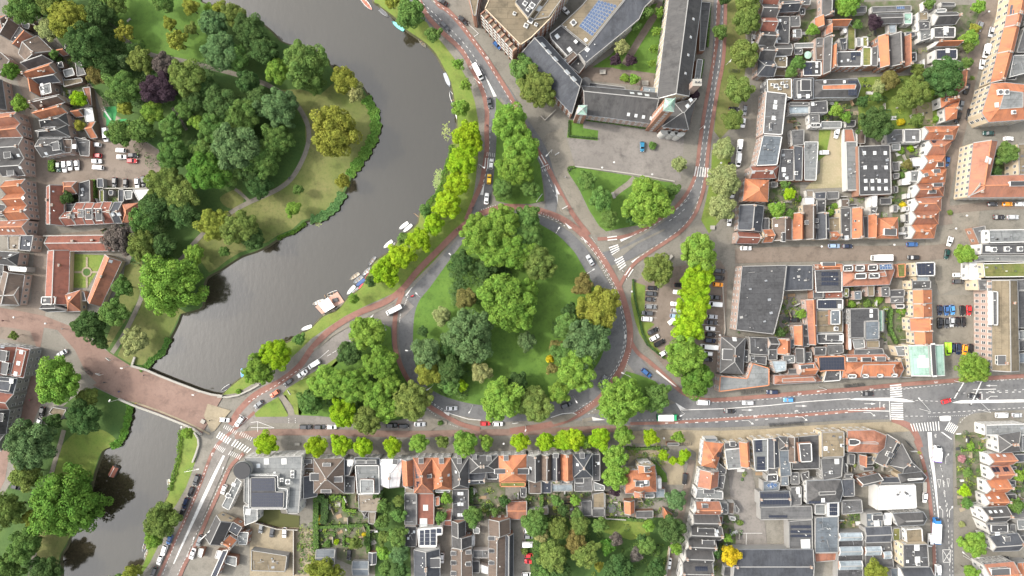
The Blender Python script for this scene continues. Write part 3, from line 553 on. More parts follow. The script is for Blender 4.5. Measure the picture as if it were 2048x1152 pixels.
for q in[('C4',262,943,0),('C4',812,925,0),('C4',262,1030,0,1,1),('C4',805,995,0,1,1),('C4',1785,780,180),('C4',1790,865,180,1,-1),('C3',1880,975,0),('C3',1880,1060,0,1,1),('D4',1395,640,-90,1,-1),('D4',1448,640,-90,1,1),('D4',1418,215,-90,.9,1)]:arrow(*q)
for s in["1352,378 1378,378 1368,445","1427,372 1447,372 1440,440"]:
 p=[Vector(q) for q in PL('D4',s)]
 for i in range(3):paint_bar(mb,p[i],p[(i+1)%3],.7)
marking('road_arrow',mb,'white direction arrows painted on the lanes')
mb=MB()
def bike(t,x,y,ang,s=2.0):
 c=Vector(P(t,x,y));ca,sa=math.cos(R_(ang)),math.sin(R_(ang));f=lambda u,v_:c+Vector((u*ca-v_*sa,u*sa+v_*ca))*s
 for cx in(-1.1,1.1):
  for k in range(8):
   a,b_=2*math.pi*k/8,2*math.pi*(k+1)/8;paint_bar(mb,f(cx+.7*math.cos(a),.7*math.sin(a)),f(cx+.7*math.cos(b_),.7*math.sin(b_)),.6)
 for a,b_ in[((-1.1,0),(0,-.2)),((0,-.2),(.8,-1)),((-1.1,0),(-.4,-1)),((-.4,-1),(.8,-1)),((1.1,0),(.8,-1.3)),((-.4,-1),(0,-.2))]:paint_bar(mb,f(*a),f(*b_),.5)
for q in[('C4',925,942,-90),('C4',780,962,0),('C4',1340,752,180),('C4',1870,735,180),('C4',250,845,180),('C4',825,808,180),('C4',1790,828,180),('C4',225,985,0),('D4',1338,30,-90),('D4',1405,410,-90),('D4',1410,485,-90),('D4',1222,200,70),('D4',1468,912,-90),('A2',1718,542,60),('A2',1850,465,60),('C3',1830,1018,0),('C3',1945,1028,0),('D1',1700,178,-65),('D1',1500,985,110)]:bike(*q)
marking('bicycle_sign',mb,'white bicycle symbols painted on the cycle lanes')
mb=MB()
for t,segs in[('C1',["1915,1012 1985,1040","1985,1040 1955,1075","1955,1075 1880,1108"]),('C2',["-40,1075 15,1068","15,1068 148,1118","148,1118 -40,1115","15,1068 15,1150"]),('B1',[]),('D3',["1800,808 2000,808","1875,808 1870,915"]),('A2',["1695,190 1780,270","1745,295 1780,270"])]:
 for s in segs:q=PL(t,s);paint_bar(mb,q[0],q[1],.8)
for k in range(9):paint_bar(mb,P('C3',1060,20+54*k) if k<5 else P('C3',1500,20+54*k),P('C3',1160,24+54*k) if k<5 else P('C3',1660,26+54*k),.5)
marking('bay_line',mb,'thin white parking bay lines')
# ================================================================ TREES
rng=random.Random(11)
def rand_dir(rg,zmin=-1.0):
 while True:
  v=Vector((rg.uniform(-1,1),rg.uniform(-1,1),rg.uniform(-1,1)))
  if.1<v.length<1 and v.normalized().z>zmin:return v.normalized()
def crown_mesh(name,seed,R,leaf,nlobe,per,flat=.78,ragged=.16,lobe_r=(.2,.34),inner=.25):
 """leaf clumps spread over many overlapping lobes; unit radius, R is the size it is meant for"""
 rg=random.Random(seed);V=[];F=[];ls=leaf/R
 def leafquad(p,nrm,s):
  u=nrm.orthogonal().normalized();a=rg.uniform(0,6.28);w=nrm.cross(u);uu=u*math.cos(a)+w*math.sin(a);ww=nrm.cross(uu)
  k=len(V);s1=s*rg.uniform(.7,1.3);s2=s*rg.uniform(.5,.9);b=nrm*s*rg.uniform(.05,.3)
  V.extend([p-uu*s1,p-ww*s2+b,p+uu*s1,p+ww*s2+b]);F.append([k,k+1,k+2,k+3])
 lobes=[]
 phase=rg.uniform(0,6.28);e1,e2=rg.uniform(.05,.13),rg.uniform(.04,.10)
 for i in range(nlobe):
  z=1-1.55*(i+.5)/nlobe;a=i*2.399963+rg.uniform(-.35,.35);rr=math.sqrt(max(0,1-z*z))
  wob=1+e1*math.sin(3*a+phase)+e2*math.sin(5*a-phase)
  rad=rg.uniform(1-2*ragged,1)*wob;lr=rg.uniform(*lobe_r)
  c=Vector((rr*math.cos(a)*(rad-lr*.75),rr*math.sin(a)*(rad-lr*.75),z*flat*(rad-lr*.6)))
  lobes.append((c,lr))
  for j in range(per):
   d=rand_dir(rg,-.55);p=c+Vector((d.x,d.y,d.z*.85))*lr*rg.uniform(.72,1.06)
   nn=(d*.9+Vector((0,0,.45))+rand_dir(rg)*.75).normalized();leafquad(p,nn,ls)
 for i in range(int(nlobe*per*inner)):
  d=rand_dir(rg,-.7);r=rg.uniform(.25,.72);leafquad(Vector((d.x*r,d.y*r,d.z*r*flat)),(Vector((0,0,.7))+rand_dir(rg)).normalized(),ls*1.25)
 return mesh(name,V,F,MATS['foliage'])
CROWN={'big':[crown_mesh('crown',100+i,10,.35,70,270,.8,.24,(.12,.27)) for i in range(5)],'mid':[crown_mesh('crown',200+i,6,.30,46,210,.8,.24,(.14,.32)) for i in range(5)],'small':[crown_mesh('crown',300+i,3.6,.26,26,140,.8,.24,(.18,.38)) for i in range(4)],'bush':[crown_mesh('crown',400+i,2,.24,14,80,.62,.22,(.3,.5)) for i in range(3)],'open':[crown_mesh('crown',500+i,5,.30,30,90,.75,.26,(.14,.26),.1) for i in range(2)],'willow':[crown_mesh('crown',600+i,10,.30,95,150,.85,.13,(.12,.2)) for i in range(2)]}
def trunk_mesh(seed):
 rg=random.Random(seed);mb=MB()
 mb.tube([(0,0,0),(.01,0,.15),(.02,-.01,.45),(0,.02,.8)],[.07,.05,.038,.012],7)
 for k in range(6):
  a=k*1.05+rg.uniform(-.3,.3);z0=rg.uniform(.32,.6);r=rg.uniform(.4,.7)
  mb.tube([(0,0,z0),(r*.4*math.cos(a),r*.4*math.sin(a),z0+.13),(r*math.cos(a),r*math.sin(a),z0+.25)],[.026,.017,.006],5)
 return mb.build('trunk',MATS['bark'])
TRUNK=[trunk_mesh(s) for s in range(3)]
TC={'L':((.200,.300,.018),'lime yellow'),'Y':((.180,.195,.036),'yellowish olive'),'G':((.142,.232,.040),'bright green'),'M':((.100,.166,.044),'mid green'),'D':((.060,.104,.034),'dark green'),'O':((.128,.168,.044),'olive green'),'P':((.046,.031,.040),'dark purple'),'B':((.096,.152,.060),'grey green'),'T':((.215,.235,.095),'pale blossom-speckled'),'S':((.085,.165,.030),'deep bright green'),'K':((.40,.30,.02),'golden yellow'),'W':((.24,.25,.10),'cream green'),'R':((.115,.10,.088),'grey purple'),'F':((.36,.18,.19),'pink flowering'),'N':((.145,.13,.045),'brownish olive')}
TREES=[]
def tree(x,y,r,c,place,shape=None,group=None,noun=None,sq=1.0):
 Rm=r*0.2
 if shape is None:shape='big' if r>=33 else 'mid' if r>=19 else 'small' if r>=10 else 'bush'
 h=min(19,3.2+1.55*Rm) if shape!='bush' else max(1.0,1.25*Rm)
 zc=h-Rm*.72 if shape!='bush' else h*.45
 zc=max(zc,Rm*.55)
 p=W(x,y,zc*.85);Rw=Rm*(HCAM-zc)/HCAM*1.03
 noun=noun or('tree' if shape not in('bush',) else 'shrub')
 size='' if noun=='shrub' else 'large ' if r>=40 else 'small ' if r<14 else ''
 lab=f"{size}{TC[c][1]} {noun} {place}"
 fv=rng.uniform(.9,1.12);col=[v_*fv for v_ in TC[c][0]];col[0]*=rng.uniform(.93,1.07)
 o=thing(noun.replace(' ','_'),lab,noun,(p.x,p.y,0),rng.uniform(0,6.28),group)
 part('crown',rng.choice(CROWN[shape]),o,(0,0,zc),None,(Rw*rng.uniform(.92,1.1),Rw*rng.uniform(.92,1.1),Rw*rng.uniform(.9,1.08)),col)
 part('trunk',rng.choice(TRUNK),o,(0,0,0),None,(Rw,Rw,max(h*.92,.6)))
 TREES.append((p.x,p.y,Rw));return o
def trees(txt,group=None):
 for ln in txt.strip().split('\n'):
  f=[q.strip() for q in ln.split('|')];a=f[0].split();tree(float(a[0]),float(a[1]),float(a[2]),a[3],f[1],a[4] if len(a)>4 else None,group)
trees("""55 15 38 M|in the top left corner of the park
110 8 32 O|between the corner tree and the wide yellowish one
142 40 40 Y|spreading beside the top left houses
100 62 23 W|right behind the orange roofs at upper left
176 92 45 D|just below the wide yellowish tree at upper left
203 25 32 D|left of the upper park lawn
228 2 28 O|at the top edge left of the lawn
252 66 21 Y open|standing where the walk meets the upper lawn
216 128 26 D|below the dark round crown at upper left
247 124 18 B|under the walk near the upper lawn
285 122 27 O|on the walk between lawn and purple tree
327 130 24 R|just above the purple beech
323 180 35 P|copper beech in the middle of the left park
380 158 40 O|touching the purple beech on its right
252 178 35 M|left of the purple beech above the playground
196 150 21 N|beside the tan shed roofs
307 226 27 G|just below the purple beech
252 218 16 Y|next to the green playground mat
244 268 28 M|overhanging the white cars of the upper car park
286 262 28 M|right of the car park entrance tree
374 221 22 M|on the short brown path under the beech
398 246 17 G|in the dark centre of the left park
446 210 36 D|dense crown in the centre of the left park
420 178 24 D|filling the gap right of the olive crown
446 107 38 B|at the lower right of the bright lawn
430 50 28 B|on the right rim of the bright lawn
500 64 34 D|leaning over the upper river
533 105 32 D|by the upper river between two round crowns
476 118 28 M|behind the grey green crown near the walk
342 50 15 Y|small and round on the bright lawn
356 82 25 Y open|in the middle of the bright lawn
385 60 14 O|right half of the bright lawn
383 16 17 Y|willow at the top of the lawn by the water
470 32 24 O|on the shore at the top of the park
440 18 16 Y|low on the upper shore
330 8 20 M|at the top edge of the bright lawn
556 143 28 G|left half of the pair on the river shore
612 132 46 M|right half of the pair on the river shore
631 172 21 M|small neighbour below the shore pair
690 162 27 Y|at the tip of the river bend
712 186 20 W open|thin crown at the tip of the river bend
672 265 54 Y|alone on the dry lawn of the river bend
561 220 42 B|inside the curve of the walk
556 282 34 M|right against the curved walk
522 205 30 D|left of the crown inside the curve
500 165 26 D|under the walk near the shore pair
487 236 40 M|centre of the wooded knoll
478 298 52 B|broadest crown of the wooded knoll
435 262 34 M|left side of the wooded knoll
530 322 34 M|lower right side of the wooded knoll
420 345 44 S|vivid crown at the lower left of the knoll
352 308 34 M|right of the red cars in the car park
334 368 35 O|right end of the parked row
312 418 32 D|behind the last red terrace house
368 388 32 O|between parked row and vivid crown
372 430 30 D|above the shaded lawn
520 375 25 D|small crown at the inner bend of the walk
596 380 12 M|tiny one alone on the dry lawn
587 417 17 G|alone near the lower shore of the bend
687 363 16 Y willow|drooping over the water at the bend
432 450 36 Y|left half of the two-coloured pair
482 458 38 O|right half of the two-coloured pair
510 480 26 D|leaning over the dark water below the pair
392 508 21 G|beside the straight pale walk
345 570 62 G willow|huge round crown on the river shore
240 478 32 R|bare-looking beech over the almshouse roof
292 440 32 M|between terrace and beech
290 492 34 O|right of the beech over the almshouse
330 492 28 D|in the shade above the huge round crown
248 574 22 M|right of the almshouse east wing
230 626 31 M|left of the path at the bridge street
180 650 31 D|at the bend of the red brick street
274 681 27 T|right of the path near the bridge
450 503 12 M|low on the shore below the pair
205 684 16 D|small at the foot of the street trees
124 761 48 G|large crown in the red brick street
178 795 20 O|between the street crown and the water
170 833 36 D|beside the grey kiosk
66 886 50 B|grey crown in front of the slate houses
112 842 18 D|above the grey crown
56 948 30 O|at the edge of the red square
140 1006 70 S willow|biggest crown by the lower water
20 1018 38 O|at the left edge below the square
67 1034 20 Y|between the biggest crown and the left edge
55 1088 33 M|below the yellowish gap tree
15 1142 36 M|in the lower left corner
95 1142 34 D|at the bottom edge by the dark water
327 1036 36 O|hanging over the lower water by the road
310 1076 19 G|small neighbour of the overhanging tree
268 1146 21 Y|at the bottom edge by the moored boats
376 866 13 G|on the bank at the lower end of the bridge
25 143 19 S|round street tree by the old brown roof
43 210 17 G|round street tree above the pink house
160 198 18 L|between the back gardens and the playground
162 252 12 Y|beside the orange shed by the car park
31 671 10 O|in the red street by the bottom left house
110 110 10 M|behind the orange roof at upper left
138 396 14 D|in the garden behind the long red roof
120 122 9 M|small in the garden of the old town
395 200 26 D|in the shade right of the beech
345 255 24 M|above the car park trees
412 300 26 M|between knoll and vivid crown
270 98 14 D|by the walk at the left lawn rim
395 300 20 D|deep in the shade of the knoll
460 345 30 M|at the foot of the knoll
500 345 26 D|lower edge of the knoll""")
G_ROW='riverside row of lime trees'
for k,(x,y,r,c) in enumerate([(937,272,29,'L'),(937,300,22,'L'),(924,326,29,'L'),(917,369,28,'L'),(894,410,30,'L'),(867,448,23,'L'),(839,479,26,'L'),(804,513,29,'L'),(772,543,29,'L')]):
 tree(x,y,r,c,['at the top of the riverside row','second from the top of the riverside row','third from the top of the riverside row','fourth from the top of the riverside row','in the middle of the riverside row','fourth from the bottom of the riverside row','third from the bottom of the riverside row','second from the bottom of the riverside row','at the bottom of the riverside row'][k],None,G_ROW)
trees("""852 421 15 M|on the water side of the riverside row
808 476 15 M|by the white boats under the riverside row
743 561 14 D|above the pontoon by the moored boats
554 708 33 L|right half of the pair near the bridge
520 740 35 G|left half of the pair near the bridge
709 598 12 G|beside the wooden pontoon
600 679 14 M|on the bank below the lone white boat
477 783 6 G bush|on the grass by the bridge parapet
822 30 31 M|by the teal boat on the upper bank
783 6 17 Y|at the top edge of the upper bank
867 72 17 M|next to the road on the upper bank
917 130 14 G open|upper of two thin trees on the bank
932 170 13 G open|lower of two thin trees on the bank
922 216 19 G|beside the white boats on the upper bank
1020 250 40 G|top of the median between the carriageways
1042 296 38 G|middle of the median between the carriageways
1030 336 38 G|lower part of the median
1061 378 21 M|right of the two low crowns on the median
1007 380 22 M|left of the two low crowns on the median
1051 142 31 M|upper of the pair beside the black school roof
1074 180 40 O|lower of the pair beside the black school roof
1244 95 18 W|in the school court by the purple bushes
1230 122 12 P|left purple bush in the school court
1262 122 12 P|right purple bush in the school court
1250 156 9 G bush|left of two clipped ones in the school court
1268 160 11 G|right of two clipped ones in the school court
1318 26 11 G open|top of the young orchard in the court
1312 64 11 G open|middle of the young orchard in the court
1307 98 10 G open|lower part of the young orchard in the court
1303 128 9 G open|bottom of the young orchard in the court
1292 26 16 M|against the curved blue facade
1270 52 12 M|under the curved blue facade
1388 192 14 P|behind the brick chimney of the school
1446 0 12 D|at the top edge by the side road
1304 291 9 M bush|clipped block on the forecourt
1356 330 18 T|alone at the corner of the forecourt
1174 363 21 M|upper of three round crowns on the triangle lawn
1201 398 26 M|middle of three round crowns on the triangle lawn
1219 440 22 M|lower of three round crowns on the triangle lawn
1294 405 48 G willow|feathery giant on the triangle lawn
1345 380 16 M|right of the feathery giant
1262 436 14 D|under the feathery giant""")
for k,(x,y,r,c) in enumerate([(1491,7,30,'O'),(1491,42,31,'O'),(1484,109,31,'O'),(1474,184,30,'O'),(1464,243,22,'O')]):
 tree(x,y,r,c,'in the street row right of the church, '+['topmost','second from the top','third from the top','fourth from the top','lowest and smallest'][k],None,'street trees right of the church')
for k,(x,y,r,c) in enumerate([(1446,298,24,'T'),(1447,360,32,'T'),(1439,415,32,'T')]):
 tree(x,y,r,c,'on the verge below the church, '+['top one','middle one','bottom one'][k],None,'pale flowering street trees')
tree(1438,64,17,'M','standing in the cycle lane right of the long slate roof')
trees("""962 473 43 G|at the left of the roundabout top
1002 448 40 G|at the very top of the roundabout
1022 500 38 G|second ring of the roundabout top
1056 436 29 M|right of the very top of the roundabout
1054 470 34 M|between bright top and olive crown
1079 528 38 O|olive crown at the right of the roundabout lawn
1010 600 56 G|widest crown in the roundabout centre
1035 630 38 G|lower shoulder of the widest crown
925 528 27 D|shaded one at the left roundabout rim
932 596 22 N|thin brown crown left of the roundabout centre
884 631 20 T|pale crown at the left roundabout rim
942 671 55 B willow|big grey crown on the left of the roundabout
853 706 32 B|bluish crown touching the left ring road
857 743 28 Y|tan crown at the lower left ring road
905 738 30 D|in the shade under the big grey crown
924 771 14 L|bright little one near the lower left rim
962 744 22 T|pale crown below the big grey one
900 770 20 M|low mass at the lower left rim
846 662 12 D|bush at the left rim
1002 797 46 G|bright crown at the bottom of the roundabout
1070 808 36 O|conical one at the bottom of the roundabout
1116 784 26 G|right of the conical one
1034 766 24 D|between bright crown and lawn
1154 738 46 G|at the lower right of the roundabout
1174 682 48 B|grey crown at the right ring road
1135 652 28 M|left of the grey crown at the right ring road
1199 617 41 Y|olive and gold crown at the right ring road
1166 570 23 N|brown crown above the gold one
1138 622 17 D|small shaded one by the gold crown
1111 692 17 N|brown shrub beside the lawn
1099 717 9 K bush|bright at the edge of the lawn
1104 736 14 N|brown shrub below the yellow one
1053 683 20 B|alone on the roundabout lawn
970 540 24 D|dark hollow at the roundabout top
900 690 22 D|behind the bluish crown
985 505 34 G|left of centre in the roundabout top
1050 508 33 G|between very top and olive crown of the roundabout
1052 585 30 G|right shoulder of the widest roundabout crown
1128 706 27 M|above the lower right roundabout crown
1192 655 26 G|between gold and grey crowns at the right ring
885 762 18 D|low and dark by the tan crown
737 664 36 G|top of the clump beside the lower left road
702 706 27 D|olive dark one at the clump's left
762 726 35 G|right middle of the clump
657 766 37 G|far left of the clump
707 771 35 G|centre of the clump
752 788 33 G|right of the clump centre
782 766 27 G|right rim of the clump
622 802 28 M|lower left corner of the clump
687 826 32 L|brightest at the bottom of the clump
737 838 33 O|bottom middle of the clump
772 816 29 G|lower right of the clump
824 800 38 O|overhanging the red ring lane
1241 801 48 G willow|giant on the grass island by the main road
1311 793 29 M|right of the giant on the grass island
881 846 6 M bush|on the paved island
1316 540 36 O|at the top of the right car park""")
for k,(x,y,r,c) in enumerate([(1394,506,41,'G'),(1394,556,36,'L'),(1390,586,28,'L'),(1386,617,33,'L'),(1374,658,34,'L'),(1369,710,42,'G'),(1389,757,36,'S')]):
 tree(x,y,r,c,'in the tall row of the car park, '+['topmost','second from top','third from top','fourth from top','fifth from top','sixth from top','lowest'][k],None,'car park tree row')
SR=[(534,886,26,'L'),(634,891,24,'L'),(684,889,24,'L'),(729,891,23,'L'),(786,891,20,'L'),(837,884,21,'G'),(886,883,15,'O'),(930,886,27,'G'),(974,883,18,'G'),(1040,883,20,'L'),(1090,881,22,'L'),(1127,880,22,'L'),(1148,876,26,'L'),(1172,884,14,'G'),(1199,876,22,'L'),(1246,871,21,'G'),(1299,873,18,'L'),(1356,872,14,'G')]
ORD='first second third fourth fifth sixth seventh eighth ninth tenth eleventh twelfth thirteenth fourteenth fifteenth sixteenth seventeenth eighteenth nineteenth twentieth'.split()
def ordn(k,n):
 if k<len(ORD):return ORD[k]
 return f"{k + 1}{'st' if k % 10 == 0 else 'nd' if k % 10 == 1 else 'rd' if k % 10 == 2 else 'th'}"
for k,(x,y,r,c) in enumerate(SR):tree(x,y,r,c,f'{ordn(k, len(SR))} from the left in the row along the brick street',None,'tree row along the red brick street')
trees("""1229 914 27 G|upper half of the broad crown left of the villa
1227 950 28 G|lower half of the broad crown left of the villa
1326 911 12 L|left corner of the clipped horseshoe by the villa drive
1370 909 13 L|right corner of the clipped horseshoe by the villa drive
1344 921 10 L|left middle of the clipped horseshoe
1361 921 10 L|right middle of the clipped horseshoe
1230 980 12 P|behind the villa's left side
1351 998 22 B|feathery one right of the villa
1341 1058 31 D|dark crown by the narrow brick lane
1351 1094 14 G|rounded one at the lane below the dark crown
1216 1089 17 S|rounded in the wooded garden
1296 1049 14 G|on the garden lawn below the villa garage
1199 1049 18 M|on the long garden lawn
1159 1050 21 O|left of the long garden lawn
1116 1054 24 O|below the back gardens
1070 1042 28 M|behind the red flat roof
1104 1109 32 O|wide crown in the wooded garden
1150 1082 24 N|brownish in the wooded garden
1169 1105 28 O|centre of the wooded garden
1197 1130 11 Y|round bush on the dark hedge
1236 1138 32 D|at the bottom of the wooded garden
1294 1090 20 M|right part of the wooded garden
1271 1108 15 R|greyish shrub tree in the wooded garden
1232 1076 15 R|grey one between round crown and lawn
1285 1078 13 D|small and dark in the wooded garden
1311 1138 22 D|lower right of the wooded garden
1084 1072 14 W|white-flowered one by the red cars
1049 1101 9 O|small among the parked cars
1120 1142 24 D|bottom edge left of the wooded garden
1075 1120 16 D|hedge tree right of the parked red cars
1090 1148 18 M|bottom edge by the parking yard
1459 1109 21 K|in the yard by the grey hall
1454 1074 10 G|in the garden above the golden tree
1434 1105 12 D|left of the golden tree
1480 1046 7 O bush|sprawling on the yard
769 1012 17 M|upper left of the tall belt behind the terrace
797 1000 13 O|upper right of the tall belt behind the terrace
798 1030 17 M|second on the right of the tall belt
767 1042 16 M|second on the left of the tall belt
795 1072 20 M|third on the right of the tall belt
768 1072 15 O|third on the left of the tall belt
798 1106 20 B|fourth on the right of the tall belt
767 1105 15 G|fourth on the left of the tall belt
770 1134 16 M|bottom left of the tall belt
802 1140 18 D|bottom right of the tall belt
757 985 12 D|top of the tall belt
946 1030 21 M|round crown behind the long black roof
882 1032 14 M|in the garden left of the long black roof
894 996 12 G|in the garden behind the orange hipped roof
642 1039 9 K bush|by the hedge of the formal garden
650 1146 35 Y|large crown at the bottom edge
672 1083 7 L bush|ball in the formal garden
712 1084 14 O|bushy one in the formal garden
729 1069 6 K bush|by the right hedge of the formal garden
655 1086 7 M bush|clipped in the formal garden
697 1080 6 G bush|in the lower beds of the formal garden
1008 1000 12 D|in the garden right of the small lawn
990 1022 10 M|in the corner of the small lawn
1112 1000 14 M|between the back gardens
1125 1020 13 D|in the shade of the back gardens
1150 1000 12 G|creeper-covered in the back garden
1153 1028 13 M|by the grey shed roofs
1941 736 31 G willow|feathery one by the orange parked car
1926 981 13 L|upper of two round ones by the right street
1931 1004 12 M|lower of two round ones by the right street
1943 1086 26 G|bright one on the right street corner
1938 1141 15 G|at the bottom of the right street
1748 1143 24 Y|at the bottom edge beside dark roofs
1923 916 9 F bush|beside the white front facade
1940 890 9 G bush|in the top front garden of the right street
1932 945 10 M|in the second front garden of the right street
1924 1048 7 W bush|white flowering by the dark houses
1926 508 21 G|in the crossroads at the right
1578 388 13 L|bright one in the garden behind the hip roof
1552 420 17 G|in the garden behind the orange hipped house
1577 428 11 M|right side of that hidden garden
1568 370 10 M|at the top of that hidden garden
1598 398 7 G bush|by the wall of that hidden garden
1746 46 16 P|between grey sheds at the upper right
1883 157 40 D|largest crown of the walled park garden
1821 188 34 O|beside the largest crown of the walled garden
1849 188 17 G|between olive crown and the orange corner house
1776 160 20 N|top of the walled garden
1755 176 15 T|tan one at the left of the walled garden
1746 250 35 D|lower left of the walled garden
1831 242 15 O|right of the yellow bush in the walled garden
1801 244 9 K bush|in the walled garden
1872 238 7 G bush|beside the orange corner house
1623 62 14 G|between dark flats at the upper right
1691 15 21 G|at the top edge of the upper right gardens
1713 50 10 M|by the mossy strip at the upper right
1671 10 10 G|at the top edge near the slate roof
1956 15 15 G|top of the far right front gardens
1936 78 18 G|middle of the far right front gardens
1946 60 12 Y|yellowish one in the far right front gardens
1931 127 13 M|bottom of the far right front gardens
1934 96 12 O|by the dark white-rimmed flat roof
1594 126 15 M|behind the solar panel roof
1580 145 12 M|in the garden left of the solar roof
1833 141 14 O|above the largest crown of the walled garden
1671 222 14 G|in the garden below the hipped grey row
1690 235 11 G|right of the garden below the hipped grey row
1722 205 13 D|left wall of the walled garden
1750 195 12 M|shaded in the walled garden
1942 157 6 O open|young one in the cobbled street
1601 628 11 G|in the grey yard by the dark hall
1560 665 11 D|dark ball in the grey yard
1703 608 9 G|left one in the planted courtyard
1733 606 9 M|right one in the planted courtyard
1757 600 9 G|in the corner of the planted courtyard
1803 622 9 G|by the tiny yards of the orange strip
1708 0 14 G|at the top edge between the sheds
1855 10 12 M|at the top edge right of the sheds
1800 300 10 G bush|ball beside the black skylight roof
1821 297 8 L bush|ball at the top of the narrow gardens
1806 411 8 K bush|ball in the narrow gardens
1812 330 11 N|in the narrow gardens
1802 350 8 M bush|in the narrow gardens behind the gables
2010 308 22 M|in the courtyard of the brown tiled block
2030 300 14 G|right side of the brown block's courtyard
1990 345 12 D|lower left of the brown block's courtyard
1845 318 8 G bush|by the white backs of the gables
1660 425 9 G|in the tiny courtyard left of the orange roof
1670 412 7 G bush|in the tiny courtyard
2030 1010 18 M|at the right edge below the orange houses
2035 950 14 G|at the right edge behind the orange houses
2010 940 8 L bush|between the backs at the right edge
1900 425 6 O bush|at the corner of the brown block
2000 1020 10 D|behind the grey houses at the right edge
205 668 10 M|low beside the street trees
236 1165 20 M|below the frame at the lower shore""")
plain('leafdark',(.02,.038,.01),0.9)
def hedge(t,pts,w,h,c,label):
 pts=[W2(p) for p in PL(t,pts)];rg=random.Random(len(label)*7+int(pts[0].x));V=[];F=[]
 for a,b_ in zip(pts,pts[1:]):
  L_=(b_-a).length;d=(b_-a).normalized();n=Vector((-d.y,d.x,0))
  for k in range(int(L_*(w+2*h)*9)):
   u=rg.uniform(0,L_);side=rg.random();jit=rg.uniform(-.08,.08)
   if side<.55:p=a+d*u+n*rg.uniform(-w/2,w/2);z=h+jit;nn=Vector((0,0,1))
   else:s=1 if rg.random()<.5 else-1;p=a+d*u+n*s*(w/2+jit);z=rg.uniform(.05,h);nn=n*s
   nn=(nn+rand_dir(rg)*.6).normalized();x=nn.orthogonal().normalized();y=nn.cross(x);s_=rg.uniform(.14,.3);q=Vector((p.x,p.y,z))-pts[0]
   k0=len(V);V+=[q-x*s_,q-y*s_*.7,q+x*s_,q+y*s_*.7];F.append([k0,k0+1,k0+2,k0+3])
 mbh=MB()
 o=thing('hedge',label,'hedge',(pts[0].x,pts[0].y,0));part('foliage',mesh('foliage',V,F,MATS['foliage']),o,color=TC[c][0])
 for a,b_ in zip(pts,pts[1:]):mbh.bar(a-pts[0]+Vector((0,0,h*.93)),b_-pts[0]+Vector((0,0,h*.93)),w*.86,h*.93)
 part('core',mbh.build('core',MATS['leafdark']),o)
for q in[('D2',"492,500 488,740 492,940",2.2,2.2,'M','long clipped hedge at the left of the formal garden'),('D2',"905,735 905,955",1.4,2,'M','clipped hedge at the right of the formal garden'),('D2',"510,755 680,745 900,735",1.2,1.6,'M','hedge across the middle of the formal garden'),('D2',"712,500 708,615 810,622",1.1,1.8,'G','bright L-shaped hedge behind the grey roof'),('D2',"505,520 560,520 560,640 545,720",3,2.4,'D','thick dark hedge inside the formal garden'),('D2',"590,520 690,518",2,1.4,'G','round-topped hedge on the terrace'),('D2',"520,900 600,905",1.2,1,'M','low box hedge in the left lower bed'),('D2',"705,820 705,905 780,905",.8,1,'M','low box hedge in the middle lower bed'),('D2',"880,800 880,900",1.2,1.2,'M','low box hedge in the right lower bed'),('D2',"520,800 630,800 630,840",.8,1,'M','low box hedge at the top of the left bed'),('C3',"965,-70 975,60 1000,170 1020,260 1040,360 1080,450 1150,510 1210,560",.7,1.3,'D','thin dark hedge along the car park bank'),('D3',"905,122 1000,130 1180,122",1,1.6,'M','hedge along the top of the villa garden'),('D3',"190,700 200,900 190,1060 170,1150",3,3,'M','tall hedge right of the parked red cars'),('B1',"430,135 430,225",2.3,1.8,'G','clipped block hedge by the white cars'),('D3',"740,685 930,690 1050,700",1.2,1.6,'M','hedge behind the villa garage'),('A3',"590,960 800,985 1090,1030",.8,1.2,'M','low hedge at the foot of the church facade'),('A3',"1220,0 1180,400 1150,640",1.2,1.5,'M','hedge along the long slate roofed wing'),('A3',"1580,40 1560,380",.7,1.2,'M','narrow hedge by the annex wall'),('A3',"1525,480 1490,700",1,1.2,'M','hedge between annex and cycle lane'),('A3',"455,965 455,1090 680,1110",.6,.9,'D','low hedge round the square church lawn'),('B3',"452,220 450,190 500,186",.8,1,'M','low hedge at the top of the triangle lawn'),('D4',"1540,140 1700,140",.8,1.2,'G','hedge below the top front garden'),('C4',"965,165 960,330 1010,440",1.2,2,'M','green hedge wall beside the courtyard'),('D2',"1715,430 1715,560",2.4,2.4,'D','tall dark hedge by the long black roof'),('D3',"1740,1000 1190,1060 1150,1060",.6,1.0,'D','hedge at the bottom of the wooded garden') if False else('D3',"1060,965 1165,970 1165,900",1.2,1.6,'M','clipped L hedge in the wooded garden'),('B1',"760,290 765,440",2,2,'G','overgrown hedge between back gardens'),('D3',"235,490 235,600",1.5,2,'M','hedge between two narrow back gardens')]:hedge(*q)
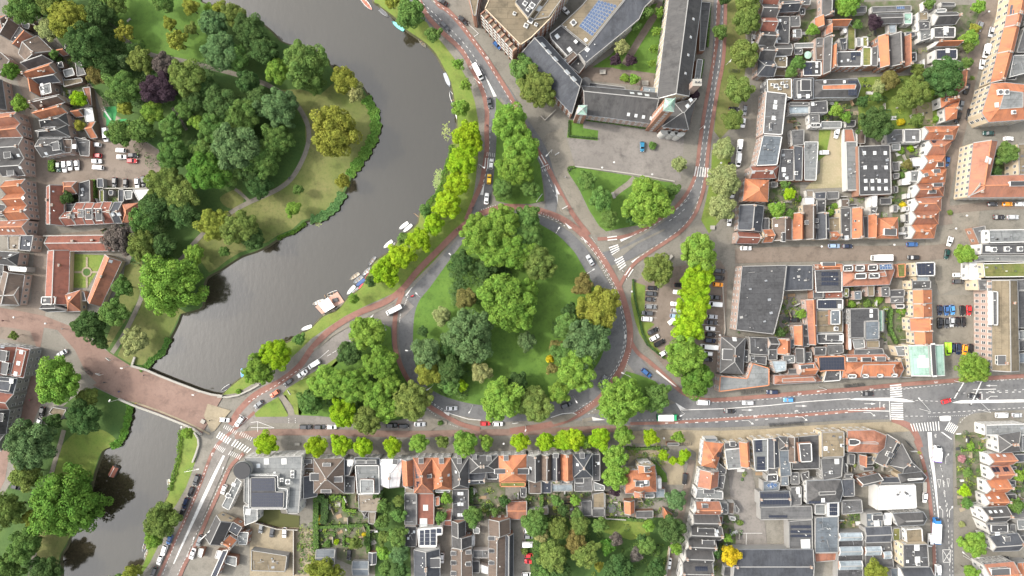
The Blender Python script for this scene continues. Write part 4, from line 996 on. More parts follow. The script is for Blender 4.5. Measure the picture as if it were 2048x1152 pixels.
# reeds, lily pads and ground cover: nobody could count these
def scatter(name,label,pts_fn,n,size,c,seed,upright=.5,flatleaf=False):
 rg=random.Random(seed);V=[];F=[]
 for k in range(n):
  p=pts_fn(rg)
  if p is None:continue
  nn=(Vector((0,0,1 if not flatleaf else 6))+rand_dir(rg)*(upright+.5)).normalized();x=nn.orthogonal().normalized();a=rg.uniform(0,6.28);y=nn.cross(x);x,y=x*math.cos(a)+y*math.sin(a),y*math.cos(a)-x*math.sin(a)
  s=size*rg.uniform(.6,1.3);k0=len(V);V+=[p-x*s,p-y*s*.75,p+x*s,p+y*s*.75];F.append([k0,k0+1,k0+2,k0+3])
 o=bpy.data.objects.new(name,mesh(name,V,F,MATS['foliage']));COL.objects.link(o);o['kind']='stuff';o['label']=label;o.color=(*c,1)
def along(pts,wid,z0,z1,off=0):
 q=[W2(p) for p in smooth_line(pts,False,6)];cum=[0]
 for a,b_ in zip(q,q[1:]):cum.append(cum[-1]+(b_-a).length)
 def f(rg):
  u=rg.uniform(0,cum[-1]);i=max(k for k in range(len(cum)-1) if cum[k]<=u);a,b_=q[i],q[i+1];d=(b_-a).normalized();n=Vector((-d.y,d.x,0))
  bump=.75+.25*math.sin(u*1.7)*math.sin(u*.61+1);t=abs(rg.gauss(0,.5))
  return a+d*(u-cum[i])+n*(off+rg.uniform(-wid,wid)*bump)+Vector((0,0,rg.uniform(z0,z1)*(.5+.5*bump)))
 return f
scatter('shore_reeds','dense green reeds lining the river bend',along(PL('0',"731,196 746,220 751,245 750,268 739,290 728,310 709,336 699,352"),2.6,.1,.6),7000,.30,(.135,.24,.05),1)
scatter('shore_reeds','blue-green reed bed below the drooping shrub',along(PL('0',"686,386 678,402 664,420 650,430 634,438 622,438"),2.2,.1,.7),4600,.28,(.115,.215,.075),2)
scatter('shore_reeds','reeds along the dry shore',along(PL('0',"612,446 590,463 572,470 555,478"),.9,0,.8),900,.24,(.075,.14,.025),3)
scatter('shore_reeds','reeds beside the upper end of the bridge',along(PL('0',"338,676 330,695 320,710 304,720 294,733 280,738"),1.5,0,.7),2400,.26,(.11,.21,.05),4)
scatter('shore_reeds','reeds on the bank below the bridge',along(PL('0',"262,805 258,830 250,862 240,884 222,893"),1.8,0,.7),3000,.26,(.11,.22,.04),5)
scatter('shore_reeds','fringe of reeds on the upper shore',along(PL('0',"412,10 430,24 452,34 480,42 510,45"),1.8,0,.8),2600,.28,(.12,.19,.035),6)
scatter('shore_reeds','green bank plants by the lower moorings',along(PL('0',"362,860 360,890 358,915 350,945 340,980"),1.2,0,.9),1500,.25,(.13,.21,.04),7)
scatter('shore_reeds','fringe of plants on the right river bank',along(PL('0',"905,290 900,316 890,345 884,372 868,396 853,410"),1.5,-.4,.8),1800,.25,(.11,.2,.035),8)
def lily(cx,cy,rx,ry):
 return lambda rg:(lambda a,r:W(cx+rx*r*math.cos(a),cy+ry*r*math.sin(a),-.77))(rg.uniform(0,6.28),math.sqrt(rg.random())*rg.uniform(.5,1))
scatter('lily_pads','pale water lilies off the upper right bank',lily(893,262,11,26),90,.32,(.24,.27,.10),9,.1,True)
scatter('lily_pads','pale water lilies beside the riverside row',lily(877,362,13,28),330,.34,(.21,.26,.10),10,.1,True)
scatter('lily_pads','little patch of lilies by the river bend',lily(636,446,7,8),60,.3,(.22,.25,.09),11,.1,True)
scatter('lily_pads','thin lilies by the reed bed',lily(757,255,4,22),60,.25,(.16,.19,.09),12,.1,True)
# ================================================================ BUILDINGS
def boxmesh(name,mats,faces_mat=None):
 mb=MB();mb.quadbox([(-.5,-.5),(.5,-.5),(.5,.5),(-.5,.5)],0,1);me=mb.build(name,mats)
 if faces_mat:me.polygons.foreach_set('material_index',faces_mat)
 return me
def window_mesh(frame):
 mb=MB()
 for c,d in(((0,0,.03),(1,.5,.06)),((0,0,.97),(1,.5,.06)),((-.46,0,.5),(.08,.5,.88)),((.46,0,.5),(.08,.5,.88)),((0,.02,.55),(.84,.4,.05)),((0,.02,.32),(.05,.38,.42))):mb.box(c,d,0)
 mb.box((0,.12,.5),(.86,.16,.9),1);mb.box((0,-.25,-.03),(1.12,.5,.06),0)
 return mb.build('window',[MATS[frame],MATS['glass']])
WIN={k:window_mesh(k) for k in('trim_white','trim_grey')}
def skylight_mesh():
 mb=MB();mb.box((0,0,.3),(1,1,.6),0);mb.box((0,0,.62),(.78,.78,.1),1);return mb.build('skylight',[MATS['trim_white'],MATS['skylight_pane']])
def solar_mesh(m):
 mb=MB();mb.box((0,0,.5),(1,1,1),0);mb.box((0,0,1.0),(.95,.95,.2),1);return mb.build('solar_panel',[MATS['metal_pale' if m=='solar_blue' else 'trim_dark'],MATS[m]])
def chimney_mesh():
 mb=MB();mb.box((0,0,.42),(1,1,.84),0);mb.box((0,0,.88),(1.16,1.16,.08),1)
 for s in(-.22,.22):mb.tube([(s,0,.9),(s,0,1.12)],.13,7,2)
 return mb.build('chimney',[MATS['brick_chimney'],MATS['stone'],MATS['ridge_or']])
def dormer_mesh(roof):
 mb=MB();mb.box((0,0,.45),(1,1,.9),0);mb.box((0,-.02,.95),(1.1,1.1,.1),1);mb.box((0,-.02,1.005),(1.0,1.0,.02),2)
 for s in(-.25,.25):mb.box((s,-.5,.62),(.36,.06,.42),3)
 return mb.build('dormer',[MATS['w_white'],MATS['trim_white'],MATS[roof],MATS['glass']])
def vent_mesh():
 mb=MB();mb.box((0,0,.35),(1,1,.7),0);mb.tube([(0,0,.7),(0,0,.9)],.38,10,1);mb.box((.0,.0,.72),(.9,.9,.04),0);return mb.build('roof_unit',[MATS['metal_pale'],MATS['trim_dark']])
def pipe_mesh():
 mb=MB();mb.tube([(0,0,0),(0,0,.8)],.12,7);mb.tube([(0,0,.8),(0,0,.95)],.2,7);return mb.build('roof_vent',[MATS['metal_pale']])
SKY,CHIM,UNIT,PIPE=skylight_mesh(),chimney_mesh(),vent_mesh(),pipe_mesh()
SOLAR={'n':solar_mesh('solar_cell'),'b':solar_mesh('solar_blue')}
DORM={k:dormer_mesh(k) for k in('gf','lf','bf')}
RDESC={'or':'bright orange tiled','ob':'weathered orange tiled','rb':'red-brown tiled','br':'brown tiled','gs':'grey slate','ds':'dark slate','bf':'black flat','gf':'grey flat','lf':'pale grey flat','wf':'white flat','tf':'tan gravel flat','sd':'mossy flat','cg':'mint green copper','bl':'blue-grey metal','gl':'blue glass','wd':'weathered plank'}
HOUSES=[]
PENDING=[]
def house(t,pts,z,kind,mat,label,name='house',cat='house',wall='w_brick',rise=None,ax=0,ins=(0,0),feats='',win=True,top=None,z0=0.0,sh=0.0,wh=1.5,group=None,party=True,chim=True,rim=None):
 """pts: the eaves outline as read (clockwise on the picture); kind g gable, h hip, f flat, m mansard"""
 q=PL(t,pts) if isinstance(pts,str) else pts
 w=[W2(p,z) for p in q]
 if ax and len(w)==4:w=w[1:]+w[:1]
 if area2(w)>0 and False:w=w[::-1]
 c=sum(w,Vector())/len(w);c.z=0
 o=thing(name,label,cat,c,0,group);P_=[Vector((p.x-c.x,p.y-c.y,z)) for p in w]
 n=len(P_);ccw_=area2(P_)>0;poly=[(p.x+c.x,p.y+c.y) for p in P_]
 if z0==0:HOUSES.append((poly,z))
 base=P_ if ccw_ else P_[::-1]
 Z=Vector((0,0,1));wallf=[];V=[];F=[]
 def quad(vs,uvs=None):
  k=len(V);V.extend(vs);F.append(list(range(k,k+len(vs))));UV.append(uvs or[(v_.x,v_.y) for v_ in vs])
 UV=[];MI=[]
 a,b_,cc_,d=(P_+[None]*4)[:4]
 roof_fn=None;trim=MB()
 rise=rise if rise is not None else 3.0
 if kind in 'gh':
  m0=a.lerp(d,.5+sh);m1=b_.lerp(cc_,.5+sh);L_=(m1-m0).length
  i0,i1=(ins if kind=='h' else(0,0));i0=min(i0,L_*.5) if kind=='h' else 0;i1=min(i1,L_*.5) if kind=='h' else 0
  e0=m0.lerp(m1,i0/L_)+Z*rise;e1=m1.lerp(m0,i1/L_)+Z*rise
  def slope(p0,p1,r1,r0):
   vs=[p0,p1,r1,r0] if r0!=r1 else[p0,p1,r1]
   u=(p1-p0).normalized();nn=u.cross(r0-p0)
   if nn.z<0:vs=vs[::-1]
   nn=(vs[1]-vs[0]).cross(vs[2]-vs[0]).normalized();ww=nn.cross(u)
   quad(vs,[((v_-p0).dot(u),(v_-p0).dot(ww)) for v_ in vs])
  ov=.22
  A=a+(a-d).normalized()*ov-Z*.12;B=b_+(b_-cc_).normalized()*ov-Z*.12;C=cc_+(cc_-b_).normalized()*ov-Z*.12;D=d+(d-a).normalized()*ov-Z*.12
  slope(A,B,e1,e0);slope(C,D,e0,e1)
  if i0>0:slope(D,A,e0,e0)
  if i1>0:slope(B,C,e1,e1)
  trim.bar(e0+Z*.1,e1+Z*.1,.34,.22,0)
  if i0>0:trim.bar(A+Z*.1,e0+Z*.1,.26,.18,0);trim.bar(D+Z*.1,e0+Z*.1,.26,.18,0)
  else:trim.bar(A+Z*.16,e0+Z*.16,.30,.42,1);trim.bar(D+Z*.16,e0+Z*.16,.30,.42,1)
  if i1>0:trim.bar(B+Z*.1,e1+Z*.1,.26,.18,0);trim.bar(C+Z*.1,e1+Z*.1,.26,.18,0)
  else:trim.bar(B+Z*.16,e1+Z*.16,.30,.42,1);trim.bar(C+Z*.16,e1+Z*.16,.30,.42,1)
  for p0,p1 in((A,B),(C,D)):
   k=(p1-p0).normalized()*.02;off=(p0-(d if p0 is A else b_));trim.bar(p0-Z*.02,p1-Z*.02,.26,.16,2)
  def roof_fn(x,y):
   p=Vector((x,y,0));ta=b_-a;t_=max(0,min(1,((p-m0).xy.dot((m1-m0).xy))/L_**2));lo=a.lerp(b_,t_);hi=d.lerp(cc_,t_);mid=m0.lerp(m1,t_)
   f=(p-lo).xy.length;g_=(p-hi).xy.length;wl=(mid-lo).xy.length;wh_=(mid-hi).xy.length;tot=(hi-lo).xy.length
   s=max(0,(p-lo).xy.dot((hi-lo).xy)/tot);r=s/wl if s<wl else(tot-s)/wh_
   r=min(r,1)
   if i0>0:r=min(r,t_*L_/i0)
   if i1>0:r=min(r,(1-t_)*L_/i1)
   return z+rise*max(r,0)
  W_=MB()
  for i in range(4):
   p0,p1=P_[i],P_[(i+1)%4];lo0=Vector((p0.x,p0.y,z0));lo1=Vector((p1.x,p1.y,z0));vs=[lo0,lo1,p1,p0]
   if i==1 and i1==0:vs=[lo0,lo1,p1,e1-Z*.06,p0]
   if i==3 and i0==0:vs=[lo0,lo1,p1,e0-Z*.06,p0]
   W_.face(vs if ccw_ else vs[::-1])
 else:
  inset=0
  if kind=='m':
   ins_=ins if isinstance(ins,(int,float)) else 1.8;inn=[]
   bb=base
   for i in range(n):
    p,q_,r_=bb[i-1],bb[i],bb[(i+1)%n];d1=(q_-p).normalized();d2=(r_-q_).normalized();n1=Vector((-d1.y,d1.x,0));n2=Vector((-d2.y,d2.x,0));bis=(n1+n2).normalized();inn.append(q_+bis*ins_/max(.4,bis.dot(n1))+Z*rise)
   for i in range(n):
    p0,p1,r1,r0=bb[i],bb[(i+1)%n],inn[(i+1)%n],inn[i];u=(p1-p0).normalized();nn=(p1-p0).cross(r0-p0).normalized();ww=nn.cross(u)
    quad([p0,p1,r1,r0],[((v_-p0).dot(u),(v_-p0).dot(ww)) for v_ in(p0,p1,r1,r0)]);MI.append(0)
   vv,tt=tess([(p.x,p.y) for p in inn]);k=len(V);V.extend([Vector((p.x,p.y,z+rise)) for p in vv])
   for f in up(vv,tt):F.append([i+k for i in f]);UV.append([(vv[i].x,vv[i].y) for i in f]);MI.append(1)
   for i in range(n):trim.bar(inn[i]+Z*.12,inn[(i+1)%n]+Z*.12,.28,.26,1);trim.bar(bb[i]+Z*.03,bb[(i+1)%n]+Z*.03,.3,.2,2)
   roof_fn=lambda x,y:z+rise
  else:
   vv,tt=tess([(p.x,p.y) for p in base]);V.extend([Vector((p.x,p.y,z-.28)) for p in vv])
   for f in up(vv,tt):F.append(list(f));UV.append([(vv[i].x,vv[i].y) for i in f])
   rw=.34 if rim else.26
   for i in range(n):
    p0,p1=base[i],base[(i+1)%n];dd=(p1-p0).normalized();nn=Vector((-dd.y,dd.x,0))
    trim.bar(p0+nn*rw/2-dd*.0,p1+nn*rw/2,rw,.3,1)
   roof_fn=lambda x,y:z-.28
  W_=MB()
  for i in range(n):
   p0,p1=base[i],base[(i+1)%n];W_.face([Vector((p0.x,p0.y,z0)),Vector((p1.x,p1.y,z0)),p1-Z*.02,p0-Z*.02])
 wl=part('wall',W_.build('wall',MATS[wall]),o)
 mats=[MATS[mat],MATS[top or 'gf']]
 rf=part('roof',mesh('roof',V,F,mats,MI or None,False,UV),o)
 vm=rim or('trim_grey' if kind in 'gh' else 'trim_white' if mat in('wf','lf','cg') else 'trim_grey')
 part('roof_trim',trim.build('roof_trim',[MATS['ridge_or' if mat in('or','ob') else 'trim_grey'],MATS[vm],MATS['zinc']]),o)
 def at(t_,x,y):
  px,py=P(t_,x,y);zz=z
  for _ in range(4):p=W(px,py,zz);zz=roof_fn(p.x-c.x,p.y-c.y)
  p=W(px,py,zz);return Vector((p.x-c.x,p.y-c.y,zz))
 def frame(p):
  e=.25;gx=(roof_fn(p.x+e,p.y)-roof_fn(p.x-e,p.y))/(2*e);gy=(roof_fn(p.x,p.y+e)-roof_fn(p.x,p.y-e))/(2*e)
  nn=Vector((-gx,-gy,1)).normalized()
  if nn.z>.995:u=(b_-a).normalized() if n>=4 else(P_[1]-P_[0]).normalized();u=Vector((u.x,u.y,0))
  else:dn=Vector((-gx,-gy,0)).normalized();u=Vector((-dn.y,dn.x,0))*-1
  w_=nn.cross(u).normalized();return u,w_,nn
 def M4(p,u,w_,nn,s):
  return Matrix(((u.x*s[0],w_.x*s[1],nn.x*s[2],p.x),(u.y*s[0],w_.y*s[1],nn.y*s[2],p.y),(u.z*s[0],w_.z*s[1],nn.z*s[2],p.z),(0,0,0,1)))
 tt_=t
 for f in[f for f in feats.split(';') if f]:
  k,v_=f.split(':');v_=[float(x) for x in v_.split(',')]
  if k=='s':
   p=at(tt_,v_[0],v_[1]);u,w_,nn=frame(p);s=v_[2] if len(v_)>2 else 1.1;part('skylight',SKY,rf,mat=M4(p-nn*.03,u,w_,nn,(s,s*1.15,.28)))
  elif k=='c':
   p=at(tt_,v_[0],v_[1]);u,w_,nn=frame(p);s=v_[2] if len(v_)>2 else.9;part('chimney',CHIM,rf,mat=M4(p-Z*.5,Vector((u.x,u.y,0)).normalized(),Z.cross(Vector((u.x,u.y,0)).normalized()),Z,(s,s*.7,1.9)))
  elif k in 'de':
   p=at(tt_,v_[0],v_[1]);u,w_,nn=frame(p);dn=Vector((-nn.x,-nn.y,0));dn=dn.normalized() if dn.length>.05 else Vector((0,1,0));wd=v_[2]*.05*.985 if len(v_)>2 else 2.2;ln=v_[3]*.05 if len(v_)>3 else 2.0
   part('dormer',DORM['bf' if k=='e' else 'gf'],rf,mat=M4(p-Z*1.0,dn.cross(Z),dn,Z,(wd,ln,1.9)))
  elif k in 'SB':
   nx,ny=int(v_[-2]),int(v_[-1]);q4=[at(tt_,v_[2*i],v_[2*i+1]) for i in range(4)] if len(v_)>=10 else None
   if q4 is None:x0,y0,x1,y1=v_[:4];q4=[at(tt_,x0,y0),at(tt_,x1,y0),at(tt_,x1,y1),at(tt_,x0,y1)]
   for i in range(nx):
    for j in range(ny):
     s_,r_=(i+.5)/nx,(j+.5)/ny;p=q4[0].lerp(q4[1],s_).lerp(q4[3].lerp(q4[2],s_),r_);u=((q4[1]-q4[0])/nx);w_=((q4[3]-q4[0])/ny);nn=u.cross(w_).normalized()
     if nn.z<0:w_=-w_;nn=-nn
     part('solar_panel',SOLAR['b' if k=='B' else 'n'],rf,mat=M4(p+nn*.06,u*.95,w_*.95,nn,(1,1,.07)))
  elif k=='u':
   p=at(tt_,v_[0],v_[1]);u,w_,nn=frame(p);s=v_[2] if len(v_)>2 else 1.2;part('roof_unit',UNIT,rf,mat=M4(p,u,w_,nn,(s,s,1.0)))
  elif k=='v':
   p=at(tt_,v_[0],v_[1]);part('roof_vent',PIPE,rf,p-Z*.1)
 PENDING.append((o,base,z,z0,wall,win,c,wh))
 rg=random.Random(int(c.x*13+c.y*7))
 if kind in 'gh' and chim and z>5:
  for r_ in(.04,.96):
   if rg.random()<.62:
    pm=e0.lerp(e1,r_ if kind=='g' else.2+.6*rg.random());part('chimney',CHIM,rf,(pm.x,pm.y,pm.z-.7),(0,0,math.atan2((e1-e0).y,(e1-e0).x)),(.62,.95,1.7))
  if rg.random()<.7:x=rg.uniform(.25,.75);y=rg.choice((.3,.7));pm=a.lerp(b_,x).lerp(d.lerp(cc_,x),y);part('roof_vent',PIPE,rf,(pm.x,pm.y,roof_fn(pm.x,pm.y)-.1))
 if kind=='f' and z>3.5:
  for _ in range(rg.choice((0,1,1,2))):
   x,y=rg.uniform(.25,.75),rg.uniform(.25,.75)
   if n==4:pm=base[0].lerp(base[1],x).lerp(base[3].lerp(base[2],x),y);part('roof_vent',PIPE,rf,(pm.x,pm.y,z-.3))
 return o
def add_windows():
 """windows on every wall that looks out over open ground toward the street side"""
 count=0
 for o,base,z,z0,wall,win,c,wh in PENDING:
  if not win or z<3.6:continue
  fr=WIN['trim_white'];n=len(base)
  for i in range(n):
   p0,p1=base[i],base[(i+1)%n];d=p1-p0;L_=d.length
   if L_<2.6:continue
   d=d.normalized();nn=Vector((d.y,-d.x,0));mid=(p0+p1)/2+c;view=-(mid.x*nn.x+mid.y*nn.y)
   if view<6:continue
   if view*z/HCAM<.55:continue
   npl=max(1,int(L_/2.3));st=max(1,int((z-z0)/3.0))
   for f in range(st):
    hz=z0+(z-z0)*(f+.28)/st
    for k in range(npl):
     q=p0+d*L_*(k+.5)/npl;tst=(q.x+c.x+nn.x*.8,q.y+c.y+nn.y*.8)
     if any(hz<hh+.3 and inside(tst,pp) for pp,hh in HOUSES if abs(pp[0][0]-tst[0])<60 and abs(pp[0][1]-tst[1])<60):continue
     ang=math.atan2(d.y,d.x);part('window',fr,o,(q.x+nn.x*.03,q.y+nn.y*.03,hz),(0,0,ang),(1.15,.22,wh));count+=1
 print('windows',count)
LM=[("the church tower",1338,212),("the white flat roof",1796,995),("the round black tower",484,940),("the mint green copper roof",1854,720),("the black roof with rows of skylights",1752,340),("the dark corrugated hall",1520,598),("the orange villa",1285,960),("the almshouse courtyard",174,545),("the large brown tiled block",1960,345),("the sandy plot",1658,315),("the walled park garden",1790,205),("the golden yellow tree",1459,1109),("the playground",228,235),("the grey yard",1490,1010),("the parked black cars at the upper left",290,366),("the tan pink apartment block",1985,660),("the formal hedge garden",690,1060),("the tall tree belt",785,1060),("the long black roof",920,1010),("the planted courtyard",1730,608),("the lower left road",420,1000),("the red parked cars",1058,1120),("the three barrel rooflights",1702,1100),("the crossroads tree",1926,508),("the long grey-topped orange block",1990,210),("the purple garden tree",1746,46),("the green front gardens at the lower right",1935,930),("the large solar roof of the curved school",1200,60),("the mossy yard roof",545,1035),("the grey parking court",1905,640),("the umbrella terrace",1618,110),("the navy solar roof",1664,730)]
LOOSE={}
def place(desc,t,pts):
 q=PL(t,pts);x=sum(p[0] for p in q)/len(q);y=sum(p[1] for p in q)/len(q)
 best=sorted(LM,key=lambda l:math.hypot(l[1]-x,l[2]-y))
 for l in best[:4]:
  dx,dy=x-l[1],y-l[2];a=math.degrees(math.atan2(dy,dx))%360
  w=['right of','below right of','below','below left of','left of','above left of','above','above right of'][int((a+22.5)//45)%8]
  lab=f"{desc} {w} {l[0]}"
  if lab not in LOOSE and len(lab.split())<=16:LOOSE[lab]=1;return lab
 for k in range(2,9):
  l=best[0];lab=f"{ordn(k - 1, 0)} {desc} {w} {l[0]}"
  if lab not in LOOSE:LOOSE[lab]=1;return ' '.join(lab.split()[:16])
 return lab
def B(t,pts,z,kind,mat,noun='house',place_txt=None,**kw):
 shape={'g':'gabled','h':'hipped','f':'','m':'mansard'}[kind];desc=f"{RDESC[mat]} {shape} {noun}".replace('  ',' ')
 if mat in('or','ob','rb','br','gs','ds','cg','bl','gl','wd') and kind=='f':desc=f"{RDESC[mat]} topped {noun}"
 if mat in('bf','gf','lf','wf','tf','sd'):desc=desc.replace(' flat ',' flat-topped ') if kind=='f' else desc.replace('flat ','')
 lab=f"{desc} {place_txt}" if place_txt else place(desc,t,pts)
 for wd in('gabled','mansard','hipped','tiled','weathered','bright','topped','flat-topped'):
  if len(lab.split())>16:lab=lab.replace(wd+' ','',1)
 if noun in('house','villa','annex') and 6<=z<=10:z*=.8
 nm=noun.replace(' ','_').replace('-','_')
 return house(t,pts,z,kind,mat,lab,nm,noun if len(noun.split())<=2 else noun.split()[-1],**kw)
def ROW(t,phrase,group,items,**kw0):
 for k,it in enumerate(items):
  kw=dict(kw0);kw.update(it[4] if len(it)>4 else{});tt=kw.pop('t',t)
  B(tt,it[0],it[1],it[2],it[3],'house',phrase.format(ordn(k,len(items))),group=group,**kw)
G=dict
# ---- old town, upper left (street runs along the left edge)
ROW('A1',"{} from the top in the upper left street",'old town houses of the upper left street',[("-60,150 68,118 20,230 -60,200",6,'g','ob',G(ax=0)),("72,140 152,200 78,322 0,270",6.5,'g','br',G(ax=1)),("152,208 205,252 118,350 78,322",6.5,'f','gf',G()),("205,240 268,290 172,402 115,350",6.5,'g','ob',G(ax=1)),("295,288 418,408 205,482 150,425",6.5,'g','br',G(ax=0)),("185,492 330,432 425,490 225,552",6,'g','gs',G()),("205,570 425,498 445,578 235,645",6.5,'g','or',G(feats='c:340,570;c:365,575')),("285,625 460,580 482,650 305,668",6,'g','ds',G()),("232,640 300,640 325,780 248,722",6,'g','or',G(ax=1)),("310,690 402,658 414,742 330,762",7,'f','lf',G(feats='s:335,680;s:345,735')),("262,800 480,758 518,812 300,872",7,'g','br',G(feats='s:370,830;c:345,850')),("275,890 505,830 540,898 320,952",7,'g','or',G(feats='s:345,915;s:390,905')),("310,960 530,905 552,1000 322,1012",7,'h','gs',G(ins=(2,2))),("280,1050 540,1000 562,1090 300,1092",7,'h','gs',G(ins=(3,3)))],wall='w_pink')
for a in[("600,880 665,872 670,925 602,932",2.8,'g','or','shed'),("668,868 738,855 756,968 682,978",3,'f','wf','shed'),("708,985 765,975 778,1095 722,1102",3,'g','or','shed'),("500,640 655,620 662,658 510,695",3,'f','tf','shed'),("655,700 720,692 738,848 715,850",2.8,'f','ob','shed'),("600,500 640,490 690,595 615,612",3,'f','gf','shed'),("500,560 580,540 600,600 520,620",3,'f','lf','shed'),("450,500 500,490 510,540 465,540",4,'f','bf','shed'),("245,145 305,185 285,200 250,170",2.5,'g','or','shed'),("480,400 540,395 545,430 500,445",2.5,'g','ob','shed'),("160,165 240,190 230,235 180,220",3,'f','lf','shed'),("650,1100 690,1100 690,1160 650,1160",3,'f','br','shed')]:B('A1',*a,win=False,wall='w_brown')
ROW('A1',"{} from the top on the far left side of the old street",'houses on the far left edge',[("-60,400 10,420 80,482 -10,600 -60,580",6,'f','br',G()),("-60,640 10,640 45,880 -60,880",7,'g','gs',G(ax=1)),("-60,918 135,898 165,985 -60,1020",7.5,'g','ob',G()),("-60,1025 165,988 180,1092 -60,1105",7.5,'g','ob',G()),("-30,-42 182,-50 192,112 -10,128",8,'g','gs',G(t='B1',ins=(2,4),feats='s:148,90;d:70,90,50,45')),("5,132 192,118 200,245 15,252",8,'g','gs',G(t='B1',feats='s:163,188;d:95,230,50,40')),("35,302 202,285 208,392 46,402",8,'g','or',G(t='B1')),("46,405 208,394 218,490 56,500",8,'g','or',G(t='B1',feats='s:185,432')),("56,502 218,492 234,596 64,610",8,'g','or',G(t='B1',feats='s:198,530')),("-60,622 225,612 212,722 -60,724",7.5,'g','ob',G(t='B1',feats='s:75,632,.9;s:112,632,.9;s:68,692,.9;s:105,692,.9')),("160,732 268,728 245,858 150,850",7.5,'f','ds',G(t='B1',feats='s:230,800')),("60,735 158,732 148,850 62,845",6.5,'f','wd',G(t='B1')),("-40,862 155,872 138,972 -40,955",7,'h','gs',G(t='B1',ins=(0,2.5),feats='s:82,890')),("30,1020 192,1045 150,1290 -40,1270",6,'g','br',G(t='B1',ax=1)),("-60,960 30,960 25,1060 -60,1060",4,'f','gf',G(t='B1'))],wall='w_pink')
B('B1',"-60,470 45,485 50,575 -60,580",5,'f','bf','house','behind the three orange gables at the left edge',wall='w_grey')
B('B1',"60,975 215,985 210,1025 70,1015",5,'f','wf','annex',wall='w_grey');
B('B1',"310,-35 500,-42 520,60 332,100",7.5,'h','gs','house','at the left corner of the upper car park',ins=(0,4),wall='w_pink',feats='d:455,20,60,50;s:370,75');B('B1',"500,-40 578,-40 570,68 505,75",7,'f','br','house','beside the upper car park, glass topped',wall='w_pink',feats='s:595,20,1.6');B('B1',"590,-60 720,-30 715,100 640,95",3.5,'f','gs','shed',win=False)
B('B1',"375,342 502,330 508,655 372,640",7,'g','rb','house','running along the narrow street below the car park',ax=1,wall='w_pink',feats='s:475,437,1.3;c:385,450;s:400,555,.7;s:445,380,.6;s:425,380,.6;c:430,490')
B('B1',"502,308 612,305 612,390 500,396",5,'h','ob','house','at the top of the red terrace',ins=(2.5,0),wall='w_brick');B('B1',"630,310 718,285 722,465 630,470",4,'f','bf','annex',feats='s:660,365',win=False)
ROW('B1',"{} from the left in the short red terrace",'short red terrace by the car park',[("514,548 605,545 605,640 514,650",6.5,'g','rb',G(feats='d:575,578,55,30')),("606,475 682,475 682,638 606,642",7,'g','rb',G(feats='d:655,555,40,60')),("684,475 755,475 755,636 684,638",7,'g','rb',G(feats='d:720,560,50,80')),("757,478 822,470 832,632 757,636",7,'g','rb',G(feats='d:800,565,45,90')),("824,468 896,468 912,628 834,632",7,'g','rb',G(feats='s:897,558,1.6')),("914,470 976,470 976,626 914,628",7,'g','ds',G(feats='s:950,558,1.6')),("980,480 1098,470 1092,626 984,628",7,'h','ob',G(ins=(3,3),ax=1))],wall='w_pink',party=True)
for a in[("945,362 990,362 990,465 945,465",3,'f','ds','annex'),("992,370 1060,370 1055,440 1000,445",3,'f','lf','annex'),("515,480 600,478 604,540 515,543",4,'f','gf','annex'),("1060,365 1200,362 1150,420 1110,460",2.8,'f','wf','shed'),("775,275 825,275 830,350 775,350",2.6,'f','ds','shed'),("795,365 830,365 832,465 797,465",2.8,'f','sd','shed'),("865,370 905,368 905,410 870,412",2.5,'f','ds','shed')]:B('B1',*a,win=False,wall='w_grey')
B('B1',"380,742 930,735 950,850 398,852",3.4,'g','rb','almshouse','forming the top wing of the courtyard',wall='w_cream',feats='c:590,775;c:745,770;s:395,865',rise=2.6)
B('B1',"384,856 552,850 540,1285 362,1285",3.4,'g','rb','almshouse','forming the left wing of the courtyard',ax=1,wall='w_cream',feats='c:483,970',rise=2.8)
B('B1',"842,885 968,936 800,1300 700,1252",3.4,'g','ob','almshouse','forming the slanted right wing of the courtyard',ax=1,wall='w_cream',feats='s:885,938,1.2;c:820,1060',rise=2.8)
B('C1',"440,62 530,40 645,28 640,182 460,128",3.6,'f','rb','almshouse','low lower link of the courtyard',wall='w_cream');B('C1',"328,68 445,68 440,132 326,132",7.5,'f','gf','house','square white-rimmed at the almshouse corner',rim='trim_white',wall='w_white');B('C1',"335,140 440,138 530,182 378,188",5,'g','gs','annex','at the foot of the almshouse corner',wall='w_white')
B('C1',"520,60 640,20 645,180 540,182",4,'h','ob','almshouse','at the bottom right corner of the courtyard',ins=(3,2.5),wall='w_cream',feats='s:555,80');B('C1',"648,25 672,30 690,105 648,105",3,'f','lf','annex',win=False)
B('C1',"-80,0 160,-20 150,132 -80,132",6,'g','br','house','just above the red brick street at the left edge',wall='w_pink')
B('C1',"135,470 240,492 188,718 78,700",9,'m','rb','house','on the red street corner, with three skylights',ins=.8,rise=.8,top='rb',wall='w_grey',feats='s:172,512,1.4;s:148,602,1.4;s:125,685,1.4')
ROW('C1',"{} from the top in the tall terrace at the left edge",'tall terrace at the left edge',[("-60,452 132,470 75,702 -60,690",9,'g','rb',G(ax=1,feats='s:20,470;d:30,540,80,60;d:40,640,90,60')),("-60,708 138,725 105,850 -60,825",9.5,'m','ds',G(ins=1.2,rise=1,top='ds',feats='s:92,745,1.6')),("-60,828 108,852 72,968 -60,955",9.5,'g','rb',G(feats='')),("-60,960 72,972 40,1170 -60,1170",9.5,'g','gs',G(ax=1,feats='d:15,1030,60,40')),("-80,1172 38,1172 10,1300 -80,1300",9.5,'g','gs',G())],wall='w_grey',wh=1.9)
B('C1',"420,952 532,972 488,1052 385,1000",3.2,'f','tf','kiosk','under the large crown in the red brick street',win=False,wall='w_grey')
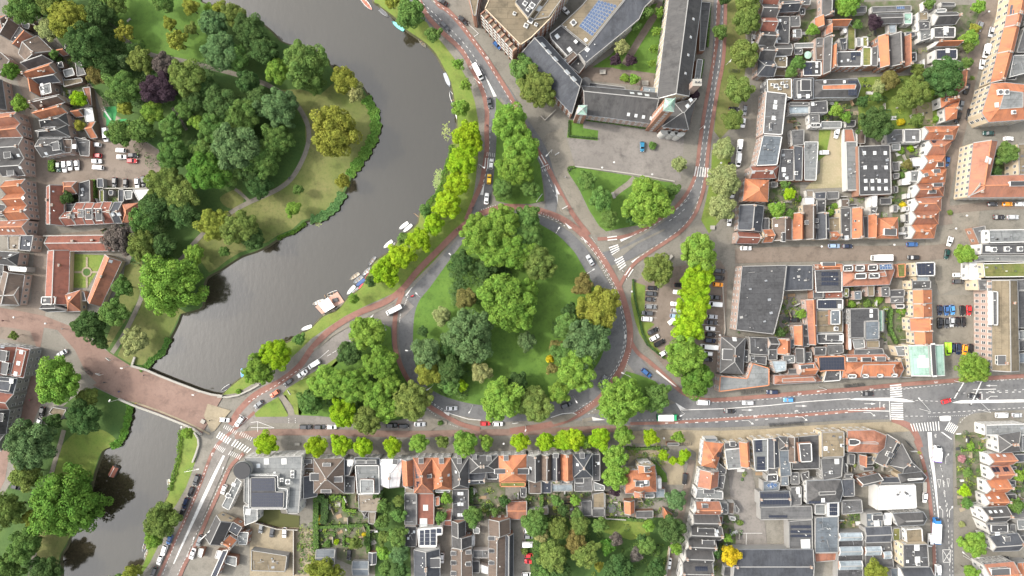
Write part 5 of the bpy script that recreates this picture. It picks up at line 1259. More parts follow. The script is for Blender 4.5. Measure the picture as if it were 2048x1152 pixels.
# ---- lower left corner by the broad zebra
B('D2',"-95,205 372,190 352,520 340,655 250,655 240,620 -20,620 -100,560",9.5,'f','lf','apartment block','beside the round black tower',wall='w_white',rim='trim_grey',feats='s:85,235,2;s:225,235,2;s:20,270,1.5;u:295,320,1.4;u:295,350,1.4;s:150,330,1.0')
B('D2',"-60,340 175,345 178,445 255,455 245,618 -60,618",11.5,'f','lf','penthouse','pale walled on the apartment block by the tower',wall='w_white',z0=9.2,feats='u:210,380,1.3;u:258,395,1.8',top='bf')
B('D2',"-45,362 155,362 158,476 226,478 222,606 -45,606",11.9,'f','bf','solar field','black panelled on the pale penthouse',z0=11.2,wall='w_dark',win=False,feats='S:-35,370,150,470,10,4;S:-35,485,215,600,13,5')
B('D1',"1770,595 1893,362 1935,400 1830,628",6,'f','lf','house','slim terraced one along the lower road',wall='w_white',feats='u:1830,505,1.8;s:1870,420,1.4');B('D1',"1945,588 2060,598 2060,710 1955,752",8,'f','lf','house','joined to the pale block by the lower road',wall='w_white',feats='s:1985,640,2')
B('D1',"1735,668 1848,722 1765,905 1648,850",6,'g','gs','house','by the road at the lower left, upper one',ax=1,wall='w_cream');B('D1',"1860,715 1940,762 1895,835 1825,790",5,'f','ds','annex');B('D1',"1830,828 1892,872 1848,935 1778,892",5.5,'g','or','house','small one behind the roadside grey gable',wall='w_white')
B('D1',"1895,800 1990,800 1975,905 1905,900",4,'f','lf','annex');B('D1',"1780,945 1830,940 1732,1165 1680,1165",4.5,'f','bf','annex',rim='trim_white',feats='S:1785,960,1815,960,1725,1150,1695,1150,1,9');B('D1',"1800,985 1895,1000 1890,1080 1795,1050",3,'f','lf','annex');B('D1',"1735,945 1775,950 1760,1020 1715,1010",3,'f','wf','shed');B('D1',"1590,930 1632,935 1610,1010 1580,995",2.6,'f','wf','shed',win=False)
# ---- terrace below the red brick street, left to right
ROW('D2',"{} from the left in the terrace facing the tree row",'terrace facing the tree row',[("352,200 468,205 472,298 352,290",8,'f','br',G(feats='d:420,230,60,30')),("465,215 700,210 700,490 465,490",9,'h','br',G(ins=(9,9),ax=1,rise=4,feats='d:570,258,60,25;d:482,355,55,80;e:655,375,40,70;d:565,468,75,25')),("703,220 790,220 745,350 700,350",8,'f','ds',G(feats='s:755,245,2.4')),("790,205 988,210 985,262 790,262",8.5,'m','ds',G(ins=.8,rise=.9,feats='d:840,235,70,25;d:925,235,70,25')),("996,220 1168,215 1140,440 1000,430",8.5,'h','wf',G(ins=(6,0),ax=1,rise=2.2,feats='d:1115,235,40,40;v:1145,310')),("1165,218 1258,216 1260,430 1180,432",8.5,'g','or',G(ax=1)),("1260,205 1406,205 1412,490 1268,490",9,'h','ob',G(ax=1,ins=(5,5),rise=4,feats='d:1322,228,35,40;S:1272,265,1305,265,1305,370,1280,370,3,6;S:1285,395,1308,395,1310,450,1288,450,2,3;e:1385,350,25,40')),("1410,205 1556,205 1566,460 1424,460",9,'h','or',G(ax=1,ins=(5,2.5),rise=3.8,feats='d:1485,228,35,40;s:1540,345,1')),("1565,210 1697,205 1697,450 1570,455",9,'h','gs',G(ax=1,ins=(5,2.5),rise=3.8,feats='d:1628,228,32,40;s:1600,320,1')),("1702,200 1940,190 1936,315 1705,330",9,'h','gs',G(ins=(4,4),feats='d:1748,200,35,40;d:1865,210,35,40')),("1945,190 2160,180 2158,395 1950,400",9,'h','or',G(ax=1,ins=(5,4),rise=3.6,feats='d:2000,205,35,40;e:1970,310,35,110;e:2120,310,40,110')),("130,185 235,175 236,388 132,388",9,'g','gs',G(t='D3',ax=1,feats='s:150,292,1.2;s:212,235,.7')),("238,180 315,175 312,388 238,388",9,'g','br',G(t='D3',ax=1)),("317,175 386,175 388,388 318,388",9,'g','ds',G(t='D3',ax=1,feats='d:350,185,32,40;s:375,325,.8')),("388,170 486,170 488,388 395,388",9,'g','or',G(t='D3',ax=1)),("490,175 640,170 640,362 495,366",9.5,'h','ds',G(t='D3',ax=1,ins=(6,6),rise=4,feats='d:560,185,35,40;s:525,262,1;S:585,210,620,200,628,300,590,290,2,5')),("640,180 706,175 706,392 645,392",7.5,'f','bf',G(t='D3',feats='s:690,250,1'))],wall='w_white',wh=1.8)
B('D2',"355,298 470,305 470,340 350,338",6,'f','tf','annex',wall='w_brick');B('D2',"342,340 482,342 482,516 342,516",5,'g','ds','house','behind the leftmost house of the terrace',ax=1,sh=.1);B('D2',"703,352 790,352 790,492 700,492",5,'f','gf','annex','between hipped and pale flat house')
B('D2',"790,265 985,265 990,496 808,500",9.5,'f','lf','house','large pale rear part in the terrace facing the tree row',wall='w_grey',feats='',rim='trim_white');B('D2',"830,380 942,380 945,492 835,492",10.3,'f','lf','roof house','on the large pale rear part',z0=9.2,win=False)
B('D2',"815,500 998,500 972,640 822,635",4,'f','wd','terrace deck','behind the pale grey house',win=False,feats='v:880,548');B('D2',"895,640 960,640 950,740 900,735",3,'f','wd','shed',win=False);B('D2',"1268,462 1412,490 1395,492 1190,490 1190,436",4,'f','wd','annex',win=False)
B('D2',"1430,462 1562,462 1545,485 1432,485",6,'f','lf','annex',rim='trim_white');B('D2',"1705,335 1838,330 1828,408 1708,412",6.5,'g','ds','annex','behind the double grey house of the terrace');B('D2',"1842,318 1938,318 1938,380 1845,380",5,'f','bf','annex',rim='trim_white');B('D2',"1950,402 2160,400 2155,440 1950,440",5,'f','sd','annex',rim='ridge_or')
for a in[("132,390 236,388 236,495 134,495",5,'f','br','annex'),("238,390 316,390 316,490 238,490",4,'f','bf','annex'),("318,390 386,390 386,420 318,420",6,'f','sd','annex'),("316,422 486,418 486,475 318,478",3.4,'f','gl','glass extension'),("390,390 485,390 485,418 392,418",6,'f','gf','annex'),("495,368 640,364 648,475 500,478",5,'f','gf','annex'),("500,364 576,364 576,412 502,412",6,'f','wf','annex'),("652,396 742,430 742,470 655,470",5,'f','lf','annex'),("65,445 118,442 114,525 66,522",4,'f','bf','annex'),("555,552 640,548 640,672 560,672",3,'f','gf','shed'),("642,612 742,610 742,680 642,680",3,'f','gf','shed'),("132,618 290,600 292,660 200,668",2.8,'f','wd','shed'),("645,495 740,480 742,608 645,608",2.5,'f','tf','shed')]:B('D3',*a,win=False,wall='w_grey',**(dict(feats='S:246,395,310,485,4,5') if a[0].startswith('238,390 316,390 316,490') else{}))
B('D2',"2005,565 2165,560 2165,696 2012,692",3,'g','ob','garage','beside the small back lawn',win=False,rise=.5);B('D2',"1430,520 1470,515 1470,590 1432,595",2.6,'f','ob','shed',win=False);B('D2',"1520,635 1566,625 1566,745 1505,742",2.8,'g','rb','shed',win=False)
B('D2',"1570,458 1702,455 1702,705 1572,705",4,'f','bf','workshop','long one with three pairs of skylights',win=False,feats='s:1623,492;s:1648,492;s:1623,577;s:1648,577;s:1623,663;s:1648,663')
B('D2',"1185,492 1285,492 1285,748 1188,748",4,'f','gf','terrace','dark roof terrace with small tables',win=False,wall='w_grey');B('D2',"1288,492 1425,492 1425,746 1288,746",3,'f','rb','terrace','brown decked roof terrace behind the orange house',win=False,wall='w_brick',feats='s:1357,605,2;s:1340,725,3')
B('D2',"1286,775 1492,758 1492,825 1448,828 1446,926 1300,926",6,'f','wf','house','carrying a solar field below the brown terrace',wall='w_white',feats='S:1310,785,1345,785,1345,905,1310,905,1,4;S:1350,780,1390,780,1390,905,1350,905,1,4;S:1395,778,1440,775,1440,905,1395,905,1,4;S:1445,770,1485,770,1485,810,1445,810,1,1',rim='trim_white');B('D2',"1188,755 1285,755 1285,920 1190,920",4,'f','bf','house','square one left of the white solar house',feats='s:1218,800,.9;s:1265,798,.9;s:1218,850,.9')
B('D2',"1268,942 1462,935 1466,1190 1272,1190",7,'h','ds','house','at the bottom edge below the white solar house',ax=1,ins=(0,0),feats='e:1425,1040,70,90;v:1335,1045;v:1335,1075;v:1335,1000',wall='w_white')
B('D2',"1570,712 1670,710 1672,830 1572,830",5,'g','gs','house','at the end of the long black roof',ax=1,sh=0);B('D2',"1572,832 1722,830 1722,912 1574,925",6,'g','gs','house','between the long black roof and the pinkish roof',ax=1);B('D2',"1568,930 1722,915 1726,1190 1566,1190",6.5,'g','br','house','long pinkish one at the bottom edge',ax=1,rise=1.5,feats='e:1582,965,30,40;e:1582,1040,30,40;e:1700,955,30,40;e:1700,1050,30,40;e:1582,1125,30,40')
B('D2',"1866,700 2026,692 2028,812 1870,830",6,'g','br','house','upper one of the brown pair by the parking yard',ax=1);B('D2',"1870,832 1990,815 1988,1190 1862,1190",6.5,'g','br','house','long brown strip by the parking yard',ax=1,rise=1.6,feats='e:1885,845,28,50;e:1885,945,28,40;e:1885,1040,28,40;v:1925,1000;v:1925,880');B('D2',"1992,815 2055,812 2052,1190 1990,1190",4,'g','ds','annex','dark strip by the parking yard',ax=1)
for a in[("1735,948 1860,945 1860,1010 1738,1010",3.5,'f','gf','annex'),("1725,828 1752,826 1750,915 1726,915",3,'f','wf','shed'),("1735,760 1790,765 1790,815 1738,815",3,'f','lf','shed'),("1795,1060 1860,1080 1855,1140 1800,1125",3,'f','wf','shed'),("1728,1030 1790,1030 1790,1130 1730,1130",3,'f','bf','annex')]:B('D2',*a,win=False,wall='w_white')
B('D2',"482,948 632,946 628,1052 480,1056",3,'g','bl','garage','left one below the formal garden',win=False,rise=.7,wall='w_grey');B('D2',"770,1040 900,1040 902,1142 772,1142",3,'g','bl','garage','right one below the formal garden',win=False,rise=.7,wall='w_grey');B('D2',"905,965 960,965 955,1058 905,1062",2.6,'g','ds','shed',win=False,ax=1,rise=.4,rim='trim_white');B('D2',"845,645 890,640 895,680 860,690",2.5,'h','gs','garden house',ins=(1,1),rise=1,win=False,chim=False)
B('D2',"-40,945 250,990 232,1120 -40,1112",4,'f','tf','shed','wide one in the pale yard at the bottom left',win=False,wall='w_grey');B('D2',"485,1058 585,1058 580,1090 485,1085",2.5,'f','wf','shed',win=False)
V_="the broad crown by the gravel drive"
vl=B('D3',"908,306 1150,300 1158,478 906,492",8,'m','or','villa','with dark flat centre, right of the broad crown',ins=3.4,rise=3,top='bf',wall='w_cream',feats='u:1035,425,1.2;s:1070,400,1.2;c:980,385;c:1085,345')
B('D3',"1016,264 1140,264 1140,330 1018,332",8.2,'h','or','villa wing','at the front of the orange villa',ax=1,ins=(0,4),wall='w_cream',feats='d:1080,295,45,40');B('D3',"980,474 1060,468 1056,526 985,526",7,'h','ob','villa wing','at the rear of the orange villa',ax=1,ins=(0,2),wall='w_cream');B('D3',"1160,370 1196,368 1198,456 1165,456",4,'f','wf','villa bay','white on the right side of the villa',wall='w_white');B('D3',"1065,495 1142,490 1140,528 1062,530",4,'f','lf','villa annex','zinc topped behind the villa',wall='w_white');B('D3',"1015,240 1100,232 1120,262 1010,264",5,'f','lf','villa porch','pale half-round at the front of the villa',wall='w_white')
B('D3',"902,552 976,546 976,652 905,655",3.5,'g','or','garage','behind the villa',ax=1,win=False,rise=1.6);B('D3',"1215,612 1278,660 1252,688 1215,686",3,'h','or','garden house','orange hipped by the dark crown',ins=(1.5,1.5),win=False,chim=False);B('D3',"1150,460 1225,455 1225,525 1145,525",2.8,'f','gl','conservatory','glass one at the right back of the villa',win=False);B('D3',"990,632 1132,628 1130,690 990,690",2.5,'f','gf','pergola terrace','with pale tables behind the villa',win=False)
B('D3',"1240,85 1340,85 1340,110 1240,110",2.6,'f','gf','carport','at the gate by the villa drive',win=False)
# ---- grey terrace and orange houses right of the brick lane
ROW('D3',"{} from the top along the right of the brick lane",'houses along the right of the brick lane',[("1540,75 1690,92 1630,292 1520,272",8,'h','or',G(ax=1,ins=(5,3),feats='S:1642,162,1678,162,1675,200,1640,198,2,2')),("1512,302 1652,312 1642,442 1490,442",8,'g','ob',G(ax=1)),("1480,452 1690,475 1690,540 1465,532",8,'f','lf',G(feats='s:1545,540,1.2;s:1575,542,1.2;e:1570,470,80,30')),("1468,562 1662,560 1668,658 1455,655",8,'g','ob',G(feats='e:1540,590,45,30')),("1450,668 1652,665 1652,762 1432,752",7.5,'g','gs',G()),("1430,762 1680,770 1668,862 1412,850",7.5,'g','gs',G(feats='e:1550,785,130,35;s:1640,795,1.3;s:1635,825,1.3')),("1410,855 1622,855 1620,960 1390,942",7.5,'g','gs',G(feats='e:1565,880,90,35')),("1388,948 1602,955 1600,1050 1370,1040",7.5,'g','gs',G()),("1365,1045 1602,1055 1592,1180 1340,1180",7.5,'g','gs',G(feats='S:1465,1075,1565,1075,1565,1115,1465,1115,6,1'))],wall='w_white')
for a in[("1545,50 1645,48 1640,78 1545,80",5,'f','bl','shop front',{}),("1650,240 1718,300 1712,340 1640,335",5,'f','bf','annex',{}),("1655,345 1710,345 1690,462 1640,440",5,'f','bf','annex',{}),("1665,565 1728,565 1728,660 1668,658",6,'f','gf','annex',{}),("1730,560 1782,560 1778,658 1732,658",3.5,'f','br','annex',{}),("1785,570 1820,620 1815,650 1785,650",3,'f','gf','shed',{}),("1655,672 1690,672 1680,745 1655,740",3,'f','rb','annex',{}),("1740,672 1790,680 1788,712 1745,705",2.5,'f','lf','shed',{}),("1595,1055 1618,1025 1615,1080 1600,1100",4,'f','lf','annex',{}),("1700,1075 1760,1075 1750,1160 1690,1155",3,'f','bf','shed',{})]:B('D3',*a[:5],win=False,wall='w_white',**a[5])
ROW('D3',"{} from the left behind the pale pavement",'shops behind the pale pavement',[("1698,85 1818,85 1835,128 1700,140",8,'f','bf',G(feats='e:1760,92,40,35')),("1700,142 1832,126 1842,292 1722,302",8,'f','lf',G(rim='trim_white')),("1820,78 1892,70 1902,276 1836,278",8,'g','or',G(ax=1)),("1922,60 2050,52 2050,312 1942,312",8.5,'f','lf',G(rim='trim_white',feats='S:1940,62,2000,62,2005,160,1945,160,1,4;S:1955,195,2025,195,2025,305,1958,305,1,4'))],wall='w_cream')
ROW('D4',"{} from the left in the block above the white flat roof",'block above the white flat roof',[("2,50 75,42 86,282 0,290",8,'g','ds',G(ax=1,rise=1.2,feats='v:60,170')),("80,42 158,45 160,140 86,142",8,'h','gs',G(ins=(2,2))),("88,148 175,145 190,352 100,362",8,'f','bl',G()),("168,38 240,40 238,240 172,242",8,'g','br',G(ax=1,rise=1)),("244,36 415,20 415,295 192,302 192,245 242,245",7,'f','bf',G(feats='')),("430,0 612,-5 612,198 432,206",10,'f','tf',G(feats='s:460,132,1.5;u:590,105,1.2')),("635,-10 850,-15 948,30 932,128 880,168 640,160",9,'m','ob',G(ins=4,rise=2.4,top='ob',feats='')),("960,22 1050,92 945,282 858,242",8,'g','gs',G(ax=1,feats='e:970,180,40,35')),("1075,95 1232,312 1075,332 978,270",8,'h','gs',G(ax=1,ins=(2,2),rise=2.5)),("1042,338 1232,318 1272,362 1240,402 1062,412",7,'m','gs',G(ins=2.2,rise=2,top='gs',rim='trim_white'))],wall='w_cream')
B('D4',"645,55 700,55 740,70 740,95 700,110 645,108",11.6,'f','bf','roof house','cut into the big orange corner roof',z0=9.5,win=False,rim='trim_white');B('D4',"245,92 350,86 356,238 262,244",9,'f','bf','roof house','white-rimmed on the black house above the white roof',z0=6.9,win=False,rim='trim_white')
B('D4',"422,212 602,202 592,360 440,392",6,'f','gf','terrace house','with red cushions and a lounge on its roof',feats='u:500,320,1.2;s:550,235,1.8',wall='w_grey');B('D4',"720,362 842,332 890,345 895,400 760,432",6,'g','gs','house','small one above the white flat roof',rim='trim_white',sh=0) if False else B('D4',"715,375 885,335 895,400 750,435",6,'g','gs','house','small white-edged one above the white flat roof',rim='trim_white');B('D4',"892,372 1042,368 1048,428 892,428",6,'g','ds','house','middle one touching the white flat roof',rise=1.4)
B('D4',"880,430 1182,420 1192,610 876,626",7,'f','wf','hall','huge blinding white square at the lower right',win=False,wall='w_white',rim='trim_white')
B('D4',"310,392 582,380 602,470 576,560 312,572",8,'m','gs','house','broad one with white stepped facade',ins=3.8,rise=2.2,top='gs',wall='w_white',feats='s:440,545,1.4;S:325,552,420,552,420,572,325,572,4,1')
for a in[("600,172 640,170 640,330 608,332",4,'f','bf','annex',{}),("644,172 700,178 695,262 648,258",5,'f','bf','annex',{}),("735,180 780,175 770,270 738,265",5,'g','ob','annex',dict(ax=1)),("780,200 850,195 845,260 785,262",3.5,'f','lf','annex',{}),("760,280 850,275 850,312 765,315",3,'f','bf','shed',{}),("612,338 682,334 680,372 615,375",5,'f','gf','annex',{}),("590,378 692,374 696,515 602,520",7,'f','ds','house',{}),("590,545 752,540 762,648 592,662",5,'f','gf','house',{}),("375,578 462,575 462,660 375,660",6,'f','lf','annex',{}),("468,566 570,560 570,676 470,678",7,'f','wf','house',dict(feats='S:490,570,555,668,4,3')),("180,440 270,435 270,585 185,590",6,'f','gf','house',dict(feats='s:240,455,1.3;s:240,480,1.3;s:255,510,1')),("-70,482 172,478 182,588 -70,590",7,'g','ds','house',dict(feats='S:-60,490,168,490,172,528,-60,528,10,1;S:-60,535,172,535,175,580,-60,580,10,1',rise=.6)),("-40,392 95,400 92,470 -40,478",6,'f','bl','house',dict(feats='B:-20,425,30,410,85,420,30,450,2,2')),("0,290 85,285 100,332 0,340",6,'f','gf','annex',{}),("-10,340 80,335 80,395 -10,400",6,'f','bf','house',dict(rim='trim_white')),("105,360 165,340 170,430 100,432",5,'f','bl','annex',{}),("180,325 250,320 255,420 180,420",4.5,'f','gf','annex',{}),("260,330 330,310 330,385 280,395",5,'f','gs','annex',{}),("-60,602 352,590 360,700 -60,705",5,'f','gf','workshop',dict(feats='S:5,665,152,685,12,1')),("165,712 356,700 360,940 168,938",5,'f','gf','workshop',dict(feats='S:180,745,345,770,14,1;S:180,785,345,808,14,1;S:180,820,345,842,14,1;s:300,900,3.6')),("380,682 566,675 566,965 376,970",5,'f','bl','workshop',dict(feats='v:490,770;v:490,820')),("570,800 766,798 762,1180 552,1180",4,'f','bf','garage',{}),("775,770 986,760 986,872 780,880",5,'g','ds','workshop',dict(rise=.8)),("780,885 990,880 1010,1085 780,1085",4,'f','gf','workshop',{}),("785,652 916,640 916,760 790,762",5,'f','bl','house',dict(feats='s:868,730,2.2;e:870,680,80,40')),("370,968 552,965 545,1030 378,1045",3,'f','ob','shed',{}),("-272,945 362,945 362,1200 -282,1200",6,'g','ds','hall',dict(rise=.8)),("925,648 990,645 990,745 925,748",4,'f','wf','annex',{}),("980,1090 1060,1085 1060,1170 985,1170",4,'f','bl','annex',{}),("1000,770 1060,765 1060,870 1000,872",5,'f','sd','annex',{})]:B('D4',*a[:5],wall='w_grey',win=False,**a[5])
for k,(y0,y1) in enumerate([(815,868),(925,985),(1040,1100)]):B('D4',f"572,{y0} 750,{y0 - 5} 752,{y1 - 5} 572,{y1}",5,'g','gl','barrel rooflight',['top','middle','bottom'][k]+' of three pale ones on the dark garage',z0=3.8,win=False,rise=.7,rim='trim_white',group='pale barrel rooflights')
for k,s in enumerate(["780,925 905,920 905,980 780,985","925,965 985,960 985,1010 930,1012"]):B('D4',s,5,'g','gl','barrel rooflight',['larger','smaller'][k]+' one on the grey workshop at the lower right',z0=3.8,win=False,rise=.6,rim='trim_white')
B('D4',"1000,652 1242,640 1272,692 1245,742 1040,752",7.5,'m','gs','house','pentagonal one on the right-hand street',ins=2.6,rise=2.4,top='gs',wall='w_white');B('D4',"1100,780 1236,770 1242,885 1110,890",9,'f','tf','house','white-rimmed on the right-hand street',rim='trim_white',wall='w_white');B('D4',"1082,900 1280,895 1292,1080 1085,1082",9.5,'f','bf','apartment house','blackish on the right-hand street',wall='w_cream',feats='s:1190,925,2;s:1195,1020,2;u:1195,1050,1.4;s:1115,1035,1');B('D4',"1060,1095 1302,1090 1302,1190 1060,1190",7,'g','ds','house','at the bottom of the right-hand street',wall='w_white')
ROW('D4',"{} from the top along the front gardens at the lower right",'houses along the front gardens at the lower right',[("1840,30 2025,0 2025,150 1850,165",9,'h','gs',G(ins=(3,3))),("1762,180 1955,170 1960,258 1772,266",7,'g','ob',G(feats='s:1838,190,1;s:1890,190,1')),("1772,282 1936,268 1938,376 1780,382",7,'g','ob',G(feats='S:1790,285,1850,280,1855,320,1800,325,2,1;S:1880,285,1925,280,1925,315,1885,320,2,1')),("1745,392 1916,380 1916,480 1750,492",7,'g','or',G()),("1730,502 1896,490 1896,590 1742,596",7,'g','or',G(feats='s:1840,525,1;s:1770,528,1')),("1712,612 1912,600 1912,712 1745,722",10,'g','gs',G(feats='s:1780,640,1;s:1820,638,1;s:1865,635,1')),("1745,735 1922,725 1932,808 1782,822",10,'f','ds',G(feats='e:1840,765,120,50;s:1835,818,2')),("1770,842 2002,815 2012,945 1800,952",10,'g','ds',G(feats='d:1905,855,40,40')),("1725,1065 1968,1042 1990,1190 1745,1190",9,'g','ob',G(feats='e:1850,1120,140,60'))],wall='w_white',wh=1.9)
for a in[("1960,180 2060,175 2060,240 1965,250",5,'f','ds','annex'),("1940,280 1990,275 1990,320 1945,322",4,'f','ds','annex'),("1920,390 1985,385 1985,440 1925,445",4,'f','ds','annex'),("1900,500 1990,495 1990,545 1905,550",4,'f','gs','annex'),("1918,610 2060,600 2060,690 1920,700",5,'f','gf','annex'),("1990,700 2060,700 2060,780 2000,785",5,'f','lf','annex'),("1935,740 1985,735 1990,810 1940,815",5,'f','gf','annex'),("2005,830 2080,825 2080,910 2012,915",5,'f','gf','annex'),("2030,0 2090,0 2090,150 2030,160",6,'f','lf','annex'),("1990,1045 2090,1040 2090,1160 2000,1160",6,'f','or','house'),("1705,1090 1990,1085 1640,380 1690,395",3,'f','lf','annex')][:-1]:B('D4',*a,win=False,wall='w_grey')
B('C4',"1740,1095 1900,1090 2060,1085 2060,1180 1740,1180",8,'f','lf','house','white-rimmed at the right junction',rim='trim_white',wall='w_white')
# ---- block between the car park and the parking court
B('0',"1484,532 1574,530 1566,600 1548,669 1472,660",8,'f','bf','hall','vast corrugated one right of the car park',win=True,wall='w_pink',feats='',top='bf');
B('B4',"150,970 362,970 362,1168 130,1176",6,'f','ds','workshop','smooth one right of the vast corrugated hall',wall='w_grey');B('B4',"372,1005 596,1000 596,1185 382,1190",7,'f','bf','house','with a black solar field below the side street',wall='w_brick',rim='trim_white',feats='S:425,1022,560,1022,560,1058,425,1058,7,1;S:425,1065,562,1065,562,1098,425,1098,7,1;S:425,1103,562,1103,562,1132,425,1132,7,1');B('B4',"365,968 595,962 596,998 370,1003",7.4,'g','or','house','front strip of the black solar house',wall='w_brick',feats='d:478,962,100,28',rise=1.4)
B('B4',"597,968 992,952 1012,1012 972,1125 598,1140",8,'m','ob','house','long one with dark dormers below the side street',ins=5,rise=2.6,top='ob',wall='w_white',feats='');
for s,l in[("700,968 775,965 775,1018 700,1020",'left back'),("800,965 880,962 880,1012 800,1016",'right back'),("695,1035 790,1032 790,1078 695,1082",'left front'),("805,1035 895,1030 895,1075 805,1078",'right front'),("600,970 682,967 682,1018 600,1020",'far left')]:B('B4',s,10.2,'f','bf','roof dormer',l+' one on the long orange roof',z0=8,win=False,rim='trim_white',group='dark dormers on the long orange roof')
B('B4',"885,962 990,955 1002,1003 890,1010",9.6,'f','bf','solar array','blue framed at the end of the long orange roof',z0=8.8,win=False,feats='B:890,960,990,958,1000,1002,895,1006,5,2')
B('B4',"1032,960 1102,955 1102,1065 1040,1068",7,'f','sd','house','half orange mossy one by the parking court',rim='ridge_or');B('B4',"1180,948 1338,942 1338,1056 1190,1058",9,'f','bf','house','corner one with white dashes at the crossroads',wall='w_cream',rim='trim_white',feats='S:1195,955,1325,1045,4,3');B('B4',"1190,1062 1290,1060 1300,1170 1200,1175",7,'f','gl','house','glass striped below the corner house',wall='w_cream')
B('C4',"390,90 602,86 602,172 392,172",7,'f','bf','house','with two rows of panels in the inner block',wall='w_grey',feats='S:400,98,545,98,545,160,400,160,8,2;s:572,145,1.4',rim='trim_white');B('C4',"360,15 445,12 445,82 362,85",5,'f','bf','annex',win=False);B('C4',"450,12 600,8 600,82 452,85",4,'f','rb','terrace','brown terrace roof in the inner block',win=False,wall='w_grey')
B('C4',"385,180 602,178 602,355 388,358",5,'f','tf','terrace house','with a round table on its roof terrace',wall='w_grey',win=False,feats='u:540,325,1.6');B('C4',"500,176 580,176 580,292 500,294",7,'f','bl','roof house','with a dark round spot in the inner block',z0=4.8,win=False,rim='trim_white');B('C4',"390,365 606,360 606,445 396,448",6,'f','bf','house','white-edged one with panel in the inner block',rim='trim_white',feats='s:580,400,2;e:510,395,100,40',wall='w_grey')
B('C4',"305,95 382,86 386,452 350,452 345,380 310,280",6,'g','ob','house','slim strip one',ax=1,sh=0) if False else B('C4',"308,95 382,88 386,452 335,452",7,'g','ob','house','slim orange strip right of the grey yard',ax=1,wall='w_pink',rise=2)
for a in[("210,300 276,292 276,456 216,458",6,'g','or','house',dict(ax=1,feats='s:235,375,.8')),("278,292 350,290 352,375 278,382",6,'f','gf','house',{}),("280,385 335,385 335,470 280,470",5,'f','bf','annex',{}),("80,406 176,400 176,526 82,528",6.5,'g','or','house',dict(ax=1,feats='s:85,435,1')),("228,482 292,476 292,592 234,598",6,'g','gs','house',dict(ax=1)),("0,492 76,490 76,576 0,578",6,'f','bf','house',{}),("0,400 72,402 70,485 0,488",5,'g','gs','house',{}),("178,410 215,410 212,480 178,485",4,'f','bl','annex',{}),("120,540 215,535 218,600 125,605",4,'f','lf','annex',{}),("296,515 350,510 355,592 298,598",5,'f','gf','annex',{}),("160,645 240,645 240,690 165,690",4,'f','bf','annex',{}),("28,582 150,582 148,660 60,680",6,'f','gl','glass roofed annex',{}),("370,472 470,470 466,540 372,540",5,'f','bf','annex',{}),("475,455 605,452 608,520 478,540",4,'f','gf','annex',{}),("610,0 650,0 645,75 605,72",4,'f','sd','annex',{}),("645,-10 755,-10 752,20 690,22 690,95 755,90 650,30",4,'f','gl','annex',{}),("690,25 750,22 750,92 694,95",5,'f','bl','annex',{}),("795,-20 852,-20 852,66 800,68",5,'f','tf','annex',{}),("905,-10 975,-10 975,68 910,70",5,'f','gf','annex',{}),("975,15 1095,10 1095,68 978,72",4,'f','bf','annex',{}),("1018,130 1095,128 1092,165 1025,165",3,'f','bf','shed',dict(rim='trim_white')),("978,72 1090,70 1090,120 980,122",4,'f','gf','annex',{})]:
 if '650,30' in a[0]:continue
 B('C4',*a[:5],wall='w_pink',**a[5])
B('C4',"655,166 886,160 890,262 775,268 775,402 660,402",6.5,'f','bf','workshop','L-shaped one in the inner block',feats='s:825,184,1.2;s:825,222,1.2',wall='w_grey');B('C4',"778,268 892,264 892,410 780,415",6.2,'f','bl','workshop','smooth lower part of the inner block',wall='w_grey');B('C4',"640,290 662,288 668,495 644,495",5,'f','wf','annex','long white strip in the inner block',win=False);B('C4',"672,408 770,405 780,480 690,490",4,'f','lf','annex');B('C4',"780,420 892,418 895,478 790,482",4,'f','tf','annex');B('C4',"892,180 925,180 925,340 895,345",4,'g','cg','annex',ax=1,win=False,rise=.8)
ROW('C4',"{} from the top in the strip beside the parking court",'strip beside the parking court',[("1150,-60 1305,-60 1305,5 1152,10",8,'f','gs',G()),("1165,15 1308,10 1308,120 1168,125",8,'g','or',G(ax=1,sh=.25)),("1170,128 1308,122 1310,230 1170,235",8,'g','or',G(ax=1,sh=.25)),("1142,240 1310,235 1312,342 1148,345",8,'g','or',G(ax=1,sh=-.2)),("1175,348 1312,345 1314,450 1180,452",8,'g','or',G(ax=1,sh=.2))],wall='w_cream',chim=True)
B('C4',"1130,462 1402,455 1412,700 1152,702",8,'g','cg','building','with a dark slot, by the parking court',ax=1,rise=1.2,wall='w_cream',feats='s:1240,600,3.5;s:1232,560,2;e:1315,575,240,30',rim='trim_white',chim=False);B('C4',"1012,465 1128,462 1130,545 1040,545",6,'f','lf','annex',wall='w_cream');B('C4',"1065,560 1150,556 1152,718 1062,715",6,'f','tf','annex','pale one between orange roof and copper roof',wall='w_cream')
B('C4',"618,592 1066,588 1088,650 1050,716 590,722",8,'m','or','house','long bright one above the main road',ins=5.5,rise=3,top='or',wall='w_pink',feats='');B('C4',"620,540 942,535 962,586 620,590",7,'g','ob','house','rear part of the long bright house above the road',wall='w_pink',feats='d:665,570,70,30;e:780,570,70,30;d:895,565,70,30',rise=1.6);B('C4',"690,490 920,482 935,530 690,538",5,'f','gf','annex','grey one behind the long bright house')
for k,s in enumerate(["640,690 710,690 710,722 640,724","755,688 808,688 808,718 755,718","875,688 925,688 925,716 875,716","990,685 1040,685 1040,712 990,714"]):B('C4',s,10,'f','gf','roof dormer',ordn(k,4)+' from the left on the bright roof above the road',z0=7.8,win=False,rim='trim_white',group='dormers on the bright roof')
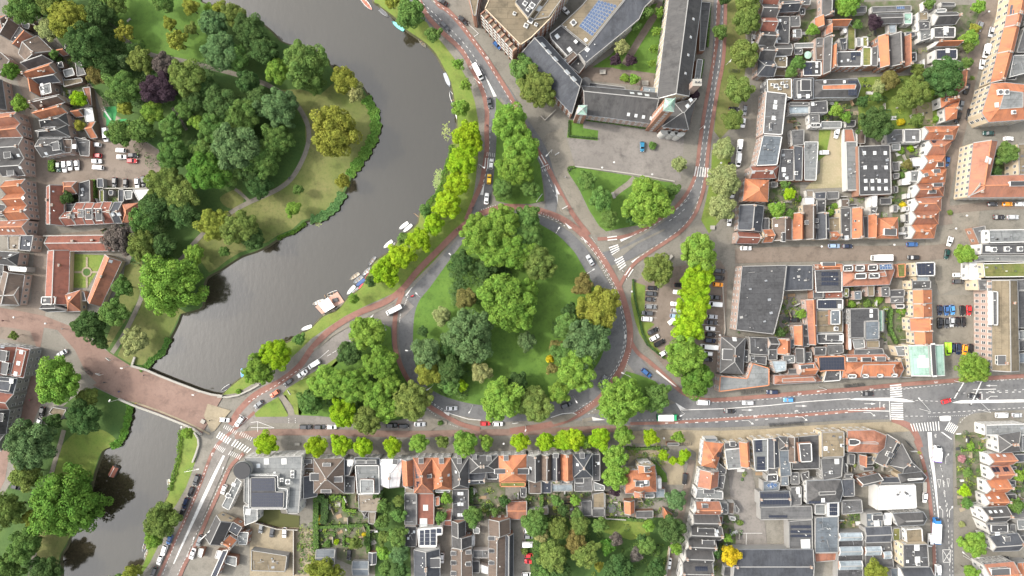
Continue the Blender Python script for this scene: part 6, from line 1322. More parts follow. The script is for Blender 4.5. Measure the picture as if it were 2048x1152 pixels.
B('C4',"400,548 618,542 622,662 470,664 408,672",9,'f','bf','house','with a navy solar field above the main road',wall='w_brick',feats='S:415,555,610,555,612,655,420,655,9,4',rim='ridge_or');B('C4',"470,635 582,640 582,742 440,752",8,'f','bf','house','round-cornered one above the main road',rim='trim_white',wall='w_cream')
B('C4',"50,700 390,690 432,745 380,752 50,772",7,'m','ob','house','low one above the main road, left of the round corner',ins=2.4,rise=2,top='ob',wall='w_pink',feats='');B('C4',"245,612 372,600 382,688 252,694",8,'g','or','house','with a roof slot behind the low orange strip',wall='w_pink',feats='e:305,630,100,30')
B('C3',"1680,390 1862,400 1842,690 1670,682",7,'h','gs','house','right of the car park with pale dormer',ax=1,ins=(4,5),wall='w_pink',feats='d:1730,530,80,90;s:1780,410,1.6');B('C3',"1900,390 2060,398 2060,540 1905,530",5,'f','bf','annex',wall='w_grey');B('C3',"1845,490 1900,495 1895,600 1845,590",4,'f','bf','annex');B('C3',"1905,540 2040,545 2035,620 1905,590",5,'f','bf','house',wall='w_grey')
B('C3',"1665,702 1882,722 1925,600 2060,640 2060,782 1655,832",8,'f','lf','house','L-shaped pale one at the main road corner',wall='w_pink',rim='ridge_or')
# ---- parking court right: pink apartment block and neighbours
B('C4',"1798,-60 1992,-60 2008,665 1800,662",11,'g','tf','apartment block','tall pink one right of the parking court',ax=1,wall='w_pink',rise=2.6,wh=2.2,feats='d:1858,575,70,60;c:1900,600;c:1960,120',chim=False)
B('C4',"1795,22 1842,28 1842,300 1798,298",13.5,'f','gf','roof dormer','long white windowed one on the pink block',z0=11,wall='w_white',rim='trim_white',win=False)
for a in[("2000,20 2160,20 2160,320 2005,322",8,'f','bf','hall'),("2005,340 2160,335 2160,410 2010,412",8,'f','lf','house'),("2005,420 2160,418 2160,500 2010,505",8,'f','bf','house'),("2010,520 2160,518 2160,600 2012,602",8,'f','bl','house')]:B('C4',*a,wall='w_white')
B('B4',"1605,945 1735,950 1705,1090 1600,1085",6,'f','wf','annex','white one by the crossroads',wall='w_white');B('B4',"1720,955 2160,945 2160,1062 1732,1068",8,'f','sd','hall','long mossy one at the right edge',rim='trim_white',wall='w_cream');B('B4',"1680,1085 2160,1080 2160,1170 1690,1170",8,'f','gf','hall','grey one below the mossy roof at the right edge',wall='w_cream');B('B4',"1715,800 2160,795 2160,880 1708,882",7,'f','bf','hall','with planted gaps at the right edge',feats='s:1758,838,1.8;u:1800,845,2;u:1905,840,2;u:2010,840,2',wall='w_white');B('B4',"1765,685 2160,680 2160,785 1770,792",9,'f','lf','hall','pale white-edged one at the right edge',rim='trim_white',wall='w_white');B('B4',"1635,672 1740,652 1762,780 1690,800",6,'f','gf','annex','slanted one at the right edge crossroads');B('B4',"1690,890 2160,888 2160,940 1640,942",5,'f','lf','terrace','pale deck between black and mossy roofs',win=False)
B('B4',"1650,-10 1835,-25 1760,330 1605,418",9,'g','ob','block','street wing of the large brown tiled block',ax=1,wall='w_cream',rise=3,chim=False,feats='s:1762,130,2.4');B('B4',"1700,258 2160,250 2160,418 1608,424",9,'g','ob','block','lower wing of the large brown tiled block',wall='w_cream',rise=3,feats='e:1995,320,130,35;c:1700,385',chim=False);B('B4',"2000,0 2160,-10 2160,240 2010,245",8,'f','tf','block','yellowish right wing of the brown tiled block',wall='w_cream')
ROW('A4',"{} from the top in the long orange block at the upper right",'long orange block at the upper right',[("1945,-60 2080,-60 2040,118 1918,125",9,'g','or',G(ax=1,feats='S:1940,40,2030,40,2010,115,1930,120,3,2')),("1916,127 2036,122 2010,215 1898,215",9,'g','ob',G(ax=1)),("1896,217 2010,217 1962,420 1842,424",9,'g','or',G(ax=1)),("1840,426 1958,422 1895,650 1785,660",9,'g','or',G(ax=1))],wall='w_cream',wh=2,rise=2.4)
B('A4',"1785,668 1900,660 2080,680 2080,955 1765,978 1712,905",9.5,'m','or','corner block','at the upper right, grey topped with orange skirt',ins=4.2,rise=3,top='lf',wall='w_cream',wh=2,feats='u:1850,740,2;u:1900,740,2;s:1830,840,1.6;u:1960,900,1.5')
for a in[("2050,215 2160,215 2160,420 1988,420",7,'f','gf','annex'),("1965,440 2160,435 2160,560 1930,620",7,'f','lf','annex'),("2055,60 2160,60 2160,200 2045,205",6,'f','ds','annex'),("1930,560 2000,580 1985,640 1905,640",4,'f','gf','annex')]:B('A4',*a,win=False,wall='w_grey')
for a in[("80,20 250,10 246,85 82,92",7,'g','ds','house',dict(feats='')),("440,-40 538,-40 525,126 440,134",7,'g','gs','house',dict(ax=1)),("178,128 258,125 262,212 180,215",5,'f','gf','annex',{}),("22,130 178,128 172,350 10,345",7,'f','bf','house',dict(feats='s:65,262,1.6;s:95,165,1;s:65,330,1.2;u:135,185,.8')),("-40,362 190,356 186,436 -40,440",6,'g','gs','house',dict(rise=1.2)),("45,448 156,448 152,540 42,538",5,'f','tf','house',dict(rim='trim_white')),("206,345 382,340 382,382 210,386",3,'f','lf','annex',{}),("206,388 278,386 278,436 210,438",4,'f','bf','annex',{}),("380,372 446,370 440,480 384,482",5,'f','br','annex',{}),("384,302 448,300 445,365 384,368",5,'f','gf','annex',{}),("380,142 450,140 456,222 384,226",6,'g','or','house',dict(ax=1)),("470,158 640,154 640,205 502,206",6,'g','or','house',{}),("468,210 502,210 500,280 468,282",5,'g','ob','house',dict(ax=1)),("205,232 270,230 272,300 208,300",4,'f','gf','annex',dict(feats='s:210,250,1.2;s:210,285,1.2')),("0,-40 80,-40 75,110 0,120",7,'f','ds','house',{}),("255,-40 345,-40 340,40 258,40",5,'f','gf','annex',{}),("250,60 300,60 298,118 255,120",4,'f','bf','annex',{}),("280,492 430,488 430,605 280,608",6,'f','bf','house',dict(feats='S:290,495,350,600,3,3;s:390,503,1;s:390,530,1;s:388,573,1',rim='trim_white')),("10,545 140,550 150,610 5,605",3,'f','tf','annex',{})]:B('A4',*a[:5],wall='w_pink',**a[5])
ROW('A4',"{} from the left in the gabled row above the walled garden",'gabled row above the walled garden',[("458,300 515,302 495,585 448,592",8,'g','gs',G(ax=1)),("490,372 545,366 548,535 470,575",8,'g','or',G(ax=1)),("547,412 752,406 750,532 547,536",8,'f','gf',G(feats='S:662,418,700,416,700,480,662,482,2,2;S:704,420,742,420,742,450,704,450,2,1;s:640,482,.8;s:588,490,.7',rim='trim_white')),("755,375 830,375 828,526 755,528",8,'f','sd',G(rim='trim_white')),("832,375 884,370 880,530 828,528",8,'f','gf',G(feats='s:895,478,1.2')),("884,290 965,285 966,540 906,542",8,'g','or',G(ax=1)),("970,282 1088,270 1090,530 986,532",8.5,'g','gs',G(ax=1,feats='s:1008,435,.9')),("1090,292 1122,290 1128,542 1092,540",8,'g','ob',G(ax=1))],wall='w_brick',wh=1.7)
for a in[("568,305 632,300 630,402 590,404",4,'f','ds','annex',{}),("755,292 802,292 802,372 757,374",4,'f','sd','annex',dict(rim='trim_white')),("705,300 750,300 750,372 710,374",3.5,'f','lf','annex',{}),("636,170 700,230 700,400 635,395",2.6,'f','sd','shed',{}),("870,116 1080,110 1080,178 872,186",4,'g','gs','workshop',dict(rise=.8)),("1086,102 1156,100 1152,192 1090,194",4,'f','cg','annex',{}),("650,52 790,46 790,100 652,106",3,'f','gf','garage',{}),("830,52 1150,42 1150,90 832,102",3,'f','gf','garage',dict(feats='B:1025,45,1090,45,1090,72,1030,75,4,1')),("1205,95 1280,92 1285,160 1210,165",5,'f','tf','annex',{}),("1202,172 1296,168 1300,232 1212,240",6,'f','bf','house',{}),("1212,240 1310,235 1320,300 1220,330",4,'f','lf','annex',{}),("1330,108 1510,100 1502,188 1330,196",7,'g','gs','house',{}),("1342,70 1430,66 1430,98 1345,102",6,'f','lf','annex',dict(rim='trim_white')),("1325,218 1502,214 1500,300 1326,302",7,'f','bf','house',dict(rim='trim_white',feats='s:1423,235,2;s:1415,268,1')),("1336,335 1526,330 1526,362 1336,366",7,'g','or','house',{}),("1340,396 1516,390 1516,475 1342,478",7,'f','bf','house',dict(rim='trim_white',feats='S:1355,400,1420,400,1420,465,1355,465,3,2;S:1455,395,1508,395,1508,460,1455,460,3,2;s:1436,405,1.6')),("1372,482 1432,468 1540,490 1536,552 1346,542",6.5,'m','ob','house',dict(ins=2.4,rise=2,top='ob')),("1130,420 1190,415 1190,490 1135,495",4,'f','bf','annex',dict(rim='trim_white')),("1100,320 1140,318 1140,470 1105,472",4,'f','lf','annex',{}),("1245,10 1335,5 1335,75 1250,78",3,'f','br','shed',{}),("1385,15 1500,20 1505,50 1390,52",3,'f','bf','shed',{}),("1100,255 1180,252 1185,290 1105,295",3,'f','ds','shed',{}),("965,195 1030,190 1030,262 970,268",3,'f','gl','glass annex',{}),("1230,480 1255,470 1255,560 1235,565",4,'f','wf','annex',{}),("600,215 632,212 632,262 605,265",3,'f','wf','shed',{})]:B('A4',*a[:5],wall='w_white',**a[5])
B('A4',"205,632 362,622 362,792 206,796",8,'m','bf','house','black one with mauve edge left of the walled garden',ins=1,rise=.8,top='bf',feats='s:250,770,1.4;s:318,770,1.4;e:295,685,70,80',wall='w_brick');B('A4',"366,642 715,630 742,690 716,776 366,782",7,'m','gs','house','hipped row left of the walled garden with orange ridge',ins=2.6,rise=1.8,top='or',wall='w_white',feats='s:610,655,1;s:455,655,1;S:640,645,715,668,4,1;S:640,715,712,765,3,2');B('A4',"-10,632 192,626 194,790 -5,735",7.5,'f','tf','terrace house','roof terrace crowded with planters',wall='w_dark',feats='u:60,690,1.6;u:110,670,1.2;u:140,690,1.4;u:90,710,1.2;u:30,680,1',rim='trim_white')
for a in[("165,850 330,848 330,908 170,912",4,'f','gl','glass roofed annex',{}),("168,815 330,815 330,846 168,848",5,'f','gf','annex',{}),("332,812 476,802 480,900 335,905",5,'f','bf','house',dict(feats='s:358,833,1.2')),("330,915 412,910 415,980 335,985",4,'f','gf','annex',{}),("340,985 425,982 425,1018 340,1020",4,'f','bf','shed',dict(rim='trim_white')),("425,970 592,968 592,1025 428,1028",2.8,'f','lf','shed',{}),("620,965 705,960 700,1012 625,1015",3,'f','bf','shed',{}),("185,1040 292,1035 288,1160 195,1165",4,'f','gf','annex',{}),("945,1040 1085,1032 1085,1135 950,1150",4,'f','gf','garage',{}),("1088,1032 1222,1032 1222,1138 1092,1140",5,'f','gf','house',dict(rim='trim_white',feats='s:1165,1100,1')),("712,1040 780,1040 780,1150 715,1150",3,'f','br','shed',{}),("610,1030 680,1030 705,1150 612,1150",2.6,'f','ob','shed',{})]:B('A4',*a[:5],wall='w_white',**a[5])
ROW('A4',"{} from the top in the orange group along the far right street",'orange houses along the far right street',[("1522,572 1586,570 1575,690 1500,760",7,'g','ob',G(ax=1)),("1378,778 1530,762 1535,800 1385,860",7,'h','or',G(ins=(2,2),feats='e:1430,800,30,30')),("1420,860 1530,805 1505,950 1428,966",7,'h','or',G(ax=1,ins=(2,3))),("1250,1016 1530,1010 1495,1110 1245,1115",7.5,'h','or',G(ins=(0,4),feats='d:1435,1100,60,30')),("1285,-30 1490,-38 1420,80 1270,88",6.8,'h','ob',G(t='B4',ins=(0,4),feats='S:1310,-28,1480,-28,1478,-8,1310,-8,8,1')),("1252,95 1420,92 1420,196 1236,202",6.8,'h','or',G(t='B4',ins=(0,3.5),feats='e:1370,165,45,35;s:1302,140,1.2')),("1215,210 1430,204 1420,302 1202,312",6.8,'h','or',G(t='B4',ins=(0,3.5),feats='e:1340,220,50,30;d:1255,250,30,25;s:1390,275,1')),("1185,322 1415,318 1405,412 1172,425",6.8,'h','ob',G(t='B4',ins=(0,4),feats='e:1350,330,70,25;e:1305,385,55,25')),("1172,435 1390,430 1385,530 1165,538",6.8,'h','ob',G(t='B4',ins=(0,4),feats='s:1215,465,1;s:1265,492,1')),("1155,540 1372,538 1366,636 1150,645",6.8,'h','ob',G(t='B4',ins=(0,4),feats='s:1205,580,1')),("1140,650 1352,645 1332,750 1148,755",6.8,'h','or',G(t='B4',ins=(0,4),feats='s:1270,715,1'))],wall='w_white',wh=2.0)
for a in[("1150,110 1222,105 1225,175 1155,180",3.5,'f','wf','annex'),("1140,215 1215,212 1200,300 1142,300",5,'f','lf','annex'),("1068,280 1140,265 1142,322 1068,328",3,'f','wf','conservatory'),("992,142 1050,142 1055,215 1000,218",2.8,'f','gf','shed'),("1000,235 1055,230 1050,275 1002,280",2.8,'f','gf','shed'),("1010,335 1042,335 1042,388 1010,390",2.5,'f','bf','shed'),("1108,395 1138,395 1138,432 1108,435",3.5,'f','wf','annex'),("895,430 990,430 990,482 900,485",3,'f','bf','garden canopy'),("1000,485 1040,485 1040,545 1002,545",2.6,'f','gf','shed'),("1095,500 1130,498 1130,535 1098,538",3.5,'f','lf','annex'),("1095,560 1128,558 1128,620 1098,622",3.5,'f','bf','annex'),("1090,662 1125,660 1125,700 1092,702",3.5,'f','gf','annex'),("990,0 1060,-5 1060,50 992,50",3,'f','lf','shed'),("1040,706 1110,704 1110,722 1042,724",3,'f','wf','shed')]:B('B4',*a,win=False,wall='w_white')
B('B4',"722,15 980,5 992,402 730,412",6,'f','bf','hall','big square one with fourteen skylights',wall='w_brick',rim='trim_grey',win=False,feats=';'.join(f's:{x},{y},1.25' for y,xs in((72,(770,853,938)),(188,(776,860,944)),(295,(781,834,888,942)),(357,(782,836,889,943))) for x in xs))
B('B4',"622,-20 716,-20 720,370 632,372",4,'f','lf','garage','long pale one left of the black skylight hall',win=False,wall='w_white');B('B4',"290,-20 405,-20 388,292 290,290",4,'f','lf','workshop','pale one left of the sandy plot',win=False);B('B4',"205,12 282,20 275,292 212,292",5,'f','ds','workshop','dark strip left of the pale workshop',win=False);B('B4',"105,40 210,40 208,292 80,296",5,'f','bf','workshop','with pale roof lights behind the red roof',feats='s:125,205,1.6;s:150,270,1.2;u:165,140,1;s:130,250,1.2;u:220,235,1.4',win=False)
ROW('B4',"{} from the left in the lower row along the brown side street",'row along the brown side street',[("-45,690 36,686 36,780 -45,785",7,'g','or',G()),("45,592 186,586 182,770 46,772",7,'g','br',G(ax=1,feats='s:68,652,1;e:120,745,70,25')),("204,555 286,550 286,766 202,768",7,'g','or',G(ax=1)),("288,486 386,486 382,762 290,764",7,'g','br',G(ax=1,feats='d:308,628,32,36;e:378,615,28,30')),("392,555 482,550 482,760 396,764",7,'g','ds',G(ax=1,feats='s:420,657,.9;e:385,660,25,25')),("485,590 576,586 576,700 490,702",6,'f','tf',G()),("485,706 556,704 556,762 490,764",6.5,'g','or',G()),("580,512 666,506 668,762 584,764",7.5,'f','gs',G(feats='u:622,570,.8;u:628,685,.8;s:628,750,1.6')),("680,512 756,506 756,756 678,758",7.5,'g','or',G(ax=1,feats='e:695,617,15,18;e:695,687,15,18;s:698,556,.6')),("758,582 810,572 806,750 770,752",6.5,'f','gs',G()),("808,566 862,560 856,752 808,752",7,'g','or',G(ax=1)),("885,590 1036,585 1040,756 868,756",7,'h','or',G(ax=1,ins=(4,4),feats='d:970,705,90,50'))],wall='w_cream')
for a in[("372,386 466,380 466,440 376,442",4,'f','ds','annex'),("470,380 570,378 570,440 472,445",3,'f','gf','annex'),("292,430 372,430 370,482 298,484",4,'f','wf','annex'),("825,416 876,410 872,500 830,502",5,'f','wf','annex'),("820,506 880,502 862,558 822,560",5,'f','gf','annex'),("585,440 650,438 650,502 588,505",4,'f','br','annex'),("860,640 905,640 890,690 858,692",5,'f','gf','annex'),("25,300 80,300 80,345 28,348",2.6,'f','gf','shed'),("305,370 365,370 362,425 310,425",2.6,'f','wd','shed'),("390,445 465,442 460,545 395,550",4,'f','bf','annex'),("650,480 720,480 715,505 655,508",3,'f','bf','shed')]:B('B4',*a,win=False,wall='w_white')
ROW('0',"{} from the top along the street right of the church",'houses along the street right of the church',[("1522,-20 1560,-20 1556,8 1524,6",7.5,'g','rb',G()),("1522,8 1556,10 1553,34 1521,34",7.5,'g','gs',G()),("1521,36 1553,36 1550,62 1520,60",7.5,'g','rb',G()),("1519,62 1552,64 1548,90 1516,88",7.5,'g','gs',G()),("1517,92 1548,92 1548,120 1516,118",7.5,'g','gs',G()),("1516,120 1548,122 1548,152 1514,150",7.5,'h','ds',G(ins=(2,0))),("1532,182 1574,187 1565,270 1526,268",10,'f','gf',G(rim='trim_white',feats='s:1551,204,1.2;s:1550,214,1.6;s:1547,236,1.4;e:1540,252,16,40')),("1526,270 1565,272 1555,330 1512,332",9,'f','bl',G(rim='trim_white',feats='')),("1500,334 1558,332 1553,355 1500,356",7.5,'h','rb',G(ins=(0,3),feats='s:1507,344,1.3;s:1543,345,1.3')),("1491,357 1537,360 1535,404 1487,402",7.5,'h','or',G(ins=(4,4),ax=1,rise=3.4)),("1481,410 1527,412 1521,464 1478,460",7.5,'g','ds',G(ax=1)),("1474,464 1519,467 1516,486 1472,486",6.5,'g','rb',G(feats=''))],wall='w_pink')
B('A4',"20,180 -60,165 -60,250 10,250",6,'f','or','annex',wall='w_pink');B('B4',"-25,140 60,130 58,180 -20,185",6,'f','wf','annex','white gable top by the red roof',wall='w_white') if False else None
B('B3',"1990,590 2060,590 2060,690 2000,690",5,'f','bf','annex');B('B3',"2005,690 2060,688 2060,785 2005,790",5,'f','ob','annex')
CH=B('A3',"1275,-120 1530,-120 1412,770 1165,790",12,'g','gs','school','long slate nave above the church tower',ax=1,wall='w_cream',rise=5,feats='s:1452,153,.9;s:1430,297,.9;s:1410,440,.9;s:1388,587,.9',rim='trim_white',chim=False)
B('A3',"555,690 1165,745 1130,985 585,912",9,'g','gs','school','lower wing between copper turret and tower',wall='w_pink',rise=4.5,sh=-.2,feats='s:932,915;s:992,925;s:1052,935;s:1113,945;s:960,745,1.7;s:1022,752,1.7;s:1080,763,1.7',chim=False)
B('A3',"238,290 558,640 480,905 52,450",9,'g','ds','school','steep black diagonal wing',wall='w_brick',rise=5,sh=-.18,feats='s:245,360,2.2;s:292,415,2.2;s:345,472,2.2;s:440,578,2.2;s:492,632,2.2',chim=False)
B('A3',"620,660 908,695 905,748 610,732",5,'f','gf','annex','lean-to on the church court',wall='w_brick',win=False);B('A3',"1045,688 1166,702 1162,748 1045,728",5,'f','gl','glass annex','pale glass in the corner of the church court',win=False)
B('A3',"1302,832 1478,790 1415,1032 1202,1010",11,'h','gs','church','slate end right of the tower',ins=(5,4),wall='w_brick',rise=3,feats='s:1430,800,1.4;s:1405,850,1.6',chim=False)
B('A3',"1510,12 1592,18 1542,405 1498,408",4,'f','gf','annex','low grey strip along the long slate nave',win=False);B('A3',"1480,470 1530,475 1495,705 1450,705",4,'f','lf','annex','lower part of the grey strip by the nave',win=False)
def tower(label,t,pts,z,rise,wall,roofm,name='church_tower',spire=0,win=True):
 o=house(t,pts,z,'h',roofm,label,name,'tower',wall=wall,rise=rise,ins=(9,9),chim=False,rim='trim_white',win=win)
 if spire:
  mb=MB();mb.tube([(0,0,z+rise-.6),(0,0,z+rise+1),(0,0,z+rise+spire*.4),(0,0,z+rise+spire)],[.9,.6,.4,.05],8);part('spire',mb.build('spire',MATS[roofm]),o)
 return o
tower('slender brick church tower with mint copper roof and spire','A3',"1222,790 1308,795 1298,888 1208,880",32,2.5,'w_brick','cg',spire=7)
tower('low brick turret with mint copper cap','A3',"528,848 604,845 600,914 518,908",15,1.6,'w_brick','cg','turret',0)
mb=MB()
o=thing('chimney_stack','tan brick chimney stack at the right end of the nave','chimney',W(*P('A3',1382,770),0))
mb.box((0,0,9),(3,2.2,18),0);mb.box((0,0,18.2),(3.4,2.6,.5),1)
part('stack',mb.build('stack',[MATS['w_pink'],MATS['stone']]),o)
for s in(-.6,.6):mb=MB();mb.tube([(s,0,18.3),(s,0,19.2)],.35,8);part('chimney_pot',mb.build('chimney_pot',MATS['trim_dark']),o)
for k,x in enumerate((1232,1288,1345)):
 o=thing('church_porch',['left','middle','right'][k]+' of three white arched bays below the slate end','porch',W(*P('A3',x,1042+k*8),8),0,'white arched bays of the church');o.location.z=0
 mb=MB();mb.quadbox([(1.9*math.cos(a),-1.6*math.sin(a)) for a in[math.pi*i/8 for i in range(9)]][::-1],0,7.6);part('wall',mb.build('wall',MATS['w_white']),o)
 mb=MB();mb.quadbox([(2.1*math.cos(a),-1.8*math.sin(a)) for a in[math.pi*i/8 for i in range(9)]][::-1],7.62,7.95);part('roof',mb.build('roof',MATS['lf']),o)
B('A3',"392,196 560,40 660,-80 960,-80 790,130 605,366",8,'f','tf','school','curved one with the large solar roof',wall='w_grey',top='tf',feats='B:535,210,690,2,845,42,640,292,10,6;u:490,185,2;v:430,220;s:590,320,1.2;s:510,333,1.2;B:745,222,940,-30,1015,-20,780,245,12,3')
B('A3',"608,368 795,130 965,-80 1200,-80 1062,58 1020,150 935,222 590,505 530,425",8.2,'f','ds','school','dark outer band of the curved one',wall='w_white',feats='v:660,360;s:600,395,1.6;v:595,455')
B('A3',"300,270 392,198 606,368 540,440 442,452 312,312",7,'f','bf','school','black white-edged entrance of the curved one',wall='w_white',rim='trim_white',feats='s:362,292,1.6;s:460,397,1.6')
B('A3',"370,505 490,405 525,440 410,545",7.5,'f','br','link','brown bridge roof joining the black diagonal wing',win=False);B('A3',"462,525 530,455 590,520 535,590",5,'f','gs','annex','small one in the cleft of the curved school',win=False)
o=thing('stair_tower','round grey stair tower in the corner of the church court','tower',W(*P('A3',592,655),7));o.location.z=0
mb=MB();mb.tube([(0,0,0),(0,0,7)],1.7,18);part('wall',mb.build('wall',MATS['w_grey']),o);mb=MB();mb.tube([(0,0,7),(0,0,7.3)],1.85,18);part('roof',mb.build('roof',MATS['gf']),o)
OFF=B('0',"969,17 995,-40 1160,-60 1102,36 1063,75 1041,90",14,'f','tf','office block','brick one with plant room and balconies at the top',wall='w_brick',rim='w_cream',feats='u:1029,28,1.2;u:1052,52,1.6;u:1072,50,1.2;u:1061,42,2;s:1080,18,2.4')
B('0',"1030,4 1055,-30 1088,-8 1056,36",16.5,'f','bf','plant room','on the brick office block',z0=13.8,wall='w_cream',win=False,feats='u:1050,8,1.6;u:1064,12,2;u:1056,20,1.4');B('0',"1065,40 1118,-30 1150,-40 1098,34",14.6,'f','tf','office wing','cream banded side of the brick office block',wall='w_cream')
o=thing('balcony_rack','white framed balcony front of the brick office block','balcony',W(1005,62,0))
a,b_=W(972,22,12.5),W(1036,96,12.5);d=(b_-a).normalized();nn=Vector((d.y,-d.x,0));org=o.location
if nn.dot(-a)<0:nn=-nn
for f,h in enumerate((3.5,6.5,9.5,12.5)):
 mb=MB();mb.bar(Vector((a.x,a.y,h))+nn*1.6-org,Vector((b_.x,b_.y,h))+nn*1.6-org,2.2,.25);part('balcony_slab',mb.build('balcony_slab',MATS['w_cream']),o)
 mb=MB();mb.bar(Vector((a.x,a.y,h+1))+nn*2.6-org,Vector((b_.x,b_.y,h+1))+nn*2.6-org,.2,1.0);part('railing',mb.build('railing',MATS['trim_white']),o)
L_=(b_-a).length
for k in range(9):
 q=a+d*L_*k/8+nn*1.6-org;mb=MB();mb.bar(Vector((q.x,q.y,14))-nn*1.0,Vector((q.x,q.y,14))+nn*1.1,.35,14);part('divider',mb.build('divider',MATS['w_brick']),o)
B('0',"930,-40 962,-35 952,32 946,30",12,'f','tf','office block','narrow brick one at the top left of the balconies',wall='w_brick')
# round black-topped tower at the lower left
o=thing('round_tower','round tower with flat black roof by the lower road','tower',W(484,941,13));o.location.z=0
mb=MB();mb.tube([(0,0,0),(0,0,13)],3.0,28);part('wall',mb.build('wall',MATS['w_grey']),o)
mb=MB();mb.tube([(0,0,12.6),(0,0,13.2)],3.25,28);part('roof',mb.build('roof',MATS['bf']),o);mb=MB();mb.tube([(0,0,12.4),(0,0,12.62)],3.4,28);part('gutter',mb.build('gutter',MATS['zinc']),o)
add_windows()
# ---- planting and clutter of the many small yards between the houses: nobody could count these
def yards(name,label,rects,n,seed,kind,big=1):
 rg=random.Random(seed);V=[];F=[];MI=[]
 for k in range(n):
  x0,y0,x1,y1=rects[rg.randrange(len(rects))];p=W(rg.uniform(x0,x1),rg.uniform(y0,y1))
  near=[hh for hh,z in HOUSES if abs(hh[0][0]-p.x)<45 and abs(hh[0][1]-p.y)<45]
  if any(inside((p.x+a,p.y+b_),hh) for hh in near for a,b_ in((.7,0),(-.7,0),(0,.7),(0,-.7))):continue
  if kind=='plant':
   r=rg.uniform(.5,1.5)*big;m_=rg.randrange(3)
   for j in range(int(38*r)):
    d=rand_dir(rg,-.1);q=p+Vector((d.x*r,d.y*r,abs(d.z)*r*.9+.1));nn=(d+rand_dir(rg)*.7).normalized();u=nn.orthogonal().normalized();w_=nn.cross(u);s=rg.uniform(.13,.26);k0=len(V);V+=[q-u*s,q-w_*s,q+u*s,q+w_*s];F.append([k0,k0+1,k0+2,k0+3]);MI.append(m_)
  else:
   w_,d_,h=rg.choice(((.5,.5,.6),(1.4,.8,.75),(1.8,.5,.5),(.45,.45,.9),(2.2,1.6,.1),(3,1.2,.06),(.2,2.6,1.7),(2.4,.15,1.7)));mb=MB();mb.box((p.x,p.y,.2+h/2),(w_,d_,h),0,rg.choice((0,.05,1.55,.4)));k0=len(V);V+=mb.v;F+=[[i+k0 for i in f] for f in mb.f];MI+=[rg.randrange(5)]*len(mb.f)
 ms=[MATS['yard_green_'+s] for s in('abc' if big==1 else 'bbd')] if kind=='plant' else[MATS[m_] for m_ in('wood','stone','trim_white','metal_dark','paving_pale')]
 o=bpy.data.objects.new(name,mesh(name,V,F,ms,MI));COL.objects.link(o);o['kind']='stuff';o['label']=label
for s,cc_ in(('a',(.10,.17,.03)),('b',(.055,.11,.03)),('c',(.17,.22,.03)),('d',(.075,.13,.035))):plain('yard_green_'+s,cc_,.8,var=.35)
BL=[(1500,5,1950,150),(1580,190,1715,260),(1725,158,1880,262),(1530,370,1600,450),(1640,385,1840,480),(1780,288,1835,470),(1690,575,1830,690),(1470,660,1640,760),(1550,590,1620,670),(1480,900,1850,960),(1420,1020,1480,1150),(1680,1015,1800,1070),(1740,960,1760,1025),(1915,865,1970,1020),(2005,870,2048,1020)]
BS=[(635,985,755,1100),(870,980,1010,1040),(1030,980,1200,1040),(1200,985,1350,1036),(1070,1050,1340,1150),(1230,890,1340,930),(135,375,310,470),(125,90,185,270),(600,1050,640,1150)]
yards('garden_planting','low shrubs and beds in the yards of the right-hand blocks',BL,800,3,'plant');yards('garden_planting','low shrubs and beds in the gardens at the bottom and left',BS,520,4,'plant')
yards('yard_clutter','garden furniture, pots, bins and fences of the right-hand yards',BL,480,5,'clutter');yards('yard_clutter','garden furniture, pots and fences at the bottom and left',BS[:4]+BS[6:8],200,6,'clutter')
yards('undergrowth','dark undergrowth below the park and roundabout trees',[(275,115,540,360),(160,90,300,210),(270,390,340,530),(200,20,235,120),(905,520,960,610),(885,680,935,790),(965,530,1015,575),(1110,640,1185,720),(640,740,800,830)],620,9,'plant',1.8)
def roof_clutter():
 """aerials, cowls, hatches and cable trays on the flat roofs, one joined part per roof"""
 rg=random.Random(8)
 for o,base,z,z0,wall,win,c,wh in PENDING:
  rf=next((ch for ch in o.children if ch.name.startswith('roof') and not ch.name.startswith('roof_')),None)
  if not rf or z<3.5 or len(rf.data.polygons)>3 or any('solar' in k.name for k in rf.children):continue
  A=abs(area2(base))/2
  if A<12 or rf.data.polygons[0].normal.z<.99:continue
  mb=MB();xs=[p.x for p in base];ys=[p.y for p in base]
  for k in range(min(22,int(A/6))):
   x,y=rg.uniform(min(xs),max(xs)),rg.uniform(min(ys),max(ys))
   if not all(inside((x+a,y+b_),base) for a,b_ in((1,0),(-1,0),(0,1),(0,-1))):continue
   w_,d_,h=rg.choice(((.5,.5,.4),(.35,.35,.7),(.9,.6,.5),(.12,3.0,.1),(2.6,.12,.1),(1.2,.9,.06),(.25,.25,.5)));mb.box((x,y,z-.28+h/2),(w_,d_,h),rg.randrange(3),rg.uniform(0,.3))
  if mb.v:q=part('roof_fittings',mb.build('roof_fittings',[MATS['zinc'],MATS['trim_dark'],MATS['trim_grey']]),rf);q['kind']='stuff'
roof_clutter()
